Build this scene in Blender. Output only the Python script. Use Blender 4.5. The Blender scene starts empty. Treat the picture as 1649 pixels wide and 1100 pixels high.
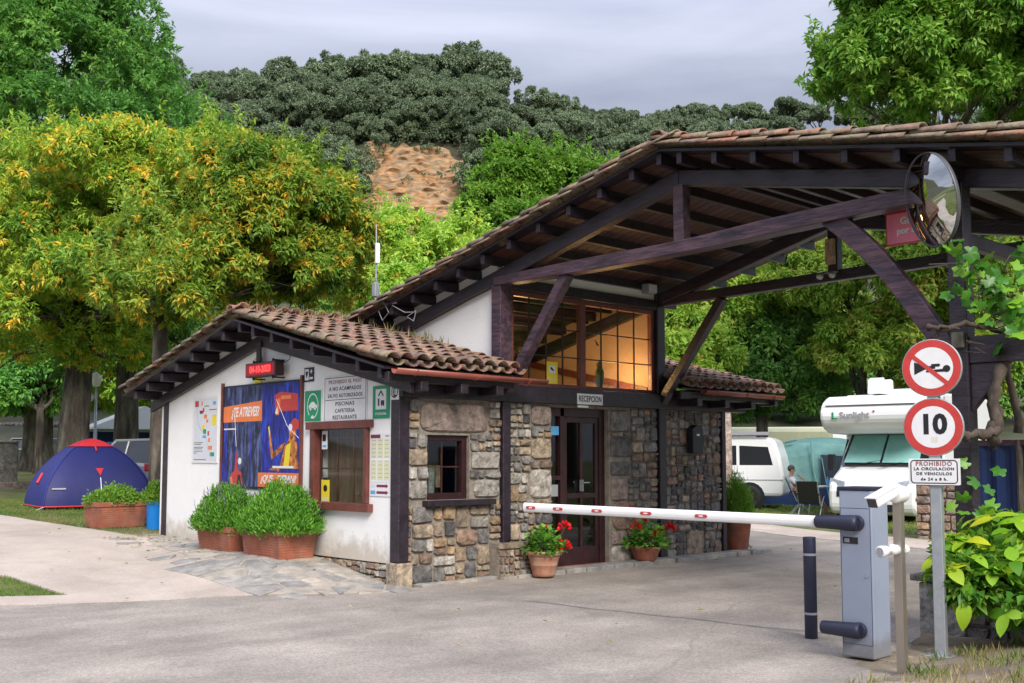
import bpy, bmesh, math, random
import numpy as np
from mathutils import Vector, Matrix, noise
rng = random.Random(7); nr = np.random.RandomState(7)
S = bpy.context.scene; C = S.collection
R = math.radians
# ------------------------------------------------------------------ camera, world, sun, exposure
H = 1.55
CAMP = Vector((-7.76, -10.32, H)); YAW = R(47.04)          # the world axes are the building's own: +X along its front, +Y along its gable
cam_d = bpy.data.cameras.new('camera'); cam = bpy.data.objects.new('camera', cam_d); C.objects.link(cam)
cam_d.sensor_width = 36; cam_d.lens = 1721/1649*36; cam_d.clip_end = 3000; cam_d.clip_start = .1
cam_d.shift_y = 53/1649
PITCH = math.atan(134/1721)
cam.location = CAMP; cam.rotation_euler = (R(90)+PITCH, 0, YAW-R(90)); S.camera = cam
FW = Vector((math.cos(YAW), math.sin(YAW), 0)); RT = Vector((math.sin(YAW), -math.cos(YAW), 0))
def at(px, py, Y):
    "point at forward distance Y seen in direction (px, py) of the photograph"
    a = (px-824.5)/1721; b = -(py-603)/1721
    fy = math.cos(PITCH)-b*math.sin(PITCH); fz = math.sin(PITCH)+b*math.cos(PITCH)
    t = Y/fy
    return CAMP + RT*(a*t) + FW*Y + Vector((0, 0, fz*t))
def XY(X, Y): return CAMP + RT*X + FW*Y
W = bpy.data.worlds.new('World'); S.world = W; W.use_nodes = True
nt = W.node_tree; bg = nt.nodes['Background']
SUN_AZ = math.atan2(-.80, -.42)       # direction towards the sun in x, y
SUN_EL = R(36)
sky = nt.nodes.new('ShaderNodeTexSky'); sky.sky_type = 'NISHITA'; sky.sun_disc = False
sky.sun_elevation = SUN_EL; sky.sun_rotation = R(90)-SUN_AZ; sky.dust_density = 1.5
tc = nt.nodes.new('ShaderNodeTexCoord'); mp = nt.nodes.new('ShaderNodeMapping'); mp.inputs['Scale'].default_value = (1.0, 1.0, 5.5)
mp.inputs['Rotation'].default_value = (0.05, 0.1, 0.6)
n1 = nt.nodes.new('ShaderNodeTexNoise'); n1.inputs['Scale'].default_value = 1.9; n1.inputs['Detail'].default_value = 7; n1.inputs['Distortion'].default_value = .5
cr = nt.nodes.new('ShaderNodeValToRGB')
cr.color_ramp.elements[0].position = .34; cr.color_ramp.elements[0].color = (1.55, 1.72, 2.25, 1)
cr.color_ramp.elements[1].position = .68; cr.color_ramp.elements[1].color = (2.75, 2.9, 3.5, 1)
mx = nt.nodes.new('ShaderNodeMixRGB'); mx.inputs[0].default_value = .96
# an overcast sky is brighter overhead than at the horizon
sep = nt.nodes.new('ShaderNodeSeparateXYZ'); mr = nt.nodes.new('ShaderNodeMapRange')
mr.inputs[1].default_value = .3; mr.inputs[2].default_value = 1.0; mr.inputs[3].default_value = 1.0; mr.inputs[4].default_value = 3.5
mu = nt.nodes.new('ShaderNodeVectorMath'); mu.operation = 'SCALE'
L = nt.links.new
L(tc.outputs['Generated'], mp.inputs[0]); L(mp.outputs[0], n1.inputs['Vector']); L(n1.outputs[0], cr.inputs[0])
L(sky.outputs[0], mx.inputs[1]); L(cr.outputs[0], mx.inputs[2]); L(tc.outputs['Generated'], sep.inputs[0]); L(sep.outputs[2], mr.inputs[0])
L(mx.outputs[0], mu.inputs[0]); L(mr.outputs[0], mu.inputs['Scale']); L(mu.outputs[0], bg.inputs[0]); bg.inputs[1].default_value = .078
sd = bpy.data.lights.new('sun', 'SUN'); sd.energy = 1.5; sd.angle = R(25); sd.color = (1, .93, .83)
so = bpy.data.objects.new('sun', sd); C.objects.link(so)
sdir = Vector((math.cos(SUN_AZ)*math.cos(SUN_EL), math.sin(SUN_AZ)*math.cos(SUN_EL), math.sin(SUN_EL)))
so.rotation_euler = (-sdir).to_track_quat('-Z', 'Y').to_euler()
S.view_settings.view_transform = 'Standard'; S.view_settings.look = 'None'; S.view_settings.exposure = 1.5
S.view_settings.gamma = 1; S.view_settings.use_curve_mapping = False
S.cycles.max_bounces = 8; S.cycles.transparent_max_bounces = 12; S.cycles.diffuse_bounces = 5

# ------------------------------------------------------------------ materials
def hx(h):
    h = h.lstrip('#'); c = [int(h[i:i+2], 16)/255 for i in (0, 2, 4)]
    return tuple(((x+.055)/1.055)**2.4 if x > .04045 else x/12.92 for x in c)
def nodes(m): return m.node_tree.nodes, m.node_tree.links.new
def M(name, col, rough=.6,  metal=0, var=.15, vs=6, bump=0, bs=60, rnd=0, stretch=None, spec=.5, col2=None, ramp=None, det=6, attr=None, transl=0, vor=0, bd=.02):
    """col: base colour; var: +- brightness noise; col2: second colour mixed in patches; ramp: colours picked per object at random"""
    m = bpy.data.materials.new(name); m.use_nodes = True; N, K = nodes(m); b = N['Principled BSDF']
    b.inputs['Roughness'].default_value = rough; b.inputs['Metallic'].default_value = metal
    b.inputs['Specular IOR Level'].default_value = spec
    t = N.new('ShaderNodeTexCoord'); mp = N.new('ShaderNodeMapping'); K(t.outputs['Object'], mp.inputs[0])
    if stretch: mp.inputs['Scale'].default_value = stretch
    oi = N.new('ShaderNodeObjectInfo')
    if rnd or ramp:
        vm = N.new('ShaderNodeVectorMath'); vm.operation = 'SCALE'; vm.inputs['Scale'].default_value = 1
        ad = N.new('ShaderNodeVectorMath'); ad.operation = 'ADD'
        cmb = N.new('ShaderNodeMath'); cmb.operation = 'MULTIPLY'; cmb.inputs[1].default_value = 37
        K(oi.outputs['Random'], cmb.inputs[0]); K(mp.outputs[0], ad.inputs[0]); K(cmb.outputs[0], ad.inputs[1]); vec = ad.outputs[0]
    else: vec = mp.outputs[0]
    n = N.new('ShaderNodeTexNoise'); n.inputs['Scale'].default_value = vs; n.inputs['Detail'].default_value = det; n.inputs['Roughness'].default_value = .62
    K(vec, n.inputs['Vector'])
    if ramp:
        r = N.new('ShaderNodeValToRGB'); r.color_ramp.interpolation = 'CONSTANT' if attr is None else 'LINEAR'
        el = r.color_ramp.elements
        while len(el) < len(ramp): el.new(.5)
        for i, c in enumerate(ramp):
            el[i].position = i/len(ramp) if attr is None else i/(len(ramp)-1); el[i].color = (*c, 1)
        if attr: a = N.new('ShaderNodeAttribute'); a.attribute_name = attr; K(a.outputs['Fac'], r.inputs[0])
        else: K(oi.outputs['Random'], r.inputs[0])
        base = r.outputs[0]
    else:
        rgb = N.new('ShaderNodeRGB'); rgb.outputs[0].default_value = (*col, 1); base = rgb.outputs[0]
    if col2:
        r2 = N.new('ShaderNodeMapRange'); r2.inputs[1].default_value = .45; r2.inputs[2].default_value = .58
        n2 = N.new('ShaderNodeTexNoise'); n2.inputs['Scale'].default_value = vs*.6; n2.inputs['Detail'].default_value = 8; n2.inputs['Roughness'].default_value = .7
        K(vec, n2.inputs['Vector']); K(n2.outputs[0], r2.inputs[0])
        mm = N.new('ShaderNodeMixRGB'); K(r2.outputs[0], mm.inputs[0]); K(base, mm.inputs[1]); mm.inputs[2].default_value = (*col2, 1); base = mm.outputs[0]
    if var:
        mr = N.new('ShaderNodeMapRange'); mr.inputs[1].default_value = .3; mr.inputs[2].default_value = .75; mr.inputs[3].default_value = 1-var; mr.inputs[4].default_value = 1+var
        K(n.outputs[0], mr.inputs[0])
        sc = N.new('ShaderNodeVectorMath'); sc.operation = 'SCALE'; K(base, sc.inputs[0]); K(mr.outputs[0], sc.inputs['Scale']); base = sc.outputs[0]
    if rnd:
        mr2 = N.new('ShaderNodeMapRange'); mr2.inputs[3].default_value = 1-rnd; mr2.inputs[4].default_value = 1+rnd; K(oi.outputs['Random'], mr2.inputs[0])
        sc2 = N.new('ShaderNodeVectorMath'); sc2.operation = 'SCALE'; K(base, sc2.inputs[0]); K(mr2.outputs[0], sc2.inputs['Scale']); base = sc2.outputs[0]
    K(base, b.inputs['Base Color'])
    if bump:
        nb = N.new('ShaderNodeTexNoise'); nb.inputs['Scale'].default_value = bs; nb.inputs['Detail'].default_value = 5; K(vec, nb.inputs['Vector'])
        bp = N.new('ShaderNodeBump'); bp.inputs['Strength'].default_value = bump; bp.inputs['Distance'].default_value = bd
        K(nb.outputs[0], bp.inputs['Height']); K(bp.outputs[0], b.inputs['Normal'])
    if transl:
        out = N['Material Output']; tr = N.new('ShaderNodeBsdfTranslucent'); ms = N.new('ShaderNodeMixShader'); ms.inputs[0].default_value = transl
        K(base, tr.inputs[0]); K(b.outputs[0], ms.inputs[1]); K(tr.outputs[0], ms.inputs[2]); K(ms.outputs[0], out.inputs[0])
    return m
def glassmat(name, tint=(.85, .9, .9), refl=.04):
    m = bpy.data.materials.new(name); m.use_nodes = True; N, K = nodes(m); N.remove(N['Principled BSDF'])
    tr = N.new('ShaderNodeBsdfTransparent'); tr.inputs[0].default_value = (*tint, 1); gl = N.new('ShaderNodeBsdfGlossy'); gl.inputs['Roughness'].default_value = .03
    lw = N.new('ShaderNodeLayerWeight'); fr = N.new('ShaderNodeMath'); fr.operation = 'POWER'; fr.inputs[1].default_value = 5; K(lw.outputs['Facing'], fr.inputs[0]); ad = N.new('ShaderNodeMath'); ad.operation = 'ADD'; ad.inputs[1].default_value = refl; ad.use_clamp = True
    ms = N.new('ShaderNodeMixShader'); K(fr.outputs[0], ad.inputs[0]); K(ad.outputs[0], ms.inputs[0]); K(tr.outputs[0], ms.inputs[1]); K(gl.outputs[0], ms.inputs[2]); K(ms.outputs[0], N['Material Output'].inputs[0])
    return m
def emat(name, col, s):
    m = bpy.data.materials.new(name); m.use_nodes = True; b = m.node_tree.nodes['Principled BSDF']
    b.inputs['Base Color'].default_value = (*col, 1); b.inputs['Emission Color'].default_value = (*col, 1); b.inputs['Emission Strength'].default_value = s; return m
mt = {}
mt['wood'] = M('dark_stained_timber', (.022, .014, .023), .42, var=.6, vs=4, bump=.4, bs=14, stretch=(2.5, .7, 2.5), spec=.6, rnd=.15)
mt['woodw'] = M('weathered_timber', (.085, .045, .060), .45, var=.6, vs=5, bump=.6, bs=12, stretch=(3, .5, 3), col2=(.038, .024, .042))
mt['boards'] = M('roof_boards', (.075, .030, .022), .6, var=.35, vs=5, bump=.2, bs=30, rnd=.25)
mt['plaster'] = M('white_plaster', (.80, .80, .80), .85, var=.035, vs=2.5, bump=.15, bs=25)
mt['redwood'] = M('reddish_brown_frame', (.15, .045, .035), .45, var=.3, vs=7, bump=.15, bs=40)
mt['darkred'] = M('dark_red_door_wood', (.034, .011, .013), .35, var=.4, vs=7)
def grime(m, z0, z1, col, amt=.75):
    "splash dirt creeping up from the ground, broken up by noise"
    N, K = nodes(m); b = N['Principled BSDF']; src = b.inputs['Base Color'].links[0].from_socket
    t = N.new('ShaderNodeTexCoord'); sp = N.new('ShaderNodeSeparateXYZ'); K(t.outputs['Object'], sp.inputs[0]); n = N.new('ShaderNodeTexNoise'); n.inputs['Scale'].default_value = 3.5; n.inputs['Detail'].default_value = 9; n.inputs['Roughness'].default_value = .7; K(t.outputs['Object'], n.inputs['Vector'])
    r = N.new('ShaderNodeMapRange'); r.inputs[1].default_value = z0; r.inputs[2].default_value = z1; r.inputs[3].default_value = .5; r.inputs[4].default_value = -.15; K(sp.outputs[2], r.inputs[0])
    a = N.new('ShaderNodeMath'); a.operation = 'ADD'; K(r.outputs[0], a.inputs[0]); K(n.outputs[0], a.inputs[1]); q = N.new('ShaderNodeMapRange'); q.inputs[1].default_value = .62; q.inputs[2].default_value = .9; q.inputs[4].default_value = amt; K(a.outputs[0], q.inputs[0])
    x = N.new('ShaderNodeMixRGB'); K(q.outputs[0], x.inputs[0]); K(src, x.inputs[1]); x.inputs[2].default_value = (*col, 1); K(x.outputs[0], b.inputs['Base Color'])
grime(mt['plaster'], .25, .85, (.45, .38, .30))
mt['mortar'] = M('lime_mortar', (.25, .215, .175), .95, var=.4, vs=9, bump=.6, bs=40)
SC = dict(darkgrey=(.115, .113, .115), grey=(.23, .22, .205), light=(.42, .39, .345), tan=(.35, .275, .195), ochre=(.38, .26, .15), rust=(.26, .17, .12), pink=(.32, .245, .21))
for k, c in SC.items():
    mt['st_'+k] = M('stone_'+k, c, .9, var=.6, vs=11, bump=1, bs=22, rnd=.3, col2=tuple(x*.5+.5*y for x, y in zip(c, (.16, .14, .12))))
mt['tile'] = M('weathered_clay_tile', None, .88, var=.6, vs=14, bump=.6, bs=30, rnd=.0, col2=(.20, .155, .10),
               ramp=[(.27, .12, .095), (.20, .11, .10), (.33, .16, .12), (.25, .165, .145), (.16, .10, .095), (.31, .20, .15), (.22, .125, .11)])
mt['tilev'] = M('lichened_verge_tile', None, .9, var=.5, vs=9, bump=.7, bs=30, col2=(.24, .20, .13),
                ramp=[(.24, .15, .12), (.30, .17, .12), (.20, .14, .11), (.34, .16, .11), (.22, .17, .13)])
mt['tilej'] = M('clay_tile_far', (.24, .12, .095), .85, var=.5, vs=6, bump=.5, bs=30, col2=(.20, .15, .11))
mt['copper'] = M('painted_gutter', (.30, .085, .06), .35, var=.2, vs=5)
mt['white'] = M('white_paint', (.80, .80, .80), .4, var=.03)
mt['signwhite'] = M('sign_white', (.72, .72, .74), .4, var=.05, vs=12)
mt['black'] = M('black_paint', (.012, .012, .016), .45, var=.1)
mt['darkblue'] = M('dark_rubber_blue', (.018, .020, .045), .5, var=.2)
mt['red'] = M('red_paint', (.50, .045, .04), .45, var=.12, vs=14)
mt['green'] = M('sign_green', (.01, .27, .12), .4, var=.05)
mt['yellow'] = M('yellow_print', (.75, .60, .03), .5, var=.05)
mt['orange'] = M('orange_print', (.75, .20, .06), .5, var=.12)
mt['purple'] = M('maroon_print', (.18, .02, .07), .5, var=.05)
mt['greyprint'] = M('grey_print', (.30, .30, .33), .5, var=0)
mt['cream'] = M('cream_print', (.62, .62, .42), .5, var=.05)
mt['skyblue'] = M('blue_print', (.10, .35, .65), .5, var=.1)
mt['galv'] = M('galvanised_steel', (.40, .43, .46), .42, metal=.55, var=.14, vs=14)
mt['steel'] = M('brushed_steel', (.42, .37, .32), .33, metal=.8, var=.12, vs=10, stretch=(1, 1, .2))
mt['cabinet'] = M('grey_blue_powder_coat', (.27, .31, .40), .4, var=.05, vs=3)
mt['terra'] = M('terracotta', (.36, .12, .07), .8, var=.3, vs=6, bump=.2, bs=50, col2=(.29, .125, .085))
mt['terra2'] = M('pale_terracotta', (.42, .19, .12), .85, var=.2, vs=9, col2=(.40, .26, .18))
mt['soil'] = M('potting_soil', (.03, .02, .013), 1, var=.4, vs=30)
mt['bark'] = M('tree_bark', (.075, .060, .048), .95, var=.7, vs=6, bump=1, bs=9, bd=.09, stretch=(1, 1, .22), col2=(.14, .13, .10))
mt['vinebark'] = M('vine_bark', (.085, .065, .052), .95, var=.55, vs=10, bump=1, bs=22, stretch=(1, 1, .5))
mt['glass'] = glassmat('window_glass')
mt['darkglass'] = M('dark_glass', (.012, .014, .018), .08, var=0, spec=.8)
mt['tyre'] = M('tyre_rubber', (.015, .015, .016), .8, var=.1)
mt['rim'] = M('wheel_rim', (.45, .46, .48), .35, metal=.6, var=.05)
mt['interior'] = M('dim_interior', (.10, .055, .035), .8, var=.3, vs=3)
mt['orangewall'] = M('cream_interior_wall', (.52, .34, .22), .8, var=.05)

# ------------------------------------------------------------------ geometry helpers
class MB:
    def __init__(s): s.v = []; s.f = []; s.m = []; s.k = 0
    def add(s, vs, fs, k=None):
        n = len(s.v); s.v += [tuple(p) for p in vs]; s.f += [tuple(i+n for i in f) for f in fs]; s.m += [s.k if k is None else k]*len(fs); return s
    def box(s, x0, x1, y0, y1, z0, z1, k=None):
        return s.add([(x, y, z) for z in (z0, z1) for y in (y0, y1) for x in (x0, x1)], [(0, 2, 3, 1), (4, 5, 7, 6), (0, 1, 5, 4), (2, 6, 7, 3), (0, 4, 6, 2), (1, 3, 7, 5)], k)
    def beam(s, p, q, w, h, up=(0, 0, 1), k=None):
        p, q = Vector(p), Vector(q); d = (q-p).normalized(); sd = d.cross(Vector(up)).normalized()*w/2; u = sd.cross(d).normalized()*h/2
        return s.add([p-sd-u, p+sd-u, p+sd+u, p-sd+u, q-sd-u, q+sd-u, q+sd+u, q-sd+u], [(0, 1, 2, 3), (7, 6, 5, 4), (0, 4, 5, 1), (1, 5, 6, 2), (2, 6, 7, 3), (3, 7, 4, 0)], k)
    def tube(s, pts, rs, n=8, cap=True, k=None):
        pts = [Vector(p) for p in pts]
        if not hasattr(rs, '__len__'): rs = [rs]*len(pts)
        vs = []; prev = None
        for i, p in enumerate(pts):
            d = (pts[min(i+1, len(pts)-1)]-pts[max(i-1, 0)]).normalized()
            a = prev if prev is not None else (Vector((1, 0, 0)) if abs(d.x) < .8 else Vector((0, 1, 0)))
            a = (a-d*a.dot(d)).normalized(); prev = a; b = d.cross(a)
            for j in range(n):
                t = 2*math.pi*j/n; vs.append(p+(a*math.cos(t)+b*math.sin(t))*rs[i])
        fs = [(i*n+j, i*n+(j+1) % n, (i+1)*n+(j+1) % n, (i+1)*n+j) for i in range(len(pts)-1) for j in range(n)]
        if cap: fs += [tuple(range(n))[::-1], tuple((len(pts)-1)*n+j for j in range(n))]
        return s.add(vs, fs, k)
    def lathe(s, prof, c=(0, 0, 0), n=20, k=None, axis='z'):
        vs = []
        for r, z in prof:
            for j in range(n):
                t = 2*math.pi*j/n; x, y = r*math.cos(t), r*math.sin(t)
                p = {'z': (x, y, z), 'y': (x, z, y), 'x': (z, x, y)}[axis]; vs.append((c[0]+p[0], c[1]+p[1], c[2]+p[2]))
        fs = [(i*n+j, i*n+(j+1) % n, (i+1)*n+(j+1) % n, (i+1)*n+j) for i in range(len(prof)-1) for j in range(n)]
        return s.add(vs, fs, k)
    def prism(s, poly, axis, a, b, k=None):
        "extrude a 2-D outline along an axis from a to b"
        def P(u, v, w): return {'x': (w, u, v), 'y': (u, w, v), 'z': (u, v, w)}[axis]
        n = len(poly)
        return s.add([P(u, v, a) for u, v in poly]+[P(u, v, b) for u, v in poly], [tuple(range(n))[::-1], tuple(range(n, 2*n))]+[(i, (i+1) % n, n+(i+1) % n, n+i) for i in range(n)], k)
    def quad(s, *p, k=None): return s.add(p, [tuple(range(len(p)))], k)
    def sphere(s, c, r, n=10, m=7, sc=(1, 1, 1), k=None):
        vs = [(c[0]+r*sc[0]*math.sin(math.pi*i/m)*math.cos(2*math.pi*j/n), c[1]+r*sc[1]*math.sin(math.pi*i/m)*math.sin(2*math.pi*j/n), c[2]+r*sc[2]*math.cos(math.pi*i/m)) for i in range(m+1) for j in range(n)]
        return s.add(vs, [(i*n+j, (i+1)*n+j, (i+1)*n+(j+1) % n, i*n+(j+1) % n) for i in range(m) for j in range(n)], k)
    def mesh(s, name, mats, smooth=False):
        me = bpy.data.meshes.new(name); me.from_pydata(s.v, [], s.f)
        for m in (mats if isinstance(mats, (list, tuple)) else [mats]): me.materials.append(mt[m] if isinstance(m, str) else m)
        if any(s.m): me.polygons.foreach_set('material_index', s.m)
        bm = bmesh.new(); bm.from_mesh(me); bmesh.ops.recalc_face_normals(bm, faces=bm.faces); bm.to_mesh(me); bm.free()
        if smooth: me.polygons.foreach_set('use_smooth', [True]*len(me.polygons))
        return me
    def build(s, name, mats, parent=None, smooth=False, bevel=0, sub=0, **kw):
        o = link(name, s.mesh(name, mats, smooth), parent, **kw)
        if bevel: md = o.modifiers.new('bevel', 'BEVEL'); md.width = bevel; md.segments = 2; md.limit_method = 'ANGLE'
        if sub: md = o.modifiers.new('sub', 'SUBSURF'); md.levels = sub; md.render_levels = sub
        return o
def link(name, data, parent=None, loc=None, rot=None, scale=None, label=None, cat=None, group=None, kind=None):
    o = bpy.data.objects.new(name, data); C.objects.link(o)
    if parent: o.parent = parent
    if loc is not None: o.location = loc
    if rot is not None: o.rotation_euler = rot
    if scale is not None: o.scale = scale
    tag(o, label, cat, group, kind); return o
def tag(o, label=None, cat=None, group=None, kind=None):
    if label: o['label'] = label
    if cat: o['category'] = cat
    if group: o['group'] = group
    if kind: o['kind'] = kind
    return o
def thing(name, label, cat, loc=(0, 0, 0), rz=0, group=None): return link(name, None, None, loc, (0, 0, rz), None, label, cat, group)
def copy_tree(o, parent=None):
    c = o.copy(); C.objects.link(c); c.parent = parent
    for ch in list(o.children): copy_tree(ch, c)
    return c
def text(s, size, mat, parent, x=0, y=-.004, z=0, align='CENTER', bold=0, sx=1, name='lettering', rot=None, shear=0, space=1, fit=0):
    cu = bpy.data.curves.new(name, 'FONT'); cu.body = s; cu.size = size; cu.align_x = align; cu.align_y = 'CENTER'; cu.offset = bold; cu.shear = shear
    cu.extrude = .0008; cu.space_character = space; cu.resolution_u = 3
    o = bpy.data.objects.new('t', cu); me = bpy.data.meshes.new_from_object(o); bpy.data.objects.remove(o); bpy.data.curves.remove(cu)
    me.name = name; me.materials.clear(); me.materials.append(mt[mat] if isinstance(mat, str) else mat)
    if fit: sx = fit/(max(v.co.x for v in me.vertices)-min(v.co.x for v in me.vertices))
    return link(name, me, parent, (x, y, z), rot or (R(90), 0, 0), (sx, 1, 1))
def ss(t): t = min(1, max(0, t)); return t*t*(3-2*t)
def g(u, v):
    z = (.30*ss((v-.6)/6.5)+.22*ss((v-7)/7))*(1-.75*ss((u-6)/8))+.1*ss((u-7)/8)
    if -.2 < v < 7 and u < 6: z = max(z, .25*ss((v+.2)/2.3)*ss((u+2.9)/2.4))
    if v > 18: z += .85*ss((v-18)/30)*(1-ss((u-16)/8))
    if u > -2.6 and v < -6.2: z += .17*ss((-6.25-v)/1.3)*ss((u+2.6)/2.2)
    return z
def gw(p): return g(p[0], p[1])
def onground(px, py, off=0):
    z = 0
    for _ in range(40):
        a = at(px, py, 10.0); d = a-CAMP; t = (z-H)/d.z; p = CAMP+d*t; z = .5*z+.5*g(p.x, p.y)
    return Vector((p.x, p.y, z+off))
# ------------------------------------------------------------------ ground
def grass_mat():
    m = M('camp_grass', (.085, .13, .022), .95, var=.5, vs=1.6, bump=.8, bs=40, col2=(.17, .145, .06)); return m
mt['grass'] = grass_mat()
mt['asphalt'] = M('worn_grey_road', (.37, .32, .275), .95, var=.13, vs=.9, bump=.5, bs=110, det=14, col2=(.29, .255, .22))
mt['concrete'] = M('pale_concrete', (.50, .42, .36), .95, var=.10, vs=1.3, bump=.35, bs=40, col2=(.44, .37, .31), det=10)
mt['dirt'] = M('dry_dirt', (.20, .155, .115), 1, var=.4, vs=3, bump=.9, bs=40, col2=(.27, .22, .15))
def add_speckle(m, sc, amt):
    N, K = nodes(m); b = N['Principled BSDF']; src = b.inputs['Base Color'].links[0].from_socket
    t = N.new('ShaderNodeTexCoord'); n = N.new('ShaderNodeTexVoronoi'); n.inputs['Scale'].default_value = sc; K(t.outputs['Object'], n.inputs['Vector'])
    mr = N.new('ShaderNodeSeparateColor'); K(n.outputs['Color'], mr.inputs[0]); r = N.new('ShaderNodeMapRange'); r.inputs[3].default_value = 1-amt; r.inputs[4].default_value = 1+amt; K(mr.outputs[0], r.inputs[0])
    s = N.new('ShaderNodeVectorMath'); s.operation = 'SCALE'; K(src, s.inputs[0]); K(r.outputs[0], s.inputs['Scale']); K(s.outputs[0], b.inputs['Base Color'])
def add_streaks(m, sc, lo, hi, rot=.25):
    "worn wheel tracks: long soft bands along the direction of travel"
    N, K = nodes(m); b = N['Principled BSDF']; src = b.inputs['Base Color'].links[0].from_socket
    t = N.new('ShaderNodeTexCoord'); mp = N.new('ShaderNodeMapping'); mp.inputs['Scale'].default_value = sc; mp.inputs['Rotation'].default_value = (0, 0, rot); K(t.outputs['Object'], mp.inputs[0])
    n = N.new('ShaderNodeTexNoise'); n.inputs['Scale'].default_value = 1; n.inputs['Detail'].default_value = 5; K(mp.outputs[0], n.inputs['Vector'])
    r = N.new('ShaderNodeMapRange'); r.inputs[1].default_value = .35; r.inputs[2].default_value = .65; r.inputs[3].default_value = lo; r.inputs[4].default_value = hi; K(n.outputs[0], r.inputs[0])
    s = N.new('ShaderNodeVectorMath'); s.operation = 'SCALE'; K(src, s.inputs[0]); K(r.outputs[0], s.inputs['Scale']); K(s.outputs[0], b.inputs['Base Color'])
add_streaks(mt['asphalt'], (.12, 1.5, 1), .84, 1.08); add_streaks(mt['asphalt'], (1.1, 1.3, 1), .9, 1.05); add_streaks(mt['concrete'], (.9, .5, 1), .88, 1.05)
add_speckle(mt['asphalt'], 70, .22); add_speckle(mt['concrete'], 70, .10)
def add_cracks(m, sc, col, w=.012):
    N, K = nodes(m); b = N['Principled BSDF']; src = b.inputs['Base Color'].links[0].from_socket
    t = N.new('ShaderNodeTexCoord'); ns = N.new('ShaderNodeTexNoise'); ns.inputs['Scale'].default_value = 1.3; ns.inputs['Detail'].default_value = 6
    mxv = N.new('ShaderNodeMixRGB'); mxv.inputs[0].default_value = .25; K(t.outputs['Object'], ns.inputs['Vector']); K(t.outputs['Object'], mxv.inputs[1]); K(ns.outputs['Color'], mxv.inputs[2])
    v = N.new('ShaderNodeTexVoronoi'); v.feature = 'DISTANCE_TO_EDGE'; v.inputs['Scale'].default_value = sc; K(mxv.outputs[0], v.inputs['Vector'])
    r = N.new('ShaderNodeMapRange'); r.inputs[1].default_value = w*.35; r.inputs[2].default_value = w; r.inputs[3].default_value = .55; r.inputs[4].default_value = 0; K(v.outputs['Distance'], r.inputs[0])
    x = N.new('ShaderNodeMixRGB'); K(r.outputs[0], x.inputs[0]); K(src, x.inputs[1]); x.inputs[2].default_value = (*col, 1); K(x.outputs[0], b.inputs['Base Color'])
add_cracks(mt['asphalt'], .13, (.24, .21, .18), .0018)
def grid(name, xs, ys, fz, mat, **kw):
    vs = [(x, y, fz(x, y)) for y in ys for x in xs]; n = len(xs)
    fs = [(j*n+i, j*n+i+1, (j+1)*n+i+1, (j+1)*n+i) for j in range(len(ys)-1) for i in range(n-1)]
    mb = MB(); mb.add(vs, fs); return mb.build(name, mat, smooth=True, **kw)
def spaced(): return [-260, -160, -100, -60, -40, -28]+[x*.5 for x in range(-40, 61)]+[34, 40, 48, 60, 80, 120, 180, 260, 320]
grid('ground', spaced(), spaced(), g, 'grass', kind='structure')
def sheet(name, poly, off, mat, step=.5, zf=None, rough_edge=0, **kw):
    bm = bmesh.new()
    if rough_edge:
        q = []
        for i, p in enumerate(poly):
            a, b = Vector(p), Vector(poly[(i+1) % len(poly)]); n = max(1, int((b-a).length/.25))
            for k in range(n):
                c = a.lerp(b, k/n); q.append((c.x+rng.uniform(-1, 1)*rough_edge, c.y+rng.uniform(-1, 1)*rough_edge))
        poly = q
    bm.faces.new([bm.verts.new((x, y, 0)) for x, y in poly])
    xs = [p[0] for p in poly]; ys = [p[1] for p in poly]
    for ax, lo, hi in ((0, min(xs), max(xs)), (1, min(ys), max(ys))):
        k = math.ceil(lo/step)*step
        while k < hi:
            co = (k, 0, 0) if ax == 0 else (0, k, 0); no = (1, 0, 0) if ax == 0 else (0, 1, 0)
            bmesh.ops.bisect_plane(bm, geom=bm.faces[:]+bm.edges[:]+bm.verts[:], plane_co=co, plane_no=no, dist=1e-5); k += step
    for v in bm.verts: v.co.z = (zf or g)(v.co.x, v.co.y)+off
    ex = bmesh.ops.extrude_edge_only(bm, edges=[e for e in bm.edges if e.is_boundary])
    for v in ex['geom']:
        if isinstance(v, bmesh.types.BMVert): v.co.z -= .06
    me = bpy.data.meshes.new(name); bm.to_mesh(me); bm.free(); me.materials.append(mt[mat])
    return link(name, me, kind='structure', **kw)
# road: sweeps in front of the building and on under the porch
sheet('road', [(-30, -12), (-30, 9.5), (-9, 4.4), (-3.98, 1.9), (-1.5, .7), (-.25, -.02), (.1, -.1), (6.4, -.4), (7.4, .05), (10.6, 2.6), (9.5, -1.8), (8.8, -5.6),
      (3.2, -5.75), (1.45, -5.75), (.1, -6.25), (-.55, -6.45), (-1.4, -7.4), (-2.6, -9.2), (-5, -14), (-12, -16)], .010, 'asphalt', rough_edge=.02)
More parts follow.
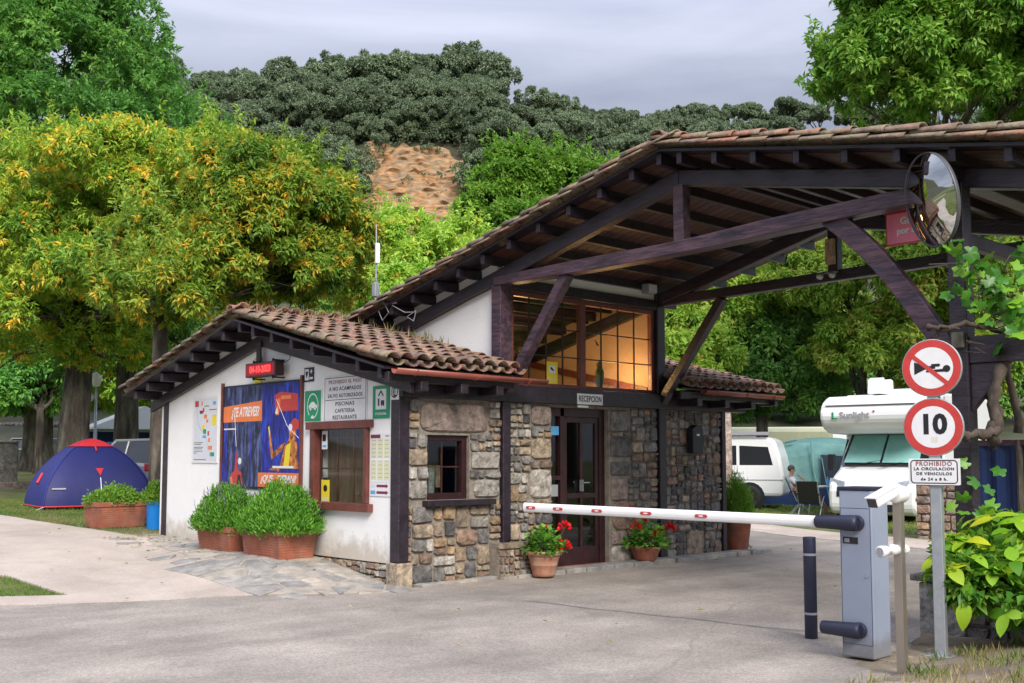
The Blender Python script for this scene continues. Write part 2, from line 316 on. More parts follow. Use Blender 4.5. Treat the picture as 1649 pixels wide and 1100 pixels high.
# pale concrete path coming from the left
sheet('concrete_path', [(-9, 3.9), (-3.98, 1.48), (-1.5, .31), (-.28, -.28), (-.1, 0), (-.04, 6.1), (-.42, 6.25), (-.45, 8.3), (-.9, 11.2), (-2.2, 15), (-7, 19), (-13, 22), (-9, 13), (-5.6, 8.2), (-3.9, 4.6), (-3.3, 3.2), (-3.2, 1.75), (-4.5, 2.3), (-9, 4.5)], .018, 'concrete', rough_edge=.02)
sheet('camp_lane', [(7.35, .1), (10.6, 2.6), (9.5, -1.8), (8.8, -5.6), (10.4, -5.6), (10.9, -1.9), (11.6, 1.5), (12.6, 4.4), (8.2, 3.6), (7.2, 1.2)], .018, 'concrete', rough_edge=.02)
sheet('camp_path', [(-2, 33), (12, 40), (30, 44), (30, 46), (12, 42), (-2, 35.2), (-20, 31), (-20, 29)], .02, 'concrete')
sheet('dirt_bank', [(1.42, -5.5), (.1, -5.9), (-.85, -6.2), (-1.9, -7.3), (-3.1, -9.15), (-1, -12), (6, -12), (6, -5.8)], .008, 'dirt', rough_edge=.04)
sheet('bare_earth_strip', [(-.42, 6.3), (-.05, 6.3), (1.3, 6.6), (1.9, 9.2), (1.2, 9.6), (-.4, 9.0)], .012, 'dirt', rough_edge=.08)

# Voronoi pieces for the slate flags at the foot of the gable
def clip(poly, p, n):
    out = []
    for i in range(len(poly)):
        a, b = poly[i], poly[(i+1) % len(poly)]; da = (a-p).dot(n); db = (b-p).dot(n)
        if da <= 0: out.append(a)
        if da*db < 0: out.append(a.lerp(b, da/(da-db)))
    return out
def voronoi(poly, seeds, gap):
    res = []
    for i, s in enumerate(seeds):
        c = [Vector(p) for p in poly]
        for t in sorted(seeds, key=lambda t: (t-s).length)[1:18]:
            n = (t-s); m = (s+t)/2-n.normalized()*gap/2; c = clip(c, m, n.normalized())
            if len(c) < 3: break
        if len(c) >= 3: res.append(c)
    return res
def piece(poly, zf, th, dome=.004, inset=.03):
    mb = MB(); n = len(poly); cx = sum(p.x for p in poly)/n; cy = sum(p.y for p in poly)/n
    vs = [(p.x, p.y, zf(p.x, p.y)-.01) for p in poly]+[(p.x, p.y, zf(p.x, p.y)+th*.8) for p in poly]
    vs += [(p.x+(cx-p.x)*inset*3, p.y+(cy-p.y)*inset*3, zf(p.x, p.y)+th) for p in poly]+[(cx, cy, zf(cx, cy)+th+dome)]
    fs = []
    for i in range(n):
        j = (i+1) % n; fs += [(i, j, n+j, n+i), (n+i, n+j, 2*n+j, 2*n+i), (2*n+i, 2*n+j, 3*n)]
    mb.add(vs, fs); return mb
for i, c in enumerate([(.25, .24, .225), (.30, .28, .255), (.34, .305, .26), (.38, .33, .28)]):
    mt['slate%d' % i] = M('slate_flag', c, .85, var=.35, vs=5, bump=.5, bs=22, col2=tuple(x*1.2 for x in c))
pav = thing('slate_pavement', 'irregular slate flags bedded in mortar at the foot of the white gable', 'paving'); pav['kind'] = 'structure'; del pav['category']
fp = [(-1.3, .22), (-.3, -.26), (.1, -.22), (-.06, .0), (-.05, 6.2), (-.35, 6.2), (-.75, 5.0), (-1.0, 3.6), (-1.35, 2.2), (-1.55, .9)]
seeds = []
for _ in range(4000):
    p = Vector((rng.uniform(-1.6, .1), rng.uniform(-.3, 6.2)))
    if all((p-q).length > (.22 if q.y < 3.5 else .27) for q in seeds): seeds.append(p)
def inside(p, poly):
    c = False
    for i in range(len(poly)):
        (x1, y1), (x2, y2) = poly[i], poly[i-1]
        if (y1 > p.y) != (y2 > p.y) and p.x < (x2-x1)*(p.y-y1)/(y2-y1)+x1: c = not c
    return c
mt['bed'] = M('pale_mortar_bed', (.42, .37, .31), .95, var=.2, vs=5, bump=.4, bs=30, col2=(.33, .29, .25)); sheet('pavement_bed', fp, .024, 'bed', rough_edge=.03)['label'] = 'mortar bed between the slate flags'
seeds = [s for s in seeds if inside(s, fp)]
for cell in voronoi([(-1.7, -.4), (.0, -.4), (.0, 6.3), (-1.7, 6.3)], seeds, .03):
    cell = [p for p in cell]
    cen = sum(cell, Vector((0, 0)))/len(cell)
    if max((p-cen).length for p in cell) > .45: cell = [cen+(p-cen)*min(1, .2/(p-cen).length) for p in cell]
    piece(cell, g, .028+rng.uniform(0, .005)).build('flagstone', 'slate%d' % rng.choice([0, 0, 1, 1, 2, 3]), pav)
# stone edging step along the front of the building
stp = thing('door_step', 'low step of flat stones along the foot of the front wall', 'step'); stp['kind'] = 'structure'; del stp['category']
stepz = lambda x, y: 0
x = .2
while x < 7.25:
    w = rng.uniform(.18, .42); yo = -.30 if x < 2.2 else (-.34 if x < 4 else -.34)
    y0 = yo+rng.uniform(-.03, .03); y1 = -.04
    if x < 1.3: y0 += .12
    zt = .03 if x < 2 else .055
    poly = [Vector((x, y0)), Vector((x+w-.015, y0+rng.uniform(-.03, .03))), Vector((x+w-.015, y1)), Vector((x, y1))]
    piece(poly, lambda a, b: .012, zt+rng.uniform(0, .01)).build('edging_stone', 'slate%d' % rng.choice([0, 0, 1, 2]), stp); x += w

# ------------------------------------------------------------------ vegetation tools
def leafmat(name, ramp, transl=.45, rough=.5):
    return M(name, None, rough, var=0, rnd=.16, ramp=ramp, attr='tint', transl=transl, spec=.35)
mt['lf_oak'] = leafmat('holm_oak_leaves', [(.10, .15, .085), (.21, .28, .16), (.35, .43, .27)], .25, .6)
mt['lf_ash'] = leafmat('ash_leaves', [(0.052, 0.169, 0.0416), (0.117, 0.325, 0.065), (0.221, 0.468, 0.0845), (0.364, 0.611, 0.104)])
mt['lf_bright'] = leafmat('bright_ash_leaves', [(.07, .19, .02), (.15, .34, .035), (.27, .48, .06), (.40, .58, .10)])
mt['lf_chest'] = leafmat('turning_chestnut_leaves', [(.05, .15, .03), (.12, .27, .035), (.24, .42, .045), (.40, .54, .06), (.84, .64, .07), (.88, .54, .05)], .4)
mt['lf_lime'] = leafmat('pale_chestnut_leaves', [(.10, .26, .03), (.22, .44, .05), (.40, .60, .08), (.56, .66, .12), (.72, .40, .08)], .4)
mt['lf_walnut'] = leafmat('walnut_leaves', [(.06, .19, .025), (.14, .34, .04), (.28, .48, .07), (.44, .58, .12)], .4, .4)
mt['lf_dark'] = leafmat('shaded_tree_leaves', [(.04, .13, .03), (.10, .25, .05), (.20, .40, .07), (.34, .54, .10)], .3)
mt['lf_herb'] = leafmat('herb_leaves', [(0.039, 0.13, 0.0182), (0.091, 0.273, 0.026), (0.169, 0.429, 0.039), (0.273, 0.546, 0.065)], .3)
mt['lf_sage'] = leafmat('grey_flower_spikes', [(0.208, 0.221, 0.234), (0.286, 0.286, 0.338)], .2)
mt['blades'] = leafmat('grass_blades', [(0.077, 0.143, 0.022), (0.143, 0.264, 0.033), (0.242, 0.308, 0.066), (0.396, 0.33, 0.143)], .3, .7)
mt['drygrass'] = leafmat('dry_grass_blades', [(0.182, 0.221, 0.052), (0.416, 0.351, 0.156), (0.585, 0.481, 0.26)], .3, .8)
def leaves(name, P, A, Nn, ln, wd, tint, mat, parent=None, fold=.25, **kw):
    """P base points, A leaf axes, Nn leaf normals (n x 3); every leaf is two triangles folded along its rib"""
    n = len(P); A = A/np.linalg.norm(A, axis=1, keepdims=True); sd = np.cross(A, Nn); sd /= (np.linalg.norm(sd, axis=1, keepdims=True)+1e-9)
    nn = np.cross(sd, A); ln = np.broadcast_to(ln, (n,))[:, None]; wd = np.broadcast_to(wd, (n,))[:, None]
    mid = P+A*ln*.45
    V = np.stack([P, mid+sd*wd*.5+nn*wd*fold, P+A*ln-nn*ln*.12, mid-sd*wd*.5+nn*wd*fold], 1).reshape(-1, 3).astype(np.float32)
    base = np.arange(n)*4; F = np.stack([base, base+1, base+2, base, base+2, base+3], 1).reshape(-1).astype(np.int32)
    me = bpy.data.meshes.new(name); me.vertices.add(4*n); me.vertices.foreach_set('co', V.reshape(-1))
    me.loops.add(6*n); me.loops.foreach_set('vertex_index', F); me.polygons.add(2*n)
    me.polygons.foreach_set('loop_start', np.arange(0, 6*n, 3, dtype=np.int32)); me.polygons.foreach_set('loop_total', np.full(2*n, 3, dtype=np.int32))
    at_ = me.attributes.new('tint', 'FLOAT', 'POINT'); at_.data.foreach_set('value', np.repeat(np.clip(tint, 0, 1), 4).astype(np.float32))
    me.update(); me.materials.append(mt[mat]); return link(name, me, parent, **kw)
def sph(n):
    v = nr.normal(size=(n, 3)); return v/np.linalg.norm(v, axis=1, keepdims=True)
def crown_points(blobs, n, sub=(.26, .42), nsub=26, per=7, shell=.10, spread=.5, hang=0., low=-.35):
    """twig ends spread over small clumps that sit on the big lobes; returns leaf bases, outward directions and a clump id"""
    B = np.array(blobs, float); a = (B[:, 3]*B[:, 4]+B[:, 4]*B[:, 5]+B[:, 3]*B[:, 5]); a /= a.sum()
    subs = []
    for b, w in zip(B, a):
        k = max(8, int(nsub*len(B)*w)); d = sph(k*2); d = d[d[:, 2] > low][:k]; r = np.ones(len(d))*nr.uniform(.72, 1.0, len(d))
        c = b[:3]+d*r[:, None]*b[3:6]; rad = nr.uniform(*sub, len(d))*b[3:6].mean()
        subs.append(np.column_stack([c, rad, d]))
    Sb = np.vstack(subs); w = Sb[:, 3]**2; w /= w.sum(); m = n//per
    idx = nr.choice(len(Sb), m, p=w); d = sph(m); d = d+Sb[idx, 4:7]*.75; d /= np.linalg.norm(d, axis=1, keepdims=True)
    r = 1-np.abs(nr.normal(0, shell, m))+nr.uniform(0, .18, m)**2*4*.2
    p = Sb[idx, :3]+d*(Sb[idx, 3]*r)[:, None]*np.array([1, 1, .8]); p[:, 2] -= hang*nr.uniform(0, 1, m)
    P = np.repeat(p, per, 0); D = np.repeat(d, per, 0)
    A = D*.55+sph(len(P))*spread
    return P, A, np.repeat(idx, per), D, np.repeat(np.arange(m), per)
def crown(name, blobs, n, ln, wd, mat, parent, droop=.3, tint=None, per=7, sub=(.26, .42), nsub=26, nshoots=0, shl=.8, **kw):
    P, A, cid, D, tw = crown_points(blobs, n, per=per, sub=sub, nsub=nsub, **kw)
    A = A.copy(); A[:, 2] -= droop; Nn = D+np.array([0, 0, .9])+sph(len(P))*.5
    ct = nr.uniform(0, 1, cid.max()+1); tt = nr.uniform(0, 1, tw.max()+1)
    t = .15+.35*ct[cid]+.3*tt[tw]+nr.uniform(-.15, .25, len(P))
    if tint: t = tint(P, ct[cid], tt[tw], t)
    if nshoots:
        P2, A2, D2 = shoots(blobs, nshoots, shl, ln*.45); A2[:, 2] -= droop*.6; P = np.vstack([P, P2]); A = np.vstack([A, A2]); Nn = np.vstack([Nn, D2+sph(len(P2))*.7]); t = np.concatenate([t, np.clip(nr.uniform(.35, .62, len(P2)), 0, 1)])
    s = nr.uniform(.65, 1.25, len(P))
    return leaves(name, P+sph(len(P))*ln*.35, A, Nn, ln*s, wd*s, t, mat, parent)
def shoots(blobs, n, ln_, step):
    "long twigs standing out of the crown, leaves along them"
    B = np.array(blobs, float); P = []; A = []; Dd = []
    for _ in range(n):
        b = B[nr.randint(len(B))]; d = sph(1)[0]; d[2] = abs(d[2])*.9+.15; d /= np.linalg.norm(d); p = b[:3]+d*b[3:6]*.97; q = d*.6+np.array([0, 0, .8])+sph(1)[0]*.35; q /= np.linalg.norm(q); L_ = ln_*nr.uniform(.4, 1.15)
        k = int(L_/step)+2
        for i in range(k):
            c = p+q*L_*i/k
            for _2 in range(3): a = sph(1)[0]*.9+q*.5; P.append(c); A.append(a); Dd.append(q)
    return np.array(P), np.array(A), np.array(Dd)
def limb(mb, p, q, r0, r1, n=7, wob=.06, seg=6, gn=3):
    p, q = Vector(p), Vector(q); L_ = (q-p).length; pts = []; rs = []
    for i in range(seg+1):
        t = i/seg; w = Vector((rng.uniform(-1, 1), rng.uniform(-1, 1), rng.uniform(-.4, .4)))*wob*L_*(0 if i in (0, seg) else 1)
        pts.append(p.lerp(q, t)+w+Vector((0, 0, -math.sin(t*math.pi)*-.04*L_))); rs.append(r0+(r1-r0)*t**.8)
    mb.tube(pts, rs, n); return pts
def tree(name, label, base, blobs, n, ln, wd, mat, r0, fork, droop=.3, tint=None, group=None, per=7, lean=(0, 0), bark='bark', **kw):
    """base: point on the ground; blobs: lobes in world coordinates; fork: height of the first limbs"""
    base = Vector(base); T = thing(name, label, 'tree', base, 0, group); bl = [(b[0]-base.x, b[1]-base.y, b[2]-base.z, *b[3:]) for b in blobs]
    f = Vector((lean[0], lean[1], fork)); mb = MB()
    mb.tube([(0, 0, -.4), (0, 0, 0), (f.x*.15, f.y*.15, fork*.12), f*.5, f], [r0*1.7, r0*1.45, r0*1.08, r0*.92, r0*.8], 14)
    for b in bl:
        c = Vector(b[:3]); pts = limb(mb, f-Vector((0, 0, .2)), c, r0*.55, r0*.12, seg=6)
        for _ in range(5):
            s = pts[rng.choice([2, 3, 4, 5])]; d = Vector(sph(1)[0]); e = c+Vector((d.x*b[3], d.y*b[4], d.z*b[5]*.8))*.8; limb(mb, s, e, r0*.16, r0*.03, 5, seg=4)
    mb.build('trunk', bark, T, smooth=True)
    crown('crown', bl, n, ln, wd, mat, T, droop, tint, per, **kw)
    return T
# ------------------------------------------------------------------ the reception building
B = thing('reception_building', 'stone and white plaster reception building with tiled roofs and a timber porch over the road', 'building')
RV, RZ, SL = 3.2, 3.46, .25                      # ridge position, deck height at the ridge, slope of the low roof
def dz(v): return RZ-SL*abs(v-RV)
# gable wall, cut round its window
def wallpiece(mb, va, vb, zb, x0=0, x1=.28):
    pts = [(va, zb[0]), (vb, zb[1])]+[(v, dz(v)) for v in ([vb]+([RV] if va < RV < vb else [])+[va])]
    mb.prism(pts, 'x', x0, x1)
mb = MB()
wallpiece(mb, 1.86, 6.2, (.28, .28)); wallpiece(mb, .14, .62, (.28, .28)); wallpiece(mb, .62, 1.86, (1.94, 1.94)); mb.box(0, .28, .62, 1.86, .28, .95)
mb.build('gable_wall', 'plaster', B, label='white plastered gable wall')
mb = MB(); mb.box(.0, 6.45, 6.2, 6.45, 0, 2.7); mb.box(6.2, 6.42, .2, 6.2, 0, 2.65); mb.build('rear_wall', 'plaster', B)
mb = MB(); mb.box(.05, .27, .14, 6.2, -.1, .28); mb.build('footing', 'mortar', B)
# timber of the low part
def timber(name, *bx, mat='wood', bevel=.012, label=None):
    mb = MB()
    for b in bx: mb.box(*b)
    return mb.build(name, mat, B, bevel=bevel, label=label)
timber('corner_post', (-.025, .135, -.03, .14, .30, 2.42)); timber('corner_post', (-.02, .10, 6.2, 6.36, .2, 2.5))
timber('end_post', (6.40, 6.50, -.06, .08, .03, 2.3))
mb = MB(); mb.box(-.06, .17, -.07, .17, -.02, .295); mb.build('post_base', 'st_tan', B, bevel=.015, label='tan stone block under the corner post')
timber('front_post', (1.63, 1.77, -.07, .10, .46, 2.29)); timber('front_post', (4.82, 4.98, -.07, .10, .04, 2.29))
timber('lintel_beam', (-.03, 7.0, -.10, .06, 2.28, 2.50))
timber('eaves_beam', (-.42, 1.58, -.34, -.24, 2.43, 2.55)); timber('eaves_beam', (5.0, 7.4, -.34, -.24, 2.43, 2.55))
for u in (.0, .62, 1.2, 5.3, 6.0, 6.7): timber('beam_end', (u, u+.12, -.42, -.10, 2.33, 2.45))
for side in (0, 1):
    mb = MB(); a, b = ((.1, 2.40), (3.2, 3.13)) if side == 0 else ((3.2, 3.13), (6.75, 2.30))
    mb.prism([(a[0], a[1]), (b[0], b[1]), (b[0], b[1]+.17), (a[0], a[1]+.17)] if side else [(-.30, 2.31), b, (b[0], b[1]+.17), (-.30, 2.48)], 'x', -.07, -.003)
    mb.build('gable_rafter', 'wood', B, bevel=.008)
timber('ridge_peg', (-.10, -.07, 3.14, 3.26, 2.90, 3.2))
k = 0
for v in [-.2, .25, .75, 1.25, 1.75, 2.25, 2.75, 3.12, 3.6, 4.05, 4.55, 5.05, 5.55, 6.05, 6.5]:
    z = dz(v); timber('purlin', (-.45, -.004, v-.04, v+.04, z-.14, z-.004))
def slab(v0, v1, u0, u1, fz, th, name, mat, parent):
    mb = MB(); mb.prism([(v0, fz(v0)), (v1, fz(v1)), (v1, fz(v1)+th), (v0, fz(v0)+th)], 'x', u0, u1); return mb.build(name, mat, parent)
slab(-.36, RV, -.5, 1.68, dz, .03, 'roof_deck', 'wood', B); slab(-.36, RV, 4.99, 7.5, dz, .03, 'roof_deck', 'wood', B); slab(RV, 6.85, -.5, 7.5, dz, .03, 'roof_deck', 'wood', B)
# rubble stone facing -------------------------------------------------
def split(x0, z0, x1, z1, out, big):
    w, h = x1-x0, z1-z0
    lim = rng.uniform(*big)
    if w*h < lim*lim*.75 and w < 2.6*h and h < 1.5*w or (w < .13 and h < .13): out.append((x0, z0, x1, z1)); return
    if w > h*1.25 and w > .14: c = x0+w*rng.uniform(.33, .67); split(x0, z0, c, z1, out, big); split(c, z0, x1, z1, out, big)
    elif h > .1: c = z0+h*rng.uniform(.36, .64); split(x0, z0, x1, c, out, big); split(x0, c, x1, z1, out, big)
    else: out.append((x0, z0, x1, z1))
def rubble(x0, z0, x1, z1, d, n=11, jit=.05):
    "one rough stone face: outline a squarish rounded shape, front towards -y"
    mb = MB(); cx, cz = (x0+x1)/2, (z0+z1)/2; a, b = (x1-x0)/2-rng.uniform(.004, .012), (z1-z0)/2-rng.uniform(.004, .011); e = rng.uniform(.16, .46); ph = rng.uniform(0, .4); sk = rng.uniform(-.06, .06)
    ring = []
    for i in range(n):
        t = 2*math.pi*(i+ph)/n; c, s_ = math.cos(t), math.sin(t)
        jx = 1-abs(rng.gauss(0, jit)); x = math.copysign(abs(c)**e, c)*a*jx; z = math.copysign(abs(s_)**e, s_)*b*jx; ring.append((x+sk*z, z))
    vs = [(cx+x, .03, cz+z) for x, z in ring]+[(cx+x*.99, -d*.45, cz+z*.99) for x, z in ring]+[(cx+x*.90+rng.uniform(-.004, .004), -d*rng.uniform(.65, 1.1), cz+z*.90) for x, z in ring]
    vs += [(cx+rng.uniform(-.2, .2)*a, -d*rng.uniform(.95, 1.2), cz+rng.uniform(-.2, .2)*b)]
    fs = []
    for i in range(n):
        j = (i+1) % n; fs += [(i, j, n+j, n+i), (n+i, n+j, 2*n+j, 2*n+i), (2*n+i, 2*n+j, 3*n)]
    mb.add(vs, fs); return mb
def stonewall(name, rects, keys, parent, big=(.13, .30), d=.045, label=None, face=None, **kw):
    W_ = link(name, None, parent, label=label, **kw); out = []
    for r in rects:
        r = list(r); fixed = len(r) == 5 and r[4]; r = r[:4]
        if fixed: out.append((*r, fixed))
        else:
            o2 = []; split(*r, o2, big); out += [(*q, None) for q in o2]
    for q in out:
        k = q[4] or rng.choice(keys); s = rubble(*q[:4], rng.uniform(.6, 1.25)*d if not q[4] else d*.8, n=16 if q[4] else rng.choice([9, 10, 11, 12]), jit=.025 if q[4] else .07)
        if face: s.v = [face(p) for p in s.v]
        s.build('stone', 'st_'+k, W_)
    return W_
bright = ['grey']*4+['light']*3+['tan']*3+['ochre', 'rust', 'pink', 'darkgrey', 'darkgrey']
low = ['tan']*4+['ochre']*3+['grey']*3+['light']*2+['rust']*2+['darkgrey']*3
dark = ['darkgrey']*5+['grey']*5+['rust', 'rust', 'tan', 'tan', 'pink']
mb = MB()   # mortar backing with the openings left free
for b in [(.13, .43, 0, 2.28), (1.11, 1.63, 0, 2.28), (.43, 1.11, 0, 1.03), (.43, 1.11, 1.83, 2.28), (1.63, 2.58, 0, 2.28), (3.75, 6.42, 0, 2.28), (2.58, 3.75, 2.24, 2.28)]: mb.box(b[0], b[1], .004, .28, b[2]-.02 if b[2] == 0 else b[2], b[3])
mb.build('wall_core', 'mortar', B)
stonewall('stone_wall', [(.30, 1.86, 1.43, 2.24, 'pink'), (.13, 1.90, .30, 2.28), (1.43, 1.88, 1.63, 2.28), (.13, 1.45, .43, 1.66, 'tan'), (.13, 1.66, .43, 1.86), (.13, 1.28, .43, 1.45), (.13, 1.04, .43, 1.28, 'light'),
      (1.11, 1.62, 1.24, 1.86), (1.24, 1.62, 1.63, 1.86), (1.13, 1.40, 1.63, 1.64, 'light'), (1.11, 1.28, 1.63, 1.40), (1.17, 1.04, 1.63, 1.28, 'light')], bright, B, big=(.14, .28), label='pale squared stones round the little window')
stonewall('stone_wall', [(.18, .02, 1.44, .96), (.13, .30, .18, .96), (1.44, .5, 1.63, .96)], low, B, big=(.17, .36), label='tan and grey rubble below the little window')
stonewall('stone_wall', [(1.77, 1.36, 2.18, 2.28), (2.18, 1.98, 2.58, 2.26, 'pink'), (2.18, 1.82, 2.58, 1.98), (2.18, 1.52, 2.58, 1.82, 'tan'), (2.18, 1.40, 2.58, 1.52), (2.16, 1.0, 2.58, 1.40, 'light'), (1.77, .46, 2.12, 1.36), (2.12, .30, 2.58, .66, 'rust'), (2.12, .66, 2.58, 1.0), (2.05, .0, 2.58, .30), (1.77, .46, 1.78, .47)][:-1],
      bright, B, big=(.13, .29), label='stone pier between the black post and the door')
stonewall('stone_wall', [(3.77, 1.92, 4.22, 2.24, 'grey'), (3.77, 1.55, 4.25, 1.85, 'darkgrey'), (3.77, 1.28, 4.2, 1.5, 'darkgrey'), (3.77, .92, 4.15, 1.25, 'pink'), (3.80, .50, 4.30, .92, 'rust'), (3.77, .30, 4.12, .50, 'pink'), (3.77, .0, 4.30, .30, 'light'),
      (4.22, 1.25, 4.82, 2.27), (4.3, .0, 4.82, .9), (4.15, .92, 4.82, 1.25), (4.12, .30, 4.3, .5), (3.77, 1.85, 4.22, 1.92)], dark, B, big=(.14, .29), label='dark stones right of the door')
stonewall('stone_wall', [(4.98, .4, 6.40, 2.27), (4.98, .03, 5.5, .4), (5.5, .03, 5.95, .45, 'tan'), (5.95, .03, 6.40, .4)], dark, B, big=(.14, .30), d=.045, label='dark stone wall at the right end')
ped = stonewall('stone_pedestal', [(1.44, .0, 2.04, .38), (1.42, .38, 2.06, .47, 'tan')], ['rust', 'tan', 'rust', 'grey'], B, big=(.11, .17), d=.03, face=lambda p: (p[0], p[1]-.20, p[2]), label='squat masonry foot of the black post')
mb = MB(); mb.box(1.45, 2.03, -.19, .01, -.02, .455); mb.build('core', 'mortar', ped)
stonewall('stone_footing', [(.2, .0, 2.7, .27)], ['tan', 'grey', 'rust', 'ochre', 'light'], B, big=(.13, .2), d=.03, face=lambda p: (p[1]+.02, p[0], max(p[2], g(0, p[0])-.02)), label='rubble foot of the white gable')
# windows ---------------------------------------------------------------
def bars(mb, x0, x1, z0, z1, nx, nz, t, y0, y1):
    for i in range(1, nx): x = x0+(x1-x0)*i/nx; mb.box(x-t/2, x+t/2, y0, y1, z0, z1)
    for j in range(1, nz): z = z0+(z1-z0)*j/nz; mb.box(x0, x1, y0+.002, y1-.002, z-t/2, z+t/2)
# small front window
wd = link('window', None, B, label='small window with a brown frame under the big pink lintel stone')
mb = MB()
for b in [(.43, .49, 1.03, 1.83), (1.03, 1.11, 1.03, 1.83), (.49, 1.03, 1.76, 1.83), (.49, 1.03, 1.03, 1.11)]: mb.box(b[0], b[1], .05, .16, b[2], b[3])
mb.build('frame', 'darkred', wd, bevel=.006)
mb = MB(); mb.box(.49, 1.03, .10, .106, 1.11, 1.76); mb.build('pane', 'glass', wd)
mb = MB(); bars(mb, .49, 1.03, 1.11, 1.76, 2, 2, .018, .12, .14); mb.build('glazing_bar', 'redwood', wd)
mb = MB(); mb.box(.36, 1.47, -.12, .05, .955, 1.025); mb.build('window_sill', 'wood', wd, bevel=.008)
for q in range(4):
    mb = MB(); x = .55+.12*q; mb.box(x, x+.09, .42, .5, 1.1+.07*(q % 2), 1.45); mb.build('shelf_box', rng.choice(['st_rust', 'redwood', 'st_grey']), wd)
# gable window
wd = link('window', None, B, label='brown framed ticket window in the white gable')
def gb(mb, v0, v1, z0, z1, x0, x1): mb.box(x0, x1, v0, v1, z0, z1)
mb = MB()
gb(mb, 1.80, 1.90, .98, 1.92, -.05, .10); mb.build('frame_post', 'redwood', wd, bevel=.006); mb = MB(); gb(mb, .60, .68, .98, 1.92, -.05, .10); mb.build('frame_post', 'redwood', wd, bevel=.006)
mb = MB(); gb(mb, .52, 1.98, 1.92, 2.02, -.07, .1); mb.build('lintel', 'redwood', wd, bevel=.006)
mb = MB(); gb(mb, .52, 1.88, .88, .98, -.08, .1); mb.build('window_sill', 'redwood', wd, bevel=.006)
mb = MB(); gb(mb, .68, 1.80, .98, 1.92, .05, .056); mb.build('pane', 'glass', wd)
mb = MB()
for v in (1.05, 1.42): gb(mb, v-.012, v+.012, .98, 1.92, .07, .09)
gb(mb, .68, 1.80, 1.40, 1.42, .072, .088); gb(mb, .68, 1.80, 1.80, 1.815, .072, .088); mb.build('glazing_bar', 'redwood', wd)
mt['curtain'] = M('brown_curtain', (.20, .11, .075), .9, var=.35, vs=4, stretch=(1, 9, .6))
mb = MB()
for i in range(28):
    v0 = .62+i*1.26/28; a, b = (.20, .23) if i % 2 else (.23, .20); mb.quad((a, v0, .9), (b, v0+.045, .9), (b, v0+.045, 1.95), (a, v0, 1.95))
mb.build('curtain', 'curtain', wd)
# upper glazed front -----------------------------------------------------
PU0, PU1 = 1.65, 4.90
def bz(v): return 4.90-(.24*(v+3) if v > -3 else .2*(-3-v))   # underside of the big roof's boards
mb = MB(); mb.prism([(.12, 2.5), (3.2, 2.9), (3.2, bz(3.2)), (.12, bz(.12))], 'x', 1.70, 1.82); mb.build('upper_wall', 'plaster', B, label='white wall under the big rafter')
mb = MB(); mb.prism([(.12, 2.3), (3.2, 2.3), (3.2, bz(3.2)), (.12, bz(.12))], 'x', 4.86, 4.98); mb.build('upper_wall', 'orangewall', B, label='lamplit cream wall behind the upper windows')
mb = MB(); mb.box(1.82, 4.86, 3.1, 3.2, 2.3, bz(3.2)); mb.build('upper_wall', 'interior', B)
mb = MB(); mb.box(1.86, 4.80, .0, .08, 3.93, bz(.08)-.01); mb.build('transom_panel', 'plaster', B, label='grey white panel above the upper windows')
timber('corner_post', (1.585, 1.80, -.06, .12, 2.5, 3.83), mat='woodw'); timber('corner_post', (4.80, 4.985, -.06, .12, 2.5, 4.12))
timber('head_beam', (1.80, 4.80, -.05, .1, 3.78, 3.93))
wd = link('window', None, B, label='wide upper window of small panes with a brown frame')
mb = MB()
for b in [(1.80, 1.88, 2.5, 3.78), (4.73, 4.80, 2.5, 3.78), (3.17, 3.28, 2.5, 3.78), (1.88, 3.17, 2.5, 2.56), (3.28, 4.73, 2.5, 2.56), (1.88, 3.17, 3.71, 3.78), (3.28, 4.73, 3.71, 3.78)]: mb.box(b[0], b[1], 0, .08, b[2], b[3])
mb.build('frame', 'redwood', wd, bevel=.005)
for (a, b) in ((1.88, 3.17), (3.28, 4.73)):
    mb = MB(); bars(mb, a, b, 2.56, 3.71, 4, 3, .016, .03, .05); mb.build('glazing_bar', 'black', wd)
    for i in range(4):
        for j in range(3):
            mb = MB(); w = (b-a)/4; h = 1.15/3; mb.box(a+w*i+.008, a+w*(i+1)-.008, .037, .041, 2.56+h*j+.008, 2.56+h*(j+1)-.008); mb.build('pane', 'glass', wd)
# timbers seen inside against the lamplit gable
mb = MB(); mb.beam((4.80, .1, 3.86), (4.80, 3.1, 3.12), .1, .15, up=(0, 0, 1)); mb.build('inner_rafter', 'wood', B)
mb = MB(); mb.beam((4.79, .12, 2.56), (4.79, 3.0, 3.20), .08, .09); mb.build('inner_rail', 'redwood', B)
mb = MB(); mb.box(1.82, 4.86, .06, 3.1, 2.30, 2.34); mb.build('upper_floor', 'interior', B)
for v in (.6, 1.3, 2.0, 2.7): mb = MB(); mb.box(1.82, 4.86, v-.04, v+.04, bz(v)-.13, bz(v)-.01); mb.build('inner_purlin', 'wood', B)
bulb = MB(); bulb.sphere((4.55, .35, 2.50), .05); mt['bulb'] = emat('lamp_glow', (1, .5, .2), 3); bulb.build('lamp_bulb', 'bulb', B)
def lamp(loc, e, col=(1, .55, .22), r=.08):
    l = bpy.data.lights.new('room_lamp', 'POINT'); l.energy = e; l.color = col; l.shadow_soft_size = r; o = bpy.data.objects.new('room_lamp', l); C.objects.link(o); o.location = loc
lamp((4.35, .45, 2.75), 15, r=.15); lamp((3.2, 1.4, 3.2), 12, r=.2)
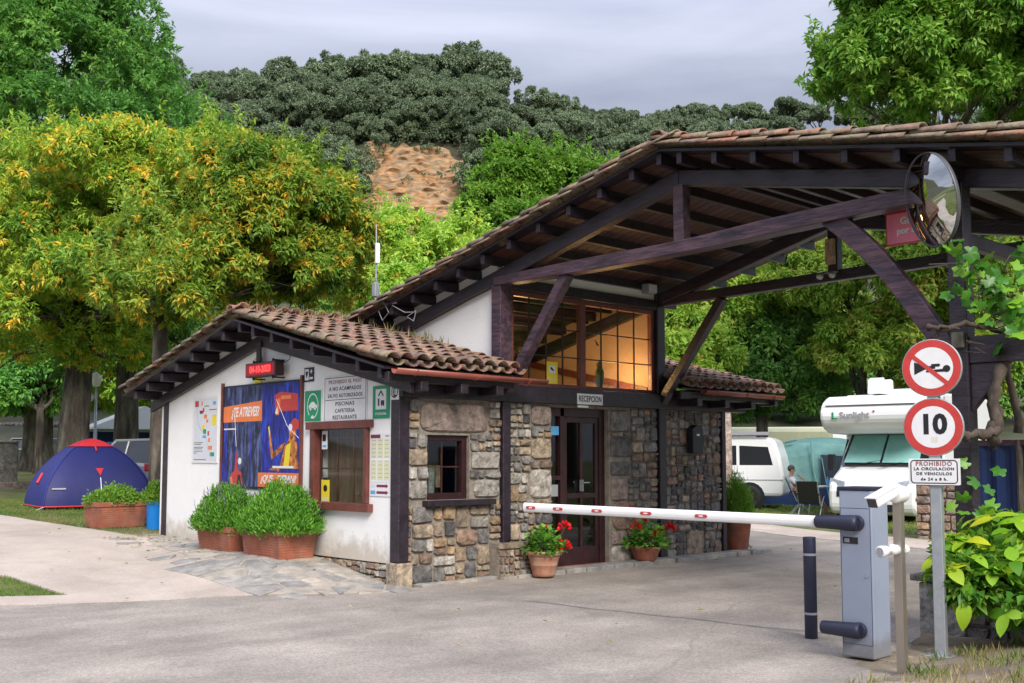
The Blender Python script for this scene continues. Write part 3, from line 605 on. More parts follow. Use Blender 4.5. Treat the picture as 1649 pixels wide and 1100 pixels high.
# inside downstairs
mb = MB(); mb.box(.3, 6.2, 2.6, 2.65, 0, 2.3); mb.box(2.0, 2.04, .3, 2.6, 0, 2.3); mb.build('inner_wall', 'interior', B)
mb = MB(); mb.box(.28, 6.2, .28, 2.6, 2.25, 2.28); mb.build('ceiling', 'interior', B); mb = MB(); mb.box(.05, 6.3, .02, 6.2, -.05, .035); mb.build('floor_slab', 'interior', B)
# door -----------------------------------------------------------------
dr = link('door_frame', None, B, label='dark red timber entrance with a narrow side light')
mb = MB()
for b in [(2.58, 2.64, .04, 2.24), (2.84, 2.92, .04, 2.24), (3.64, 3.75, .04, 2.24), (2.64, 3.64, 2.12, 2.24), (2.64, 2.84, .04, .2), (2.64, 2.84, 1.24, 1.30)]: mb.box(b[0], b[1], .08, .20, b[2], b[3])
mb.build('frame', 'darkred', dr, bevel=.006)
mb = MB(); mb.box(2.64, 2.84, .13, .136, .2, 2.12); mb.build('side_pane', 'glass', dr)
dd = link('door', None, B, label='half glazed double door, dark red, closed')
mb = MB()
for b in [(2.92, 2.99, .06, 2.12), (3.57, 3.64, .06, 2.12), (3.26, 3.31, .06, 2.12), (2.99, 3.26, .06, .3), (3.31, 3.57, .06, .3), (2.99, 3.26, 2.04, 2.12), (3.31, 3.57, 2.04, 2.12), (2.99, 3.26, .98, 1.05), (3.31, 3.57, .98, 1.05)]: mb.box(b[0], b[1], .10, .15, b[2], b[3])
mb.build('leaf_frame', 'darkred', dd, bevel=.005)
for a, b in ((2.99, 3.26), (3.31, 3.57)):
    for z0, z1 in ((.3, .98), (1.05, 2.04)): mb = MB(); mb.box(a, b, .122, .128, z0, z1); mb.build('pane', 'glass', dd)
mb = MB(); mb.box(3.245, 3.26, .04, .1, 1.08, 1.24); mb.tube([(3.25, .06, 1.2), (3.25, .02, 1.2), (3.36, .02, 1.2)], .009); mb.build('handle', 'galv', dd)
mb = MB(); mb.box(2.55, 3.78, -.10, .3, .0, .06); mb.build('threshold', 'terra', B)
for (x, z, w, h, c) in [(3.42, 1.30, .10, .34, 'red'), (3.10, 1.55, .14, .4, 'orangewall'), (3.47, .62, .07, .2, 'signwhite'), (3.40, 1.72, .18, .3, 'redwood'), (3.08, .7, .08, .4, 'redwood')]:
    mb = MB(); mb.box(x-w/2, x+w/2, .62, .7, z-h/2, z+h/2); o = mb.build('leaflet_rack', c, None, bevel=.01); tag(o, {'red': 'small red extinguisher seen through the door glass', 'orangewall': 'orange poster seen through the upper left door glass', 'signwhite': 'small white notice low behind the door glass', 'redwood': 'brown board seen through the upper right door glass' if x > 3.2 else 'narrow brown board low behind the left door glass'}[c], 'notice')
o = MB().box(3.0, 3.22, -.104, -.10, 2.245, 2.275) ; o.build('name_strip', 'signwhite', dr)
# big roof over the porch --------------------------------------------
V0, V1 = -6.9, 3.05
slab(-3, V1, 1.25, 5.95, bz, .03, 'porch_deck', 'wood', B); slab(V0, -3, 1.25, 5.95, bz, .03, 'porch_deck', 'wood', B)
vv = [-6.71, -6.23, -5.72, -5.2, -4.68, -4.18, -3.70, -3.24]+[-2.98+.02, -2.56, -2.07, -1.57, -1.05, -.52, -.02, .47, .95, 1.45, 1.95, 2.45]
for v in vv:
    z = bz(v); mb = MB(); mb.box(1.30, 5.9, v-.035, v+.035, z-.125, z-.003); mb.build('purlin', 'wood', B, bevel=.006)
# plank joints under the deck: boards laid across the purlins
for i in range(31):
    u = 1.42+i*.145
    for (a, b) in ((V0+.05, -3.02), (-2.98, 0.0)):
        mb = MB(); mb.prism([(a, bz(a)-.004), (b, bz(b)-.004), (b, bz(b)-.016), (a, bz(a)-.016)], 'x', u+.006, u+.139); mb.build('ceiling_board', 'boards', B)
def poly_beam(name, top, bot, u0, u1, mat='wood'):
    mb = MB(); mb.prism(list(bot)+list(top)[::-1], 'x', u0, u1); return mb.build(name, mat, B, bevel=.012)
def curve(pts, n=5):
    out = []
    for i in range(len(pts)-1):
        p0 = pts[max(i-1, 0)]; p1 = pts[i]; p2 = pts[i+1]; p3 = pts[min(i+2, len(pts)-1)]
        for k in range(n):
            t = k/n; out.append(tuple(.5*((2*p1[j])+(-p0[j]+p2[j])*t+(2*p0[j]-5*p1[j]+4*p2[j]-p3[j])*t*t+(-p0[j]+3*p1[j]-3*p2[j]+p3[j])*t**3) for j in (0, 1)))
    return out+[pts[-1]]
for t, (u0, u1) in enumerate(((1.58, 1.74), (4.82, 4.98))):
    w = 'woodw' if t == 0 else 'wood'
    poly_beam('rafter', [(-3.0, 4.76), (-1.12, 4.30), (.03, 4.01), (2.9, 3.33)], [(-3.0, 4.585), (-2.14, 4.37), (-.56, 3.97), (.6, 3.72), (2.9, 3.15)], u0+.01, u1-.01)
    poly_beam('rafter', [(-3.0, 4.76), (-7.0, 3.98)], [(-3.0, 4.585), (-6.98, 3.80)], u0+.01, u1-.01)
    if t == 0:
        poly_beam('tie_beam', curve([(.06, 3.93), (-1.64, 3.95), (-3.05, 3.955), (-4.25, 4.01), (-5.28, 4.035), (-6.02, 4.05)]), curve([(.06, 3.81), (-1.64, 3.795), (-3.05, 3.81), (-4.25, 3.845), (-5.28, 3.88), (-6.02, 3.90)]), u0-.02, u1+.02, 'woodw')
        mb = MB(); o_ = curve([(-5.04, 3.88), (-5.36, 3.55), (-5.62, 3.22), (-5.92, 2.78), (-6.05, 2.60)]); i_ = curve([(-4.76, 3.86), (-5.10, 3.55), (-5.42, 3.18), (-5.74, 2.72), (-6.05, 2.30)])
        mb.prism(i_+o_[::-1], 'x', 1.60, 1.72); mb.build('brace', 'woodw', B, bevel=.01)
        poly_beam('king_post', [(-3.06, 4.60), (-2.92, 4.60)], [(-3.06, 3.95), (-2.92, 3.95)], 1.59, 1.73, 'woodw')
        mb = MB(); mb.beam((1.66, -1.22, 3.82), (1.66, -.13, 2.42), .12, .14, up=(1, 0, 0)); mb.build('brace', 'woodw', B, bevel=.01)
        mb = MB(); mb.box(1.58, 1.75, -6.19, -6.03, -.05, 4.02); mb.build('porch_post', 'wood', B, bevel=.012, label='heavy outer post wound with a vine')
    else:
        mb = MB(); mb.beam((4.9, .0, 3.905), (4.9, -6.3, 3.985), .13, .14, up=(0, 0, 1)); mb.build('tie_beam', 'wood', B, bevel=.01)
        poly_beam('king_post', [(-3.07, 4.6), (-2.93, 4.6)], [(-3.07, 3.95), (-2.93, 3.95)], 4.83, 4.97)
        mb = MB(); mb.beam((4.9, -1.20, 3.85), (4.9, -.05, 2.38), .12, .14, up=(1, 0, 0)); mb.build('brace', 'wood', B, bevel=.01)
        mb = MB(); mb.box(4.82, 4.98, -6.22, -6.04, -.05, 4.0); mb.build('porch_post', 'wood', B, bevel=.012)
mb = MB(); mb.box(1.2, 5.9, -6.20, -6.02, 4.03, 4.15); mb.build('wall_plate', 'wood', B, bevel=.01)
mb = MB(); mb.box(1.76, 4.80, -6.16, -6.06, 3.45, 3.58); mb.build('tie_rail', 'wood', B, bevel=.01)
mb = MB(); mb.box(1.60, 1.72, -8.6, -6.19, 2.38, 2.62); mb.prism([(-6.19, 2.38), (-6.45, 2.38), (-6.40, 2.2), (-6.19, 1.95)], 'x', 1.62, 1.70); mb.box(1.60, 1.72, -8.7, -8.56, 0, 2.38); mb.build('pergola_beam', 'wood', B, bevel=.01, label='short outrigger beam carrying the vine')
mb = MB(); mb.box(1.545, 1.578, -6.17, -6.06, 2.52, 2.66); mb.build('post_block', 'bark', B, bevel=.006)

# roof tiles ----------------------------------------------------------
def tile_mesh(name, mat, flip=False, L_=.44, n=6, r1=.100, r0=.078, seed=0):
    mb = MB(); vs = []; q = random.Random(seed)
    for (y, r) in ((0, r1), (L_, r0)):
        for rr in (r, r-.016):
            for i in range(n+1):
                t = math.pi*i/n; vs.append((rr*math.cos(t)*1.02, y+q.uniform(-.006, .006)*(y == 0), rr*math.sin(t)*.78*(-1 if flip else 1)))
    a = n+1; fs = []
    for i in range(n):
        fs += [(i, i+1, 2*a+i+1, 2*a+i), (a+i, a+i+1, 3*a+i+1, 3*a+i), (i, i+1, a+i+1, a+i), (2*a+i, 2*a+i+1, 3*a+i+1, 3*a+i)]
    fs += [(0, a, 3*a, 2*a), (n, a+n, 3*a+n, 2*a+n)]
    mb.add(vs, fs); return mb.mesh(name, mat, True)
TM = [tile_mesh('cover_tile', 'tile', seed=i) for i in range(3)]; TP = tile_mesh('pan_tile', 'tile', True)
TV = [tile_mesh('verge_tile', 'tilev', seed=9+i) for i in range(2)]; TPV = tile_mesh('verge_pan', 'tilev', True)
TJ = tile_mesh('t', 'tilej', n=4); TJP = tile_mesh('t', 'tilej', True, n=3)
def mat4(loc, rot, s=1): return Matrix.LocRotScale(Vector(loc), rot.to_quaternion() if hasattr(rot, 'to_quaternion') else rot, Vector((s, s, s)))
from mathutils import Euler
def joined(name, items, parent, mat, label=None):
    "many small pieces past the limit joined into one mesh"
    V = []; F = []; off = 0
    for me, mw in items:
        co = np.empty(len(me.vertices)*3, np.float32); me.vertices.foreach_get('co', co); co = co.reshape(-1, 3); A_ = np.array(mw)
        V.append(co@A_[:3, :3].T+A_[:3, 3]); F += [tuple(i+off for i in p.vertices) for p in me.polygons]; off += len(co)
    me = bpy.data.meshes.new(name); me.from_pydata(np.vstack(V).tolist(), [], F); me.materials.append(mt[mat] if isinstance(mat, str) else mat)
    me.polygons.foreach_set('use_smooth', [True]*len(me.polygons)); return link(name, me, parent, kind='stuff', label=label)
def course(u_list, eave_v, ridge_v, fz, slope, single, parent, expo=.33, far=False, vergefirst=False, jit=1):
    """tiles up one slope; rows of pans with covers over their joints. single(u, v) decides which are objects of their own"""
    sgn = 1 if ridge_v > eave_v else -1; n = int(abs(ridge_v-eave_v)/expo)+1; rest = []; cs = math.cos(math.atan(slope))
    for ci, (u, kind) in enumerate(u_list):
        for k in range(n):
            v = eave_v+sgn*k*expo*cs+rng.uniform(-.012, .012)*jit; base = fz(v)+.03
            z = base+(.105 if kind == 'pan' else .085)+(0 if kind == 'pan' else .028)
            rz = (0 if sgn > 0 else math.pi)+rng.uniform(-.035, .035)*jit
            rx = math.atan(slope)-.055+rng.uniform(-.02, .02)*jit
            e = Euler((rx, rng.uniform(-.05, .05)*jit, rz)); loc = (u+rng.uniform(-.008, .008)*jit, v, z+rng.uniform(-.006, .008)*jit)
            vg = ci < 2 and vergefirst
            if single(u, v):
                me = (TPV if vg else TP) if kind == 'pan' else (rng.choice(TV) if vg else rng.choice(TM))
                link('pan_tile' if kind == 'pan' else 'roof_tile', me, parent, loc, e)
            else: rest.append((TJP if kind == 'pan' else TJ, mat4(loc, e)))
    return rest
def cols(u0, u1, sp=.215):
    n = int((u1-u0)/sp); out = []
    for i in range(n+1): out.append((u0+i*sp, 'cover')); out.append((u0+i*sp+sp/2, 'pan'))
    return out
def roofrow(name, label): return link(name, None, B, label=label)
RA = roofrow('tile_roof', 'front slope of reddish barrel tiles left of the upper windows')
ua = cols(-.46, 1.62); rest = course(ua, -.47, RV-.05, lambda v: dz(v), SL, lambda u, v: True, RA, vergefirst=True)
RB = roofrow('tile_roof', 'small tiled roof slope at the right end')
ub = cols(5.02, 7.42); rest = course(ub, -.47, RV-.05, dz, SL, lambda u, v: v < 1.3, RB)
RC = roofrow('tile_roof', 'rear slope with a lichened verge')
rest += course(cols(-.46, 7.42), 6.92, RV+.05, dz, SL, lambda u, v: u < -.2, RC, vergefirst=True)
joined('tile_field', rest, B, 'tilej', label='barrel tiles on the hidden slopes')
for i in range(5): link('ridge_tile', rng.choice(TV), RA, (-.56+i*.36, RV, dz(RV)+.145), Euler((.02, 0, -R(90))))
rest = []
for i in range(5, 22): rest.append((TJ, mat4((-.56+i*.36, RV, dz(RV)+.145), Euler((.02, 0, -R(90))))))
RD = roofrow('porch_tile_roof', 'big tiled roof over the porch, edge tiles mottled with lichen')
ud = cols(1.28, 5.85)
rest += course(ud, 3.12, -2.98, bz, .24, lambda u, v: u < 1.55, RD, vergefirst=True, expo=.34)
rest += course(ud, -7.0, -3.02, bz, .20, lambda u, v: u < 1.55, RD, vergefirst=True, expo=.34)
for i in range(13): rest.append((TJ, mat4((1.2+i*.36, -3.0, bz(-3)+.16), Euler((.02, 0, -R(90))))))
joined('tile_field', rest, B, 'tilej', label='barrel tiles on top of the big roof')
# a second, lower line of edging tiles along the big verge
for k in range(17): v = 2.9-k*.36; link('verge_tile', rng.choice(TV), RD, (1.245, v, bz(v)+.075), Euler((.24-.03, .0, math.pi)), (1, 1, .8))
for k in range(11): v = -6.95+k*.36; link('verge_tile', rng.choice(TV), RD, (1.245, v, bz(v)+.075), Euler((.2-.03, .0, 0)), (1, 1, .8))
# gutters
def gutter(u0, u1, v, z0, z1, name='gutter'):
    T = link(name, None, B); mb = MB(); r = .065; n = 7; vs = []
    for u, z in ((u0, z0), (u1, z1)):
        for rr in (r, r-.008):
            for i in range(n+1): t = math.pi+math.pi*i/n; vs.append((u, v+rr*math.cos(t), z+rr*math.sin(t)))
    a = n+1; fs = []
    for i in range(n): fs += [(i, i+1, 2*a+i+1, 2*a+i), (a+i, a+i+1, 3*a+i+1, 3*a+i), (i, i+1, a+i+1, a+i), (2*a+i, 2*a+i+1, 3*a+i+1, 3*a+i)]
    fs += [(0, a, 3*a, 2*a), (n, a+n, 3*a+n, 2*a+n)]; mb.add(vs, fs); mb.build('channel', 'copper', T, smooth=True)
    for f in (.12, .5, .86):
        u = u0+(u1-u0)*f; z = z0+(z1-z0)*f; mb = MB(); pts = [(u, v+(r+.006)*math.cos(math.pi+math.pi*i/6), z+(r+.006)*math.sin(math.pi+math.pi*i/6)) for i in range(7)]; mb.tube(pts, .007, 5); mb.build('bracket', 'copper', T)
gutter(-.42, 2.02, -.46, 2.575, 2.555); gutter(5.4, 7.52, -.46, 2.57, 2.56)
mb = MB(); mb.box(7.36, 7.46, -.42, -.12, 2.40, 2.52); mb.build('beam_end', 'wood', B)
# weeds on the roof
def tufts(name, label, spots, n, h, mat, w=.006, spread=.12, **kw):
    P = []; 
    for (x, y, z) in spots: P.append(np.array([x, y, z])+nr.normal(size=(n, 3))*np.array([spread, spread, .004]))
    P = np.vstack(P); A = np.column_stack([nr.normal(0, .28, len(P)), nr.normal(0, .28, len(P)), np.ones(len(P))])
    return leaves(name, P, A, sph(len(P)), nr.uniform(.4, 1.2, len(P))*h, w, nr.uniform(0, 1, len(P)), mat, kw.pop('parent', None), label=label, kind='stuff', **kw)
sp = [(rng.uniform(-.3, 1.6), RV+rng.uniform(-.5, .1), dz(RV)+.14) for _ in range(26)]+[(rng.uniform(1.2, 1.68), rng.uniform(1.0, 3.1), 0) for _ in range(26)]
sp = [(a, b, dz(b)+.12) for a, b, c in sp]
tufts('roof_weeds', 'dry grass growing between the tiles of the low roof', sp, 8, .21, 'drygrass', spread=.07, cat='weeds')
sp = [(rng.uniform(-.4, .1), v, dz(v)+.14) for v in (3.3, 3.9, 4.6, 5.1, 5.6)]
tufts('roof_weeds', 'few dry weeds on the left verge of the low roof', sp, 6, .2, 'drygrass', spread=.05, cat='weeds')
# ------------------------------------------------------------------ signs on the white gable (each: x right, z up, front towards -y)
def gsign(name, label, v, z, cat='sign', x=-.004): return thing(name, label, cat, (x, v, z), R(-90))
def rrect(w, h, r, n=5):
    pts = []
    for cx, cz, a0 in ((w/2-r, h/2-r, 0), (-w/2+r, h/2-r, 90), (-w/2+r, -h/2+r, 180), (w/2-r, -h/2+r, 270)):
        for i in range(n+1): t = R(a0+90*i/n); pts.append((cx+r*math.cos(t), cz+r*math.sin(t)))
    return pts
def panel(T, w, h, t, mat, name='board', r=.0, bevel=0):
    mb = MB()
    if r: mb.prism(rrect(w, h, r), 'y', -t, 0)
    else: mb.box(-w/2, w/2, -t, 0, -h/2, h/2)
    return mb.build(name, mat, T, bevel=bevel)
def flat(T, pts, mat, y, name='print'): mb = MB(); mb.prism(pts, 'y', y, y+.0008); return mb.build(name, mat, T)
def rect(T, x, z, w, h, mat, y, name='print'): return flat(T, [(x-w/2, z-h/2), (x+w/2, z-h/2), (x+w/2, z+h/2), (x-w/2, z+h/2)], mat, y, name)
def disc(T, x, z, r, mat, y, name='print', n=24, sz=1): return flat(T, [(x+r*math.cos(2*math.pi*i/n), z+r*sz*math.sin(2*math.pi*i/n)) for i in range(n)], mat, y, name)
def frame(T, w, h, r, t, mat, y, name='border'):
    o = rrect(w, h, r); i_ = rrect(w-2*t, h-2*t, max(r-t, .003)); mb = MB(); n = len(o)
    mb.add([(x, y, z) for x, z in o]+[(x, y, z) for x, z in i_], [(k, (k+1) % n, n+(k+1) % n, n+k) for k in range(n)]); return mb.build(name, mat, T)
def ring(T, x, z, r, t, mat, y, sz=1, a0=0, a1=360, name='print'):
    n = 28; mb = MB(); vs = []
    for q in (r, r-t):
        for i in range(n+1): a = R(a0+(a1-a0)*i/n); vs.append((x+q*math.cos(a), y, z+q*sz*math.sin(a)))
    mb.add(vs, [(i, i+1, n+2+i, n+1+i) for i in range(n)]); return mb.build(name, mat, T)
# campsite map
T = gsign('map_board', 'tall pale site map board with scattered coloured spots, nearest the left end of the wall', 4.92, 1.98)
panel(T, .82, 1.02, .012, 'signwhite'); mt['palemap'] = M('pale_map_print', (.60, .63, .68), .5, var=.05); rect(T, .02, 0, .74, .96, 'palemap', -.0135)
for x, z, w, h, c in [(-.27, .40, .12, .09, 'red'), (-.10, .40, .04, .07, 'orange'), (-.12, .27, .1, .05, 'purple'), (-.05, .30, .05, .07, 'red'), (.05, .36, .15, .015, 'green'), (.25, .30, .25, .014, 'red'), (.30, .14, .13, .16, 'yellow'), (.02, .20, .10, .06, 'orange'), (.08, .13, .07, .05, 'orange'),
                      (-.04, .04, .09, .06, 'yellow'), (.0, -.03, .10, .07, 'green'), (.12, -.06, .05, .07, 'red'), (.15, -.16, .06, .06, 'orange'), (.18, -.28, .14, .06, 'orange'), (.25, -.38, .14, .06, 'green'), (-.01, -.11, .12, .04, 'skyblue'), (.30, .40, .1, .05, 'skyblue')]: rect(T, x, z, w, h, c, -.0148)
mb = MB(); mb.tube([(x, -.0145, z) for x, z in [(-.27, .35), (-.22, .1), (-.12, .0), (.05, -.1), (.12, -.25), (.25, -.45)]], .004, 4); mb.build('map_path', 'greyprint', T)
for i, (z, w) in enumerate([(-.20, .30), (-.225, .25), (-.27, .32), (-.295, .28), (-.33, .3), (-.36, .1), (-.46, .4)]): rect(T, -.35+w/2, z, w, .008, 'black', -.0148, 'text_line')
# poster
mt['rockphoto'] = M('printed_waterfall_dark', (.012, .016, .055), .45, var=.9, vs=6, stretch=(2.6, 1, .7), col2=(.09, .12, .30), det=14)
mt['waterphoto'] = M('printed_waterfall_blue', (.010, .012, .20), .45, var=.9, vs=6, stretch=(3.2, 1, .6), col2=(.02, .05, .46), det=14)
T = gsign('canyoning_poster', 'big blue photo poster of people descending a waterfall, in a dark frame', 3.25, 1.86, 'poster')
panel(T, 2.18, 1.50, .02, 'black', 'frame'); rect(T, -.49, .0, 1.10, 1.45, 'rockphoto', -.0215); rect(T, .56, 0, 1.00, 1.45, 'waterphoto', -.0215)
for x, w, c in [(-1.0, .09, 'skyblue'), (-.72, .02, 'skyblue'), (.1, .015, 'signwhite'), (-.25, .02, 'greyprint')]:
    flat(T, [(x-w, -.70), (x+w, -.70), (x+w*.5, .2), (x-w*.2, .2)], 'waterphoto', -.0222, 'water_streak')
flat(T, [(-1.06, .21), (.06, .21), (.06, .50), (-1.06, .44)], 'orange', -.023, 'banner')
text('¿TE ATREVES?', .19, 'signwhite', T, -.42, -.024, .345, bold=.006, fit=.80, shear=.25)
flat(T, [(.42, .33), (1.02, .33), (1.0, .56), (.55, .60), (.40, .56)], 'red', -.023, 'badge'); flat(T, [(.44, .28), (.52, .28), (.56, .5), (.50, .52)], 'orange', -.0238, 'badge'); flat(T, [(.42, .30), (.50, .30), (.47, .40)], 'signwhite', -.0243, 'badge')
rect(T, .70, .52, .26, .05, 'orange', -.0242, 'badge')
rect(T, -.86, .11, .36, .02, 'signwhite', -.023, 'text_line'); rect(T, .65, -.44, .55, .03, 'signwhite', -.0246, 'text_line')
flat(T, [(-.02, -.52), (1.06, -.52), (1.06, -.72), (-.02, -.72)], 'orange', -.0236, 'banner'); text('¿QUE... DEBAN?', .14, 'signwhite', T, .52, -.0245, -.61, bold=.005, fit=.95, shear=.25)
mt['skin_print'] = M('orange_lit_print', (.62, .22, .04), .5, var=.6, vs=14, col2=(.16, .05, .03))
mb = MB()   # printed figure in amber light with a red helmet and a head lamp
def fl(pts, mat, y=-.0232, n='printed_figure'): flat(T, pts, mat, y, n)
fl([(.98, -.46), (.55, -.46), (.62, -.30), (.68, -.16), (.80, -.05), (1.0, -.10), (1.05, -.46)], 'skin_print'); fl([(.62, -.22), (.34, -.34), (.26, .0), (.31, .02), (.38, -.24), (.60, -.13), (.7, -.1)], 'skin_print', -.0234)
fl([(.27, -.01), (.24, .12), (.27, .13), (.30, .03)], 'yellow', -.0236); fl([(.66, -.44), (.72, -.15), (.85, -.10), (.80, -.44)], 'yellow', -.0236); fl([(.80, -.06), (.80, .06), (.90, .12), (.98, .02), (.95, -.08)], 'skin_print', -.0235)
fl([(.82, .05), (.84, .17), (.93, .23), (1.04, .19), (1.05, .08), (.95, .06)], 'red', -.0238); disc(T, .83, .10, .05, 'signwhite', -.0242, 'head_lamp'); fl([(.3, -.48), (.36, -.41), (.55, -.44), (.55, -.5)], 'skin_print', -.0235)
fl([(-.76, -.7), (-.80, -.55), (-.70, -.50), (-.67, -.22), (-.64, -.22), (-.62, -.48), (-.50, -.52), (-.46, -.7)], 'red', -.0232); fl([(-.80, -.7), (-.84, -.60), (-.77, -.58), (-.74, -.7)], 'orange', -.0234); disc(T, -.55, -.36, .05, 'signwhite', -.0236, 'helmet', 12); fl([(-.62, -.7), (-.6, -.55), (-.52, -.57), (-.50, -.7)], 'black', -.0234)
mb = MB(); mb.tube([(-.66, -.0235, -.15), (-.72, -.0235, .30)], .004, 4); mb.tube([(.45, -.0235, .5), (.75, -.0235, .12), (1.05, -.0235, -.05)], .004, 4); mb.build('printed_rope', 'signwhite', T)
for x in (-1.105, 1.105): mb = MB(); mb.box(x-.02, x+.02, -.04, 0, -.78, .80); mb.build('frame_rail', 'redwood', T)
# led display
T = gsign('led_display', 'red LED date display in a box hung under the gable peak', 2.92, 2.775, 'display')
mb = MB(); mb.box(-.41, .41, -.22, -.08, -.10, .10); mb.build('case', 'darkred', T, bevel=.01); mt['led'] = emat('led_red', (1, .02, .02), 2.2); mt['ledbg'] = M('led_screen', (.35, .005, .01), .3, var=0); rect(T, 0, 0, .76, .155, 'ledbg', -.222, 'screen')
text('04-10-2023', .125, 'led', T, 0, -.2235, 0, bold=.003, sx=.98)
for x in (-.25, .28): mb = MB(); mb.box(x-.01, x+.01, -.19, -.17, -.14, .14); [mb.box(x-.01, x+.01, -.17, 0, z-.01, z+.01) for z in (-.12, .12)]; mb.build('bracket', 'black', T)
mb = MB(); mb.tube([(.41, -.12, .05), (.5, -.05, .12), (.46, -.01, .26)], .006, 5); mb.build('cable', 'black', T)
T = gsign('yellow_notice', 'plain yellow upright notice half hidden behind the red LED display', 3.35, 2.80); panel(T, .20, .36, .008, 'yellow')
# aed, ev, text sign, camping, wifi
mb = None
T = gsign('defibrillator_sign', 'small black and white square sign with a heart, above the green car sign', 2.0, 2.66); panel(T, .23, .19, .008, 'black'); rect(T, -.05, 0, .1, .15, 'signwhite', -.0092); flat(T, [(-.085, .03), (-.05, -.05), (-.015, .03), (-.035, .05), (-.05, .035), (-.065, .05)], 'black', -.0104); text('+', .1, 'signwhite', T, .06, -.0094, .035, bold=.004); rect(T, .055, -.05, .09, .03, 'signwhite', -.0094)
T = gsign('electric_car_sign', 'green sign with a white car and plug cable in an oval ring', 1.89, 2.235); panel(T, .42, .44, .008, 'signwhite'); rect(T, 0, 0, .39, .41, 'green', -.0092)
ring(T, 0, .0, .135, .014, 'signwhite', -.0102, 1.25, -100, 230); flat(T, [(-.10, -.03), (-.095, .01), (-.06, .03), (-.03, .055), (.03, .055), (.06, .025), (.10, .01), (.105, -.03)], 'signwhite', -.0104); disc(T, -.055, -.035, .022, 'signwhite', -.0104); disc(T, .055, -.035, .022, 'signwhite', -.0104); flat(T, [(-.05, -.15), (-.02, -.17), (.03, -.15), (.0, -.12)], 'signwhite', -.0104)
T = gsign('prohibition_text_sign', 'wide white enamel sign with six lines of black lettering', 1.14, 2.30); panel(T, .96, .60, .01, 'signwhite', r=.03); frame(T, .93, .57, .03, .008, 'black', -.0112)
mt['fadedred'] = M('faded_red_print', (.30, .10, .10), .5, var=.3, vs=20)
for s_, z, c, k in [('PROHIBIDO EL PASO', .225, 'fadedred', .74), ('A NO ACAMPADOS', .135, 'black', .72), ('SALVO AUTORIZADOS', .045, 'black', .78), ('PISCINAS', -.06, 'black', .42), ('CAFETERIA', -.15, 'black', .44), ('RESTAURANTE', -.235, 'black', .54)]:
    text(s_, .068, c, T, 0, -.0115, z, bold=.0008, space=1.15, fit=k)
rect(T, 0, -.005, .90, .008, 'black', -.0112)
T = gsign('camping_category_sign', 'green framed campsite sign with a tent pictogram beside the corner post', .36, 2.23); panel(T, .34, .40, .008, 'green'); rect(T, .0, .035, .22, .25, 'signwhite', -.0092)
flat(T, [(-.06, .08), (0, .15), (.06, .08), (.04, .07), (0, .12), (-.04, .07)], 'black', -.0102); rect(T, -.045, .0, .03, .09, 'black', -.0102); rect(T, .035, -.005, .07, .05, 'black', -.0102); disc(T, .02, -.035, .014, 'black', -.0102); disc(T, .055, -.035, .014, 'black', -.0102); text('3ª CATEGORIA', .04, 'signwhite', T, 0, -.0095, -.145, bold=.001, sx=.85)
T = gsign('wifi_sign', 'small square white sign with a black round wireless emblem on top of the corner post', .05, 2.34, x=-.03); panel(T, .17, .19, .008, 'signwhite', r=.01); disc(T, 0, 0, .072, 'black', -.0092); ring(T, -.01, .0, .05, .012, 'signwhite', -.0102, 1, 95, 265); ring(T, -.01, .0, .028, .012, 'signwhite', -.0102, 1, 95, 265); rect(T, .03, 0, .05, .07, 'signwhite', -.0102); rect(T, .03, 0, .01, .055, 'black', -.011)
# price lists, arrows
T = gsign('price_board', 'cream price list with nine ruled panels right of the ticket window', .365, 1.545); panel(T, .42, .60, .006, 'signwhite'); rect(T, -.10, .265, .20, .045, 'purple', -.0072); rect(T, .14, .268, .08, .02, 'greyprint', -.0072)
for r in range(2):
    for c in range(3): rect(T, -.135+.135*c, .12-.27*r, .115, .235, 'cream', -.0073, 'price_panel'); frame_ = None
for c in range(3):
    for k in range(10): rect(T, -.135+.135*c, .215-.05*k, .08, .006, 'greyprint', -.0082, 'text_line')
T = gsign('direction_plate', 'white plate with two maroon arrows below the price list', .365, 1.165); panel(T, .42, .17, .006, 'signwhite')
for z in (.04, -.04): flat(T, [(-.07, z-.016), (.12, z-.016), (.12, z-.028), (.17, z), (.12, z+.028), (.12, z+.016), (-.07, z+.016)], 'purple', -.0072, 'arrow'); rect(T, -.145, z, .1, .045, 'skyblue' if z < 0 else 'palemap', -.0072)
T = gsign('window_sticker', 'small picture sticker at the upper left of the ticket window pane', 1.68, 1.78, 'sticker', x=.045); panel(T, .13, .24, .002, 'signwhite'); rect(T, -.01, .03, .08, .09, 'black', -.003); rect(T, 0, -.08, .09, .03, 'skyblue', -.003)
T = gsign('yellow_leaflet', 'yellow leaflet in the lower left corner of the ticket window', 1.64, 1.11, 'sticker', x=.04); panel(T, .19, .30, .003, 'yellow'); disc(T, 0, .04, .045, 'black', -.0042); rect(T, 0, -.10, .14, .05, 'cream', -.0042); rect(T, 0, .165, .12, .03, 'black', -.0042)
T = gsign('white_leaflet', 'narrow white slip in the lower right corner of the ticket window', .745, 1.06, 'sticker', x=.04); panel(T, .07, .22, .002, 'signwhite'); rect(T, 0, .02, .03, .12, 'red', -.003)
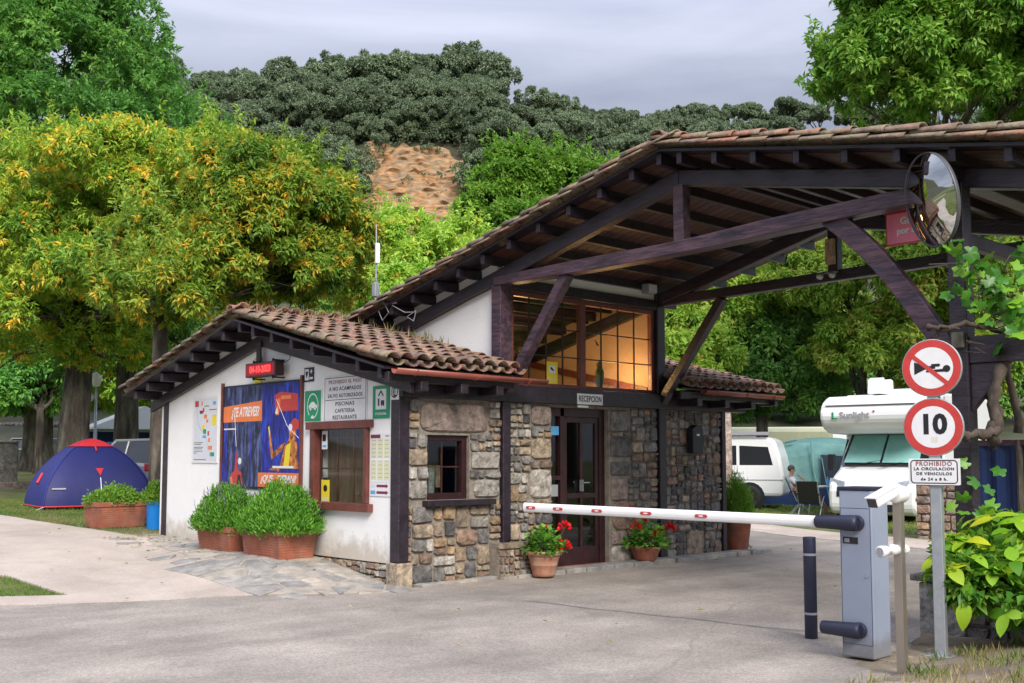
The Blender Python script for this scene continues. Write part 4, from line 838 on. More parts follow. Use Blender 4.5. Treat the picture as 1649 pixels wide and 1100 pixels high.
# front signs
T = thing('reception_sign', 'white RECEPCION nameplate on the black beam above the door', 'sign', (3.25, -.10, 2.365)); panel(T, .52, .15, .008, 'signwhite'); text('RECEPCION', .115, 'black', T, 0, -.0095, 0, bold=.0025, fit=.46, space=1.12)
T = thing('yellow_window_notice', 'bright yellow notice low in the left upper window', 'sticker', (2.62, .02, 2.70)); panel(T, .21, .33, .003, 'yellow'); rect(T, 0, .06, .12, .10, 'signwhite', -.0042); flat(T, [(-.04, .09), (.0, .085), (.04, .04), (.02, .035), (-.03, .06)], 'black', -.0052); rect(T, 0, -.08, .15, .02, 'cream', -.0042)
for (x, z, lab) in [(2.70, 1.10, 'grey plate on the door side light, level with the barrier'), (2.72, 1.92, 'blue sticker high on the narrow door side light')]:
    T = thing('door_notice', lab, 'sticker', (x, .07, z)); panel(T, .15, .16 if z < 1.5 else .12, .004, 'greyprint' if z < 1.5 else 'skyblue')
# bird silhouette and green parrot figure
T = thing('bird_silhouette', 'black flying bird silhouette stuck on the right upper window', 'sticker', (3.55, .03, 3.18)); flat(T, [(-.05, .06), (-.01, .03), (.06, -.04), (.02, -.02), (.0, -.03), (-.02, .0)], 'black', 0)
T = thing('parrot_figure', 'green parrot figure standing inside the right upper window', 'ornament', (3.83, .24, 2.50)); mt['parrot'] = M('parrot_green', (.02, .16, .04), .6, var=.5, vs=14, col2=(.30, .32, .05))
mb = MB(); mb.lathe([(.005, .0), (.03, .04), (.055, .12), (.07, .22), (.065, .30), (.045, .36), (.043, .40), (.035, .44), (.0, .465)], n=12); mb.add([(-.03, 0, .1), (.03, 0, .1), (-.02, .02, -.04), (-.08, .02, -.04), (-.05, .03, .0)], [(0, 1, 2, 3)]); mb.build('body', 'parrot', T, smooth=True)
mb = MB(); mb.prism([(-.05, .43), (-.075, .40), (-.06, .385), (-.035, .40)], 'y', -.01, .01); mb.build('beak', 'yellow', T); mb = MB(); mb.tube([(-.1, 0, .03), (.1, 0, .03)], .012); mb.build('perch', 'orange', T)
# wall box, speaker, mast
T = thing('letter_box', 'black letter box on the dark stone wall', 'letter box', (5.62, -.055, 1.82)); mb = MB(); mb.prism([(-.13, -.2), (.13, -.2), (.13, .17), (0, .24), (-.13, .17)], 'y', -.12, 0); mb.build('body', 'black', T, bevel=.01); rect(T, 0, .08, .07, .03, 'signwhite', -.1215, 'slot'); mb = MB(); mb.box(-.10, .10, -.125, -.12, .11, .13); mb.build('flap', 'wood', T)
T = thing('flood_light', 'small grey box lamp under the roof above the upper windows', 'lamp', (4.56, -.02, 4.07)); mb = MB(); mb.box(-.10, .10, -.16, -.02, -.07, .07); mb.build('housing', 'greyprint', T, bevel=.01); mb = MB(); mb.box(-.085, .085, -.168, -.16, -.055, .055); mb.build('lens', 'signwhite', T)
T = thing('antenna_mast', 'thin mast with a white wireless antenna on the lower end of the big roof verge', 'antenna', (1.27, 2.28, 3.86)); mb = MB(); mb.tube([(0, 0, -.05), (0, 0, .62)], .014); mb.tube([(0, 0, .62), (0, 0, 1.08)], .011); mb.tube([(0, 0, -.02), (.0, -.25, -.12), (0, -.5, -.12)], .014); mb.build('mast', 'galv', T)
mb = MB(); mb.box(-.035, .03, -.06, -.015, .50, .80); mb.build('antenna_panel', 'white', T, bevel=.01); mb = MB(); mb.box(-.04, .04, -.04, .04, .02, .22); mb.build('junction_box', 'galv', T, bevel=.008)
mb = MB(); mb.tube([(0, -.02, .5), (-.03, -.03, .3), (.02, -.05, .1), (-.02, -.2, -.05), (-.02, -.35, -.25), (-.02, -.2, -.35), (-.02, -.1, -.2)], .006, 5); mb.tube([(0, -.4, -.15), (0, -.7, -.28), (0, -.95, -.3), (0, -.9, -.42), (0, -.75, -.35), (0, -.95, -.28)], .007, 5); mb.build('cable', 'greyprint', T)

# ------------------------------------------------------------------ planters and pots
mt['mat_stem'] = M('green_stems', (.07, .12, .03), .8, var=.2)
def planter(label, x, y, z, w, d, h, rz=0, group=None):
    """ribbed terracotta trough; w across u, d along v"""
    T = thing('planter', label, 'planter', (x, y, z), rz, group); mb = MB(); t = .03
    b = .035
    mb.add([(-w/2+b, -d/2+b, 0), (w/2-b, -d/2+b, 0), (w/2-b, d/2-b, 0), (-w/2+b, d/2-b, 0), (-w/2, -d/2, h-.07), (w/2, -d/2, h-.07), (w/2, d/2, h-.07), (-w/2, d/2, h-.07)], [(3, 2, 1, 0), (0, 1, 5, 4), (1, 2, 6, 5), (2, 3, 7, 6), (3, 0, 4, 7)])
    mb.build('body', 'terra', T, bevel=.008)
    mb = MB(); o, q = .02, .03
    for a in [(-w/2-o, w/2+o, -d/2-o, -d/2+q), (-w/2-o, w/2+o, d/2-q, d/2+o), (-w/2-o, -w/2+q, -d/2+q, d/2-q), (w/2-q, w/2+o, -d/2+q, d/2-q)]: mb.box(a[0], a[1], a[2], a[3], h-.08, h)
    mb.build('rim', 'terra', T, bevel=.006)
    mb = MB()
    for k in range(9):
        f = (k+.8)/10; zz = f*(h-.09); e = b*(1-f)-.004; mb.box(-w/2+e, w/2-e, -d/2+e, d/2-e, zz, zz+.012)
    mb.build('rib', 'terra', T)
    mb = MB(); mb.box(-w/2+q, w/2-q, -d/2+q, d/2-q, h-.09, h-.045); mb.build('soil', 'soil', T); return T
def bush(name, label, cx, cy, z0, w, d, h, n, ln, wd, mat='lf_herb', up=.8, cat='plant', spikes=0, per=9, rad=.10):
    T = thing(name, label, cat, (cx, cy, z0))
    m = n//per; q = sph(m); q[:, 2] = np.abs(q[:, 2]); rr = nr.uniform(.35, 1, m)[:, None]**.5
    p = q*rr*np.array([w/2, d/2, h*.95])+np.array([0, 0, .02]); p[:, 2] *= (1+.18*np.sin(p[:, 0]*9+1)+.12*np.sin(p[:, 1]*11))
    P = np.repeat(p, per, 0)+nr.normal(size=(m*per, 3))*rad*.35; Dv = np.repeat(q, per, 0); A = Dv*.6+sph(len(P))*.7+np.array([0, 0, up]); t = .2+.45*np.repeat(nr.uniform(0, 1, m), per)+nr.uniform(-.1, .3, len(P))
    leaves('foliage', P, A, Dv+sph(len(P))*.8, nr.uniform(.6, 1.3, len(P))*ln, wd, t, mat, T)
    mb = MB()
    for k in range(26): c = p[rng.randrange(m)]; mb.tube([(c[0]*.25, c[1]*.25, -.04), (c[0]*.7, c[1]*.7, c[2]*.5), tuple(c)], [.006, .005, .003], 4)
    mb.build('stem', 'mat_stem', T)
    if spikes:
        a_ = nr.uniform(0, 6.28, spikes); r0_ = nr.uniform(0, .85, spikes)**.5; b = np.column_stack([np.cos(a_)*r0_*w/2, np.sin(a_)*r0_*d/2, h*(.92*np.sqrt(1-r0_**2)+.02)]); P = []; A = []
        for c in b:
            dr_ = np.array([c[0]*.6, c[1]*.6, 1.0])
            for k in range(16): P.append(c+dr_*k*.012); A.append(sph(1)[0]*.8+dr_)
        P = np.array(P); leaves('flower_spikes', P, np.array(A), sph(len(P)), .022, .012, nr.uniform(0, 1, len(P)), 'lf_sage', T, kind='stuff')
    return T
planter('ribbed terracotta trough standing left of its twin, under the poster', -.42, 3.38, .235, .46, .92, .38)
planter('larger ribbed terracotta trough, right of its twin and nearest the camera', -.36, 2.12, .215, .56, .94, .42)
bush('herb_bush', 'dense green herb bush with grey flower spikes in the left of the two troughs', -.42, 3.42, .56, .78, 1.25, .50, 15000, .06, .018, spikes=46)
bush('herb_bush', 'bright dense green herb bush in the right hand trough of the two', -.36, 2.10, .58, .84, 1.45, .52, 19000, .06, .018, spikes=14)
planter('long terracotta trough on the grass in front of the tent', .06, 8.35, .33, .90, .55, .45, R(4)); bush('low_herbs', 'low bright green plants in the long trough by the tent', .06, 8.35, .72, 1.05, .6, .26, 6000, .055, .03, mat='lf_bright', up=.4)
T = thing('blue_tub', 'bright blue plastic tub against the left end of the wall', 'tub', (.40, 7.45, .31)); mt['blueplastic'] = M('blue_plastic', (.01, .22, .70), .4, var=.06); mb = MB(); mb.lathe([(.0, 0), (.145, 0), (.15, .02), (.165, .47), (.172, .48), (.172, .50), (.155, .50), (.15, .44), (0, .44)], n=24); mb.build('body', 'blueplastic', T, smooth=True)
bush('tub_plant', 'small light green plant growing in the blue tub', .40, 7.45, .76, .38, .38, .30, 1800, .06, .035, mat='lf_bright')
def geranium(label, x, y, z, prof, mat, potname, heads, w, h):
    T = thing(potname, label, 'flower pot', (x, y, z)); mb = MB(); mb.lathe(prof, n=28); mb.build('pot', mat, T, smooth=True); top = prof[[p[1] for p in prof].index(max(p[1] for p in prof))]
    mb = MB(); mb.lathe([(0, top[1]-.03), (top[0]-.02, top[1]-.03)], n=20); mb.build('soil', 'soil', T)
    G = thing('geranium', label.replace('flower pot', 'plant').split(' pot ')[0] and ('red flowered geranium in the ' + ('ribbed pale pot left of the door' if x < 3 else 'low bowl right of the door')), 'plant', (x, y, z+top[1]-.03))
    n = 420; d = sph(n); d[:, 2] = np.abs(d[:, 2]); P = d*nr.uniform(.45, 1, n)[:, None]*np.array([w/2, w/2, h]); leaves('foliage', P, d*.7+sph(n)*.5, np.array([[0, 0, 1.]])+d*.6+sph(n)*.3, nr.uniform(.05, .085, n), nr.uniform(.05, .08, n), nr.uniform(.1, .9, n), 'lf_herb', G, fold=.1)
    mb = MB(); [mb.tube([(0, 0, 0), tuple(P[rng.randrange(n)])], .005, 4) for _ in range(30)]; mb.build('stem', 'mat_stem', G)
    for (hx_, hy, hz, r) in heads:
        f = link('flower_head', None, G); m = 46; d = sph(m); d[:, 2] = np.abs(d[:, 2])*1.2-.3; P = np.array([hx_, hy, hz])+d*r*.8; leaves('petals', P, d, sph(m)+d, r*.7, r*.62, nr.uniform(0, 1, m), 'lf_petal', f)
        mb = MB(); mb.tube([(hx_*.3, hy*.3, .02), (hx_*.8, hy*.8, hz*.6), (hx_, hy, hz)], .004, 4); mb.build('stalk', 'mat_stem', f)
mt['lf_petal'] = leafmat('red_petals', [(.50, .005, .01), (.85, .02, .02)], .2)
geranium('ribbed pale terracotta flower pot left of the door', 2.02, -.42, .03, [(0, 0), (.135, 0), (.145, .03), (.15, .05), (.175, .14), (.18, .145), (.178, .155), (.198, .23), (.203, .235), (.203, .245), (.21, .27), (.235, .275), (.238, .32), (.21, .325), (.20, .28)], 'terra2', 'flower_pot',
         [(.26, -.12, .32, .07), (.20, -.16, .08, .08), (.10, .1, .30, .05)], .56, .34)
geranium('low wide terracotta flower bowl right of the door', 4.28, -.22, .06, [(0, 0), (.13, 0), (.16, .04), (.215, .17), (.235, .19), (.235, .215), (.21, .215), (.20, .18)], 'terra', 'flower_bowl',
         [(-.38, -.15, .33, .06), (-.20, .1, .52, .075), (.0, -.2, .20, .055), (.30, -.2, .26, .085), (-.02, 0, .38, .05)], .70, .40)
T = thing('tall_pot', 'tall terracotta pot at the right end of the building', 'flower pot', (6.92, .05, .02)); mb = MB(); mb.lathe([(0, 0), (.16, 0), (.17, .02), (.23, .50), (.25, .52), (.25, .57), (.22, .57), (.21, .5)], n=24); mb.build('pot', 'terra', T, smooth=True); mb = MB(); mb.lathe([(0, .53), (.22, .53)], n=16); mb.build('soil', 'soil', T)
bush('feathery_shrub', 'feathery lime green shrub in the tall pot', 6.92, .05, .55, .50, .50, .62, 5000, .07, .01, mat='lf_bright', up=1.0)

# ------------------------------------------------------------------ barrier
T = T_BAR = thing('road_barrier', 'grey blue barrier cabinet with a long white lowered arm', 'barrier', (-.06, -6.06, .03)); mb = MB()
mb.box(-.13, .13, -.135, .135, .0, 1.27); mb.build('body', 'cabinet', T, bevel=.012); mb = MB(); mb.box(-.14, .14, -.145, .145, 1.27, 1.295); mb.build('lid', 'darkblue', T, bevel=.006)
def hub(z, l, name):
    mb = MB(); mb.tube([(-.13, -.02, z), (-.165, -.02, z)], .062, 16); mb.tube([(-.175, -.045, z), (-.178, -.03, z), (-.180, .02, z+.0), (-.182, .12, z), (-.184, l, z)], [.052, .062, .062, .056, .05], 16); return mb.build(name, 'darkblue', T, smooth=True, bevel=.006)
hub(1.02, .30, 'arm_hub'); hub(.21, .27, 'lower_hub')
mb = MB(); mb.box(-.134, -.13, -.02, .105, .86, .91); mb.build('nameplate', 'black', T)
mb = MB(); mb.box(-.1315, -.130, -.125, .125, 1.13, 1.133); mb.box(-.1315, -.130, -.125, .125, .10, .103); mb.box(-.1315, -.130, .122, .125, .10, 1.133); mb.box(-.1315, -.130, -.125, -.122, .10, 1.133); mb.build('door_seam', 'darkblue', T); mb = MB(); mb.lathe([(0, -.004), (.012, -.004), (.012, .0), (0, .0)], (-.133, -.09, .62), 12, axis='x'); mb.build('lock', 'galv', T); grime(mt['cabinet'], .02, .35, (.16, .14, .12), .6); mb = MB(); mb.box(-.137, -.134, .05, .09, .87, .9); mb.build('logo', 'greyprint', T)
B2 = thing('foundation_block', 'rough concrete block under the grey barrier cabinet', 'foundation', (.02, -6.10, -.1)); mb = MB(); mb.box(-.13, .2, -.20, .14, 0, .128); mb.build('block', 'dirt', B2, bevel=.015)
A = link('barrier_boom', None, T_BAR, (-.184, .29, 1.02), label='long white lowered arm with small red reflectors'); mb = MB(); prof = [(.030*math.cos(t)*.8, .046*math.sin(t)) for t in [2*math.pi*i/14 for i in range(14)]]
LN = 3.32; drop = .0
mb.prism([(x, z) for x, z in prof], 'y', 0, LN); mb.build('boom', 'white', A, smooth=False, bevel=.004); mb = MB(); mb.prism([(x*1.05, z*1.05) for x, z in prof], 'y', LN, LN+.012); mb.build('end_cap', 'signwhite', A)
for f in (.335, .52, .70, .855, .985):
    y = LN*f if f < .98 else LN-.10; mb = MB(); mb.prism([(y-.055+.0, -.014), (y+.055, -.014), (y+.068, 0), (y+.055, .014), (y-.055, .014), (y-.068, 0)], 'x', -.0285, -.024); mb.build('reflector', 'red', A); mb = MB(); mb.box(-.0295, -.0285, y-.022, y+.022, -.006, .006); mb.build('print', 'signwhite', A)
T = thing('bollard', 'slim dark blue tube bollard with pale bands behind the barrier arm', 'bollard', (.44, -5.27, .01)); mb = MB(); mb.lathe([(0, 0), (.054, 0), (.054, .855), (.05, .86), (0, .86)], n=20); mb.build('tube', 'darkblue', T, smooth=True, bevel=.003)
for z in (.20, .70): mb = MB(); mb.lathe([(.0545, z), (.056, z+.002), (.056, z+.018), (.0545, z+.02)], n=20); mb.build('band', 'greyprint', T)
# camera post
T = thing('camera_post', 'brushed steel square post carrying the cameras', 'post', (-.55, -6.60, .02)); mb = MB(); mb.box(-.03, .03, -.03, .03, 0, 1.22); mb.build('post', 'steel', T, bevel=.004)
K_ = thing('security_camera', 'white bullet security camera on top of the steel post', 'security camera', (-.55, -6.60, 1.235), R(176)); 
mb = MB(); mb.lathe([(0, -.055), (.062, -.055), (.062, .045), (.045, .055), (0, .055)], (.0, 0, .055), 20, axis='x'); mb.build('mount', 'white', K_, smooth=True, bevel=.004); mb = MB(); mb.tube([(.05, 0, .055), (.10, .0, .065)], .022, 12); mb.build('ball_joint', 'signwhite', K_, smooth=True)
mb = MB(); mb.beam((.08, .02, .085), (.31, -.01, .0), .085, .075); mb.build('body', 'signwhite', K_, bevel=.014); mb = MB(); mb.beam((.306, -.01, .0015), (.313, -.011, -.001), .074, .064); mb.build('lens_window', 'darkglass', K_); mb = MB(); mb.beam((.07, .02, .128), (.335, -.012, .032), .098, .006); mb.build('sun_shield', 'signwhite', K_)
K_ = thing('motion_sensor', 'small white sensor halfway up the steel post', 'sensor', (-.55, -6.60, .90), R(170)); mb = MB(); mb.tube([(.03, 0, 0), (.09, 0, .005), (.10, 0, .005), (.16, .0, 0)], [.038, .038, .018, .02], 14); mb.build('arm', 'white', K_, smooth=True); mb = MB(); mb.tube([(.14, 0, .0), (.21, 0, -.005)], [.036, .042], 16); mb.build('head', 'white', K_, smooth=True); mb = MB(); mb.tube([(.209, 0, -.005), (.213, 0, -.005)], .030, 16); mb.build('eye', 'greyprint', K_); mb = MB(); mb.tube([(-.03, 0, 0), (-.07, 0, 0)], .034, 14); mb.build('back_cap', 'white', K_)
# road signs on their pole
px = (.42, -6.42); PZ = math.atan2(CAMP.y-px[1], CAMP.x-px[0])+R(90)-R(14)
T = thing('sign_pole', 'square galvanised pole with a foot plate carrying three road signs', 'pole', (px[0], px[1], g(*px)), PZ); mb = MB(); mb.box(-.042, .042, -.03, .05, .02, 2.36); mb.build('post', 'galv', T, bevel=.006); mb = MB(); mb.box(-.11, .11, -.10, .10, 0, .022); mb.build('foot_plate', 'galv', T, bevel=.004)
for a in (-.08, .08):
    for b in (-.07, .07): mb = MB(); mb.lathe([(0, .02), (.012, .02), (.012, .04), (0, .04)], (a, b, 0), 6); mb.build('bolt', 'steel', T)
def roundsign(name, label, z):
    T = thing(name, label, 'road sign', (px[0]-.035*math.sin(-PZ), px[1]-.035*math.cos(PZ), z), PZ); mb = MB(); mb.lathe([(0, .012), (.222, .012), (.226, .03), (.218, .03), (.215, .018), (0, .018)], n=48, axis='y'); 
    mb = MB(); mb.lathe([(0, -.004), (.224, -.004), (.228, 0), (.228, .028), (.220, .028), (.218, .004), (0, .004)], n=48, axis='y'); mb.build('plate', 'galv', T); ring(T, 0, 0, .222, .058, 'red', -.0052); disc(T, 0, 0, .1645, 'signwhite', -.0052, n=40); mb = MB(); mb.box(-.06, .06, .004, .03, -.05, .05); mb.build('clamp', 'galv', T); return T
T = roundsign('no_horn_sign', 'round red bordered sign with a crossed out black horn, upper of the two', 2.255)
flat(T, [(-.13, .05), (-.13, -.05), (-.05, -.012), (-.05, .018)], 'black', -.0065, 'horn'); flat(T, [(-.06, .018), (-.06, -.012), (.03, -.008), (.03, .014)], 'black', -.0064, 'horn'); disc(T, .115, -.01, .028, 'black', -.0066, 'horn'); flat(T, [(.0, .03), (.06, .032), (.07, .02), (.06, .008), (.0, .008)], 'black', -.0067, 'horn'); flat(T, [(-.04, -.022), (-.04, -.034), (.1, -.034), (.1, -.01), (.0, -.016)], 'black', -.0068, 'horn')
flat(T, [(-.155, .088), (-.132, .112), (.134, -.118), (.112, -.142)], 'red', -.0082, 'slash')
T = roundsign('speed_limit_sign', 'round red bordered speed limit sign reading 10', 1.79); o = text('10', .21, 'black', T, .0, -.0068, .0, bold=.009); o.location.z = .015
for i in range(4): flat(T, [(-.015+.013*i, -.12), (-.008+.013*i, -.12), (-.010+.013*i, -.075), (-.015+.013*i, -.078)], 'cream', -.0066, 'scratch')
T = thing('hours_sign', 'small white rectangular sign under the two round ones, banning vehicles at night', 'road sign', (px[0]-.035*math.sin(-PZ), px[1]-.035*math.cos(PZ), 1.44), PZ); panel(T, .385, .205, .018, 'signwhite', r=.008); frame(T, .355, .185, .03, .008, 'black', -.0195)
for s_, z, c, sz, k in [('PROHIBIDO', .062, 'fadedred', .056, .27), ('LA CIRCULACION', .022, 'black', .036, .30), ('DE VEHICULOS', -.016, 'black', .036, .265), ('de 24 a 8 h.', -.058, 'black', .036, .20)]:
    text(s_, sz*.86, c, T, 0, -.0198, z, bold=.0008, space=1.2, fit=k)
# convex mirror
mt['darkrim'] = M('dark_grey_rim', (.10, .10, .11), .4, var=.1)
mc = Vector((1.36, -6.00, 3.84)); dm = (Vector((CAMP.x, CAMP.y, 0))-Vector((mc.x, mc.y, 0))).normalized(); ang = math.atan2(dm.y, dm.x)-R(61)
T = thing('convex_mirror', 'big round convex traffic mirror on the heavy post', 'mirror', mc); T.rotation_euler = (0, R(11), ang)
mt['mirror'] = M('mirror_surface', (.64, .66, .66), .015, metal=1, var=0); r_ = .43; Rc = 1.15; prof = []
for i in range(13): a = math.asin(r_/Rc)*i/12; prof.append((Rc*math.sin(a), Rc*math.cos(a)-Rc*math.cos(math.asin(r_/Rc))))
mb = MB(); mb.lathe([(p[0]*.965, p[1]) for p in prof], n=48, axis='x'); mb.build('mirror_face', 'mirror', T, smooth=True)
mb = MB(); mb.lathe([(r_*.962, .003), (r_*.975, .010), (r_*.985, 0), (r_*.98, -.03), (r_*.6, -.06), (0, -.065)], n=48, axis='x'); mb.build('rim', 'darkrim', T, smooth=True)
mb = MB(); mb.tube([(-.06, 0, -.2), (-.12, -.02, -.3), (-.1, .0, -.42)], .018, 8); mb.tube([(-.06, 0, 0), (-.10, .05, -.05), (.02, .14, -.10)], .022, 8); mb.build('bracket', 'galv', T, smooth=True)
# farewell sign hung across the porch
T = thing('farewell_sign', 'pink and red hanging sign thanking visitors, half behind the mirror', 'sign', (1.9, -5.62, 3.77), R(-90)); panel(T, .64, .36, .02, 'red', 'board')
mt['pinksign'] = M('pink_sign', (.85, .22, .30), .5, var=.1); rect(T, 0, -.02, .62, .29, 'pinksign', -.022); text('Gracias', .095, 'signwhite', T, -.03, -.0235, .045, bold=.003); text('por su visita', .085, 'signwhite', T, .0, -.0235, -.05, bold=.003); rect(T, .14, -.125, .1, .08, 'signwhite', -.0235)
mb = MB(); [mb.tube([(x, -.01, .18), (x, -.01, .30)], .006, 5) for x in (-.2, .2)]; mb.build('hanger', 'galv', T)
T = thing('hanging_lantern', 'brass coloured box lamp on the rear king post with a pair of spotlights', 'lamp', (4.80, -3.0, 3.9)); mb = MB(); mb.box(-.07, -.0, -.07, .05, .18, .52); mb.build('lamp_box', 'st_ochre', T, bevel=.008); mb = MB(); [mb.sphere((-.12, y, .03), .05, 10, 6) for y in (-.08, .1)]; mb.build('spotlight', 'galv', T, smooth=True); mb = MB(); mb.beam((-.05, -.12, .07), (-.05, .14, .07), .03, .02); mb.build('arm', 'galv', T)

# ------------------------------------------------------------------ low wall, hydrangea, vine
T = thing('planting_wall', 'low mossy stone wall with a flat cap holding the hydrangea bed', 'wall', (0, 0, 0))
mb = MB(); mb.box(1.50, 1.9, -9.5, -5.78, -.1, .46); mb.build('core', 'mortar', T)
stonewall('stone_face', [(5.78, 0, 7.2, .46), (7.2, 0, 8.6, .46)], ['grey', 'tan', 'darkgrey'], T, big=(.16, .3), d=.04, face=lambda p: (1.50+p[1], -p[0], p[2]))
mb = MB(); mb.box(1.44, 1.50, -6.15, -5.74, -.02, .45); mb.build('end_stone', 'st_grey', T, bevel=.02)
y = -5.68
while y > -9.4: w = rng.uniform(.45, .7); mb = MB(); mb.box(1.40, 1.95, y-w+.01, y, .46, .52); mb.build('cap_stone', 'st_darkgrey', T, bevel=.012); y -= w
T = thing('brick_pier', 'short tan stone pier behind the sign pole', 'pier', (0, 0, 0)); P0 = onground(1505, 868)
mb = MB(); mb.box(P0.x-.05, P0.x+.5, P0.y-.55, P0.y+.30, 0, 1.18); mb.build('core', 'mortar', T)
stonewall('stone_face', [(0, .02, .85, 1.05)], ['tan', 'rust', 'ochre', 'pink'], T, big=(.2, .36), d=.05, face=lambda p: (P0.x-.06+p[1], P0.y+.30-p[0], p[2])); stonewall('stone_side', [(0, .02, .5, 1.05)], ['rust', 'ochre', 'tan', 'light'], T, big=(.16, .26), d=.05, face=lambda p: (P0.x+p[0], P0.y-.56+p[1], p[2]))
mb = MB(); mb.box(P0.x-.12, P0.x+.56, P0.y-.62, P0.y+.36, 1.10, 1.18); mb.build('cap', 'terra', T, bevel=.01)
# large single leaves
def bigleaf(name, L_, Wd, mat, n=6, droop=.25, lobed=False, cup=.16):
    vs = []; fs = []
    if lobed:
        pts = []
        for i in range(22):
            a = 2*math.pi*i/22; r = .52+.09*math.cos(5*(a-math.pi/2))
            r *= (.45 if i in (16, 17) else 1)*(1 if i % 2 else .92); pts.append((r*math.cos(a)*Wd, .45*L_+r*math.sin(a)*L_))
        vs = [(0, .35*L_, .03*L_)]+[(x, y, -droop*L_*((x/Wd)**2+(y/L_-.4)**2)+.02*L_*((i % 4)-1.5)) for i, (x, y) in enumerate(pts)]
        fs = [(0, 1+i, 1+(i+1) % 22) for i in range(22)]
    else:
        for i in range(n+1):
            t = i/n; w = Wd*.5*math.sin(math.pi*min(1, t**.8*1.0))**.75 if 0 < t < 1 else .002; z = -droop*L_*t*t; vs += [(-w, t*L_, z+cup*w), (0, t*L_, z), (w, t*L_, z+cup*w)]
        for i in range(n): a = 3*i; fs += [(a, a+1, a+4, a+3), (a+1, a+2, a+5, a+4)]
    mb = MB(); mb.add(vs, fs); return mb.mesh(name, mat, True)
def leafveined(name, ramp):
    m = M(name, None, .38, var=.12, vs=20, ramp=ramp, transl=.35, spec=.5); return m
mt['hyd'] = leafveined('hydrangea_leaf', [(.16, .38, .02), (.26, .50, .025), (.38, .60, .03), (.30, .54, .03), (.11, .29, .015), (.46, .64, .03), (.60, .66, .03)])
mt['hydy'] = leafveined('yellow_hydrangea_leaf', [(.62, .66, .02), (.75, .70, .03), (.42, .60, .03)])
mt['vine'] = leafveined('vine_leaf', [(.05, .20, .015), (.09, .29, .025), (.17, .42, .035), (.06, .22, .02), (.24, .48, .04)])
HL = [bigleaf('hydrangea_leaf', 1, .56, 'hyd', droop=d) for d in (.12, .3, .45)]; HY = [bigleaf('hydrangea_leaf', 1, .56, 'hydy', droop=.3)]
VL = [bigleaf('vine_leaf', 1, 1, 'vine', lobed=True, droop=d) for d in (.15, .5)]
def place_leaf(me, name, p, d, nrm, s, parent):
    d = Vector(d).normalized(); x = d.cross(Vector(nrm)).normalized(); z = x.cross(d); m = Matrix((x, d, z)).transposed().to_quaternion(); return link(name, me, parent, p, m.to_euler(), (s, s, s))
T = thing('hydrangea', 'big bright green hydrangea bush with yellow young leaves at the right edge', 'shrub', (1.05, -6.95, g(1.05, -6.95))); hb = T.location
cm = (CAMP-hb).normalized()
mb = MB(); cnt = 0
lobes = [(at(1600, 915, 8.7), .44), (at(1562, 940, 8.55), .32), (at(1640, 885, 8.9), .44), (at(1668, 955, 8.4), .44), (at(1545, 900, 8.8), .22)]
while cnt < 294:
    c, r = rng.choice(lobes); d = Vector(sph(1)[0])
    if d.dot(cm) < -.35 or d.z < -.55: continue
    p = c+Vector((d.x*r, d.y*r, d.z*r*.8))*rng.uniform(.82, 1.05)
    if p.z < .16: continue
    k = 4 if rng.random() < .6 else 2; a0 = rng.uniform(0, 6.3); up = (d+Vector((0, 0, .8))).normalized(); sx = up.cross(Vector((0, 0, 1)) if abs(up.z) < .95 else Vector((1, 0, 0))).normalized(); sy = up.cross(sx)
    yel = rng.random() < .09
    mb.tube([tuple((c-hb)*.6+(p-hb)*.3), tuple(p-hb)], .006, 4)
    for i in range(k):
        a = a0+2*math.pi*i/k; dd = sx*math.cos(a)+sy*math.sin(a)+up*rng.uniform(.0, .35); s = rng.uniform(.15, .225)*(1 if i % 2 else .8)
        place_leaf(rng.choice(HY if yel else HL), 'leaf', p-hb, dd, up, s, T); cnt += 1
mb.build('stem', 'mat_stem', T)
n = 5200; ci = nr.randint(0, len(lobes), n); cc = np.array([tuple(lobes[i][0]-hb) for i in ci]); rr = np.array([lobes[i][1] for i in ci]); d = sph(n); P = cc+d*(rr*nr.uniform(.2, .76, n))[:, None]*np.array([1, 1, .8]); P = P[P[:, 2]+hb.z > .10]
leaves('inner_foliage', P, d[:len(P)]+sph(len(P))*.6, np.array([[0, 0, 1.]])+sph(len(P))*.6, .12, .065, nr.uniform(0, .8, len(P)), 'lf_walnut', T, kind='stuff')
# vine: twisted trunk and leaves
T = thing('climbing_vine', 'old twisted vine with big lobed leaves on the heavy porch post', 'vine', (1.9, -6.5, .45)); vb = T.location
mb = MB()
def vt(pts, r0, r1): 
    q = [Vector(p)-vb for p in pts]; m = []
    for i in range(len(q)-1):
        for k in range(4): m.append(q[i].lerp(q[i+1], k/4)+Vector((rng.uniform(-1, 1), rng.uniform(-1, 1), rng.uniform(-1, 1)))*.018)
    m.append(q[-1]); mb.tube(m, [(r0+(r1-r0)*i/(len(m)-1))*rng.uniform(.75, 1.3) for i in range(len(m))], 9)
D_ = 9.25
vt([at(1655, 545, D_), at(1618, 585, D_), at(1604, 620, D_), at(1598, 660, D_), at(1606, 690, D_), at(1590, 698, 9.2), at(1560, 702, 9.2), at(1545, 700, 9.15), at(1525, 705, 9.3)], .052, .035)
vt([at(1606, 680, D_), at(1597, 705, D_), at(1604, 712, 9.4), at(1600, 720, 9.5)], .06, .03); vt([at(1598, 560, D_+.2), at(1600, 640, D_+.15), at(1608, 690, D_+.1)], .045, .05); vt([at(1640, 700, 9.7), at(1625, 600, 9.6), at(1650, 500, 9.6)], .04, .03)
vt([at(1498, 540, 9.3), at(1530, 528, 9.2), at(1560, 520, 9.2), at(1600, 532, 9.4), at(1650, 545, 9.5)], .02, .02); vt([at(1490, 530, 9.25), at(1515, 525, 9.2), at(1545, 530, 9.2)], .025, .012)
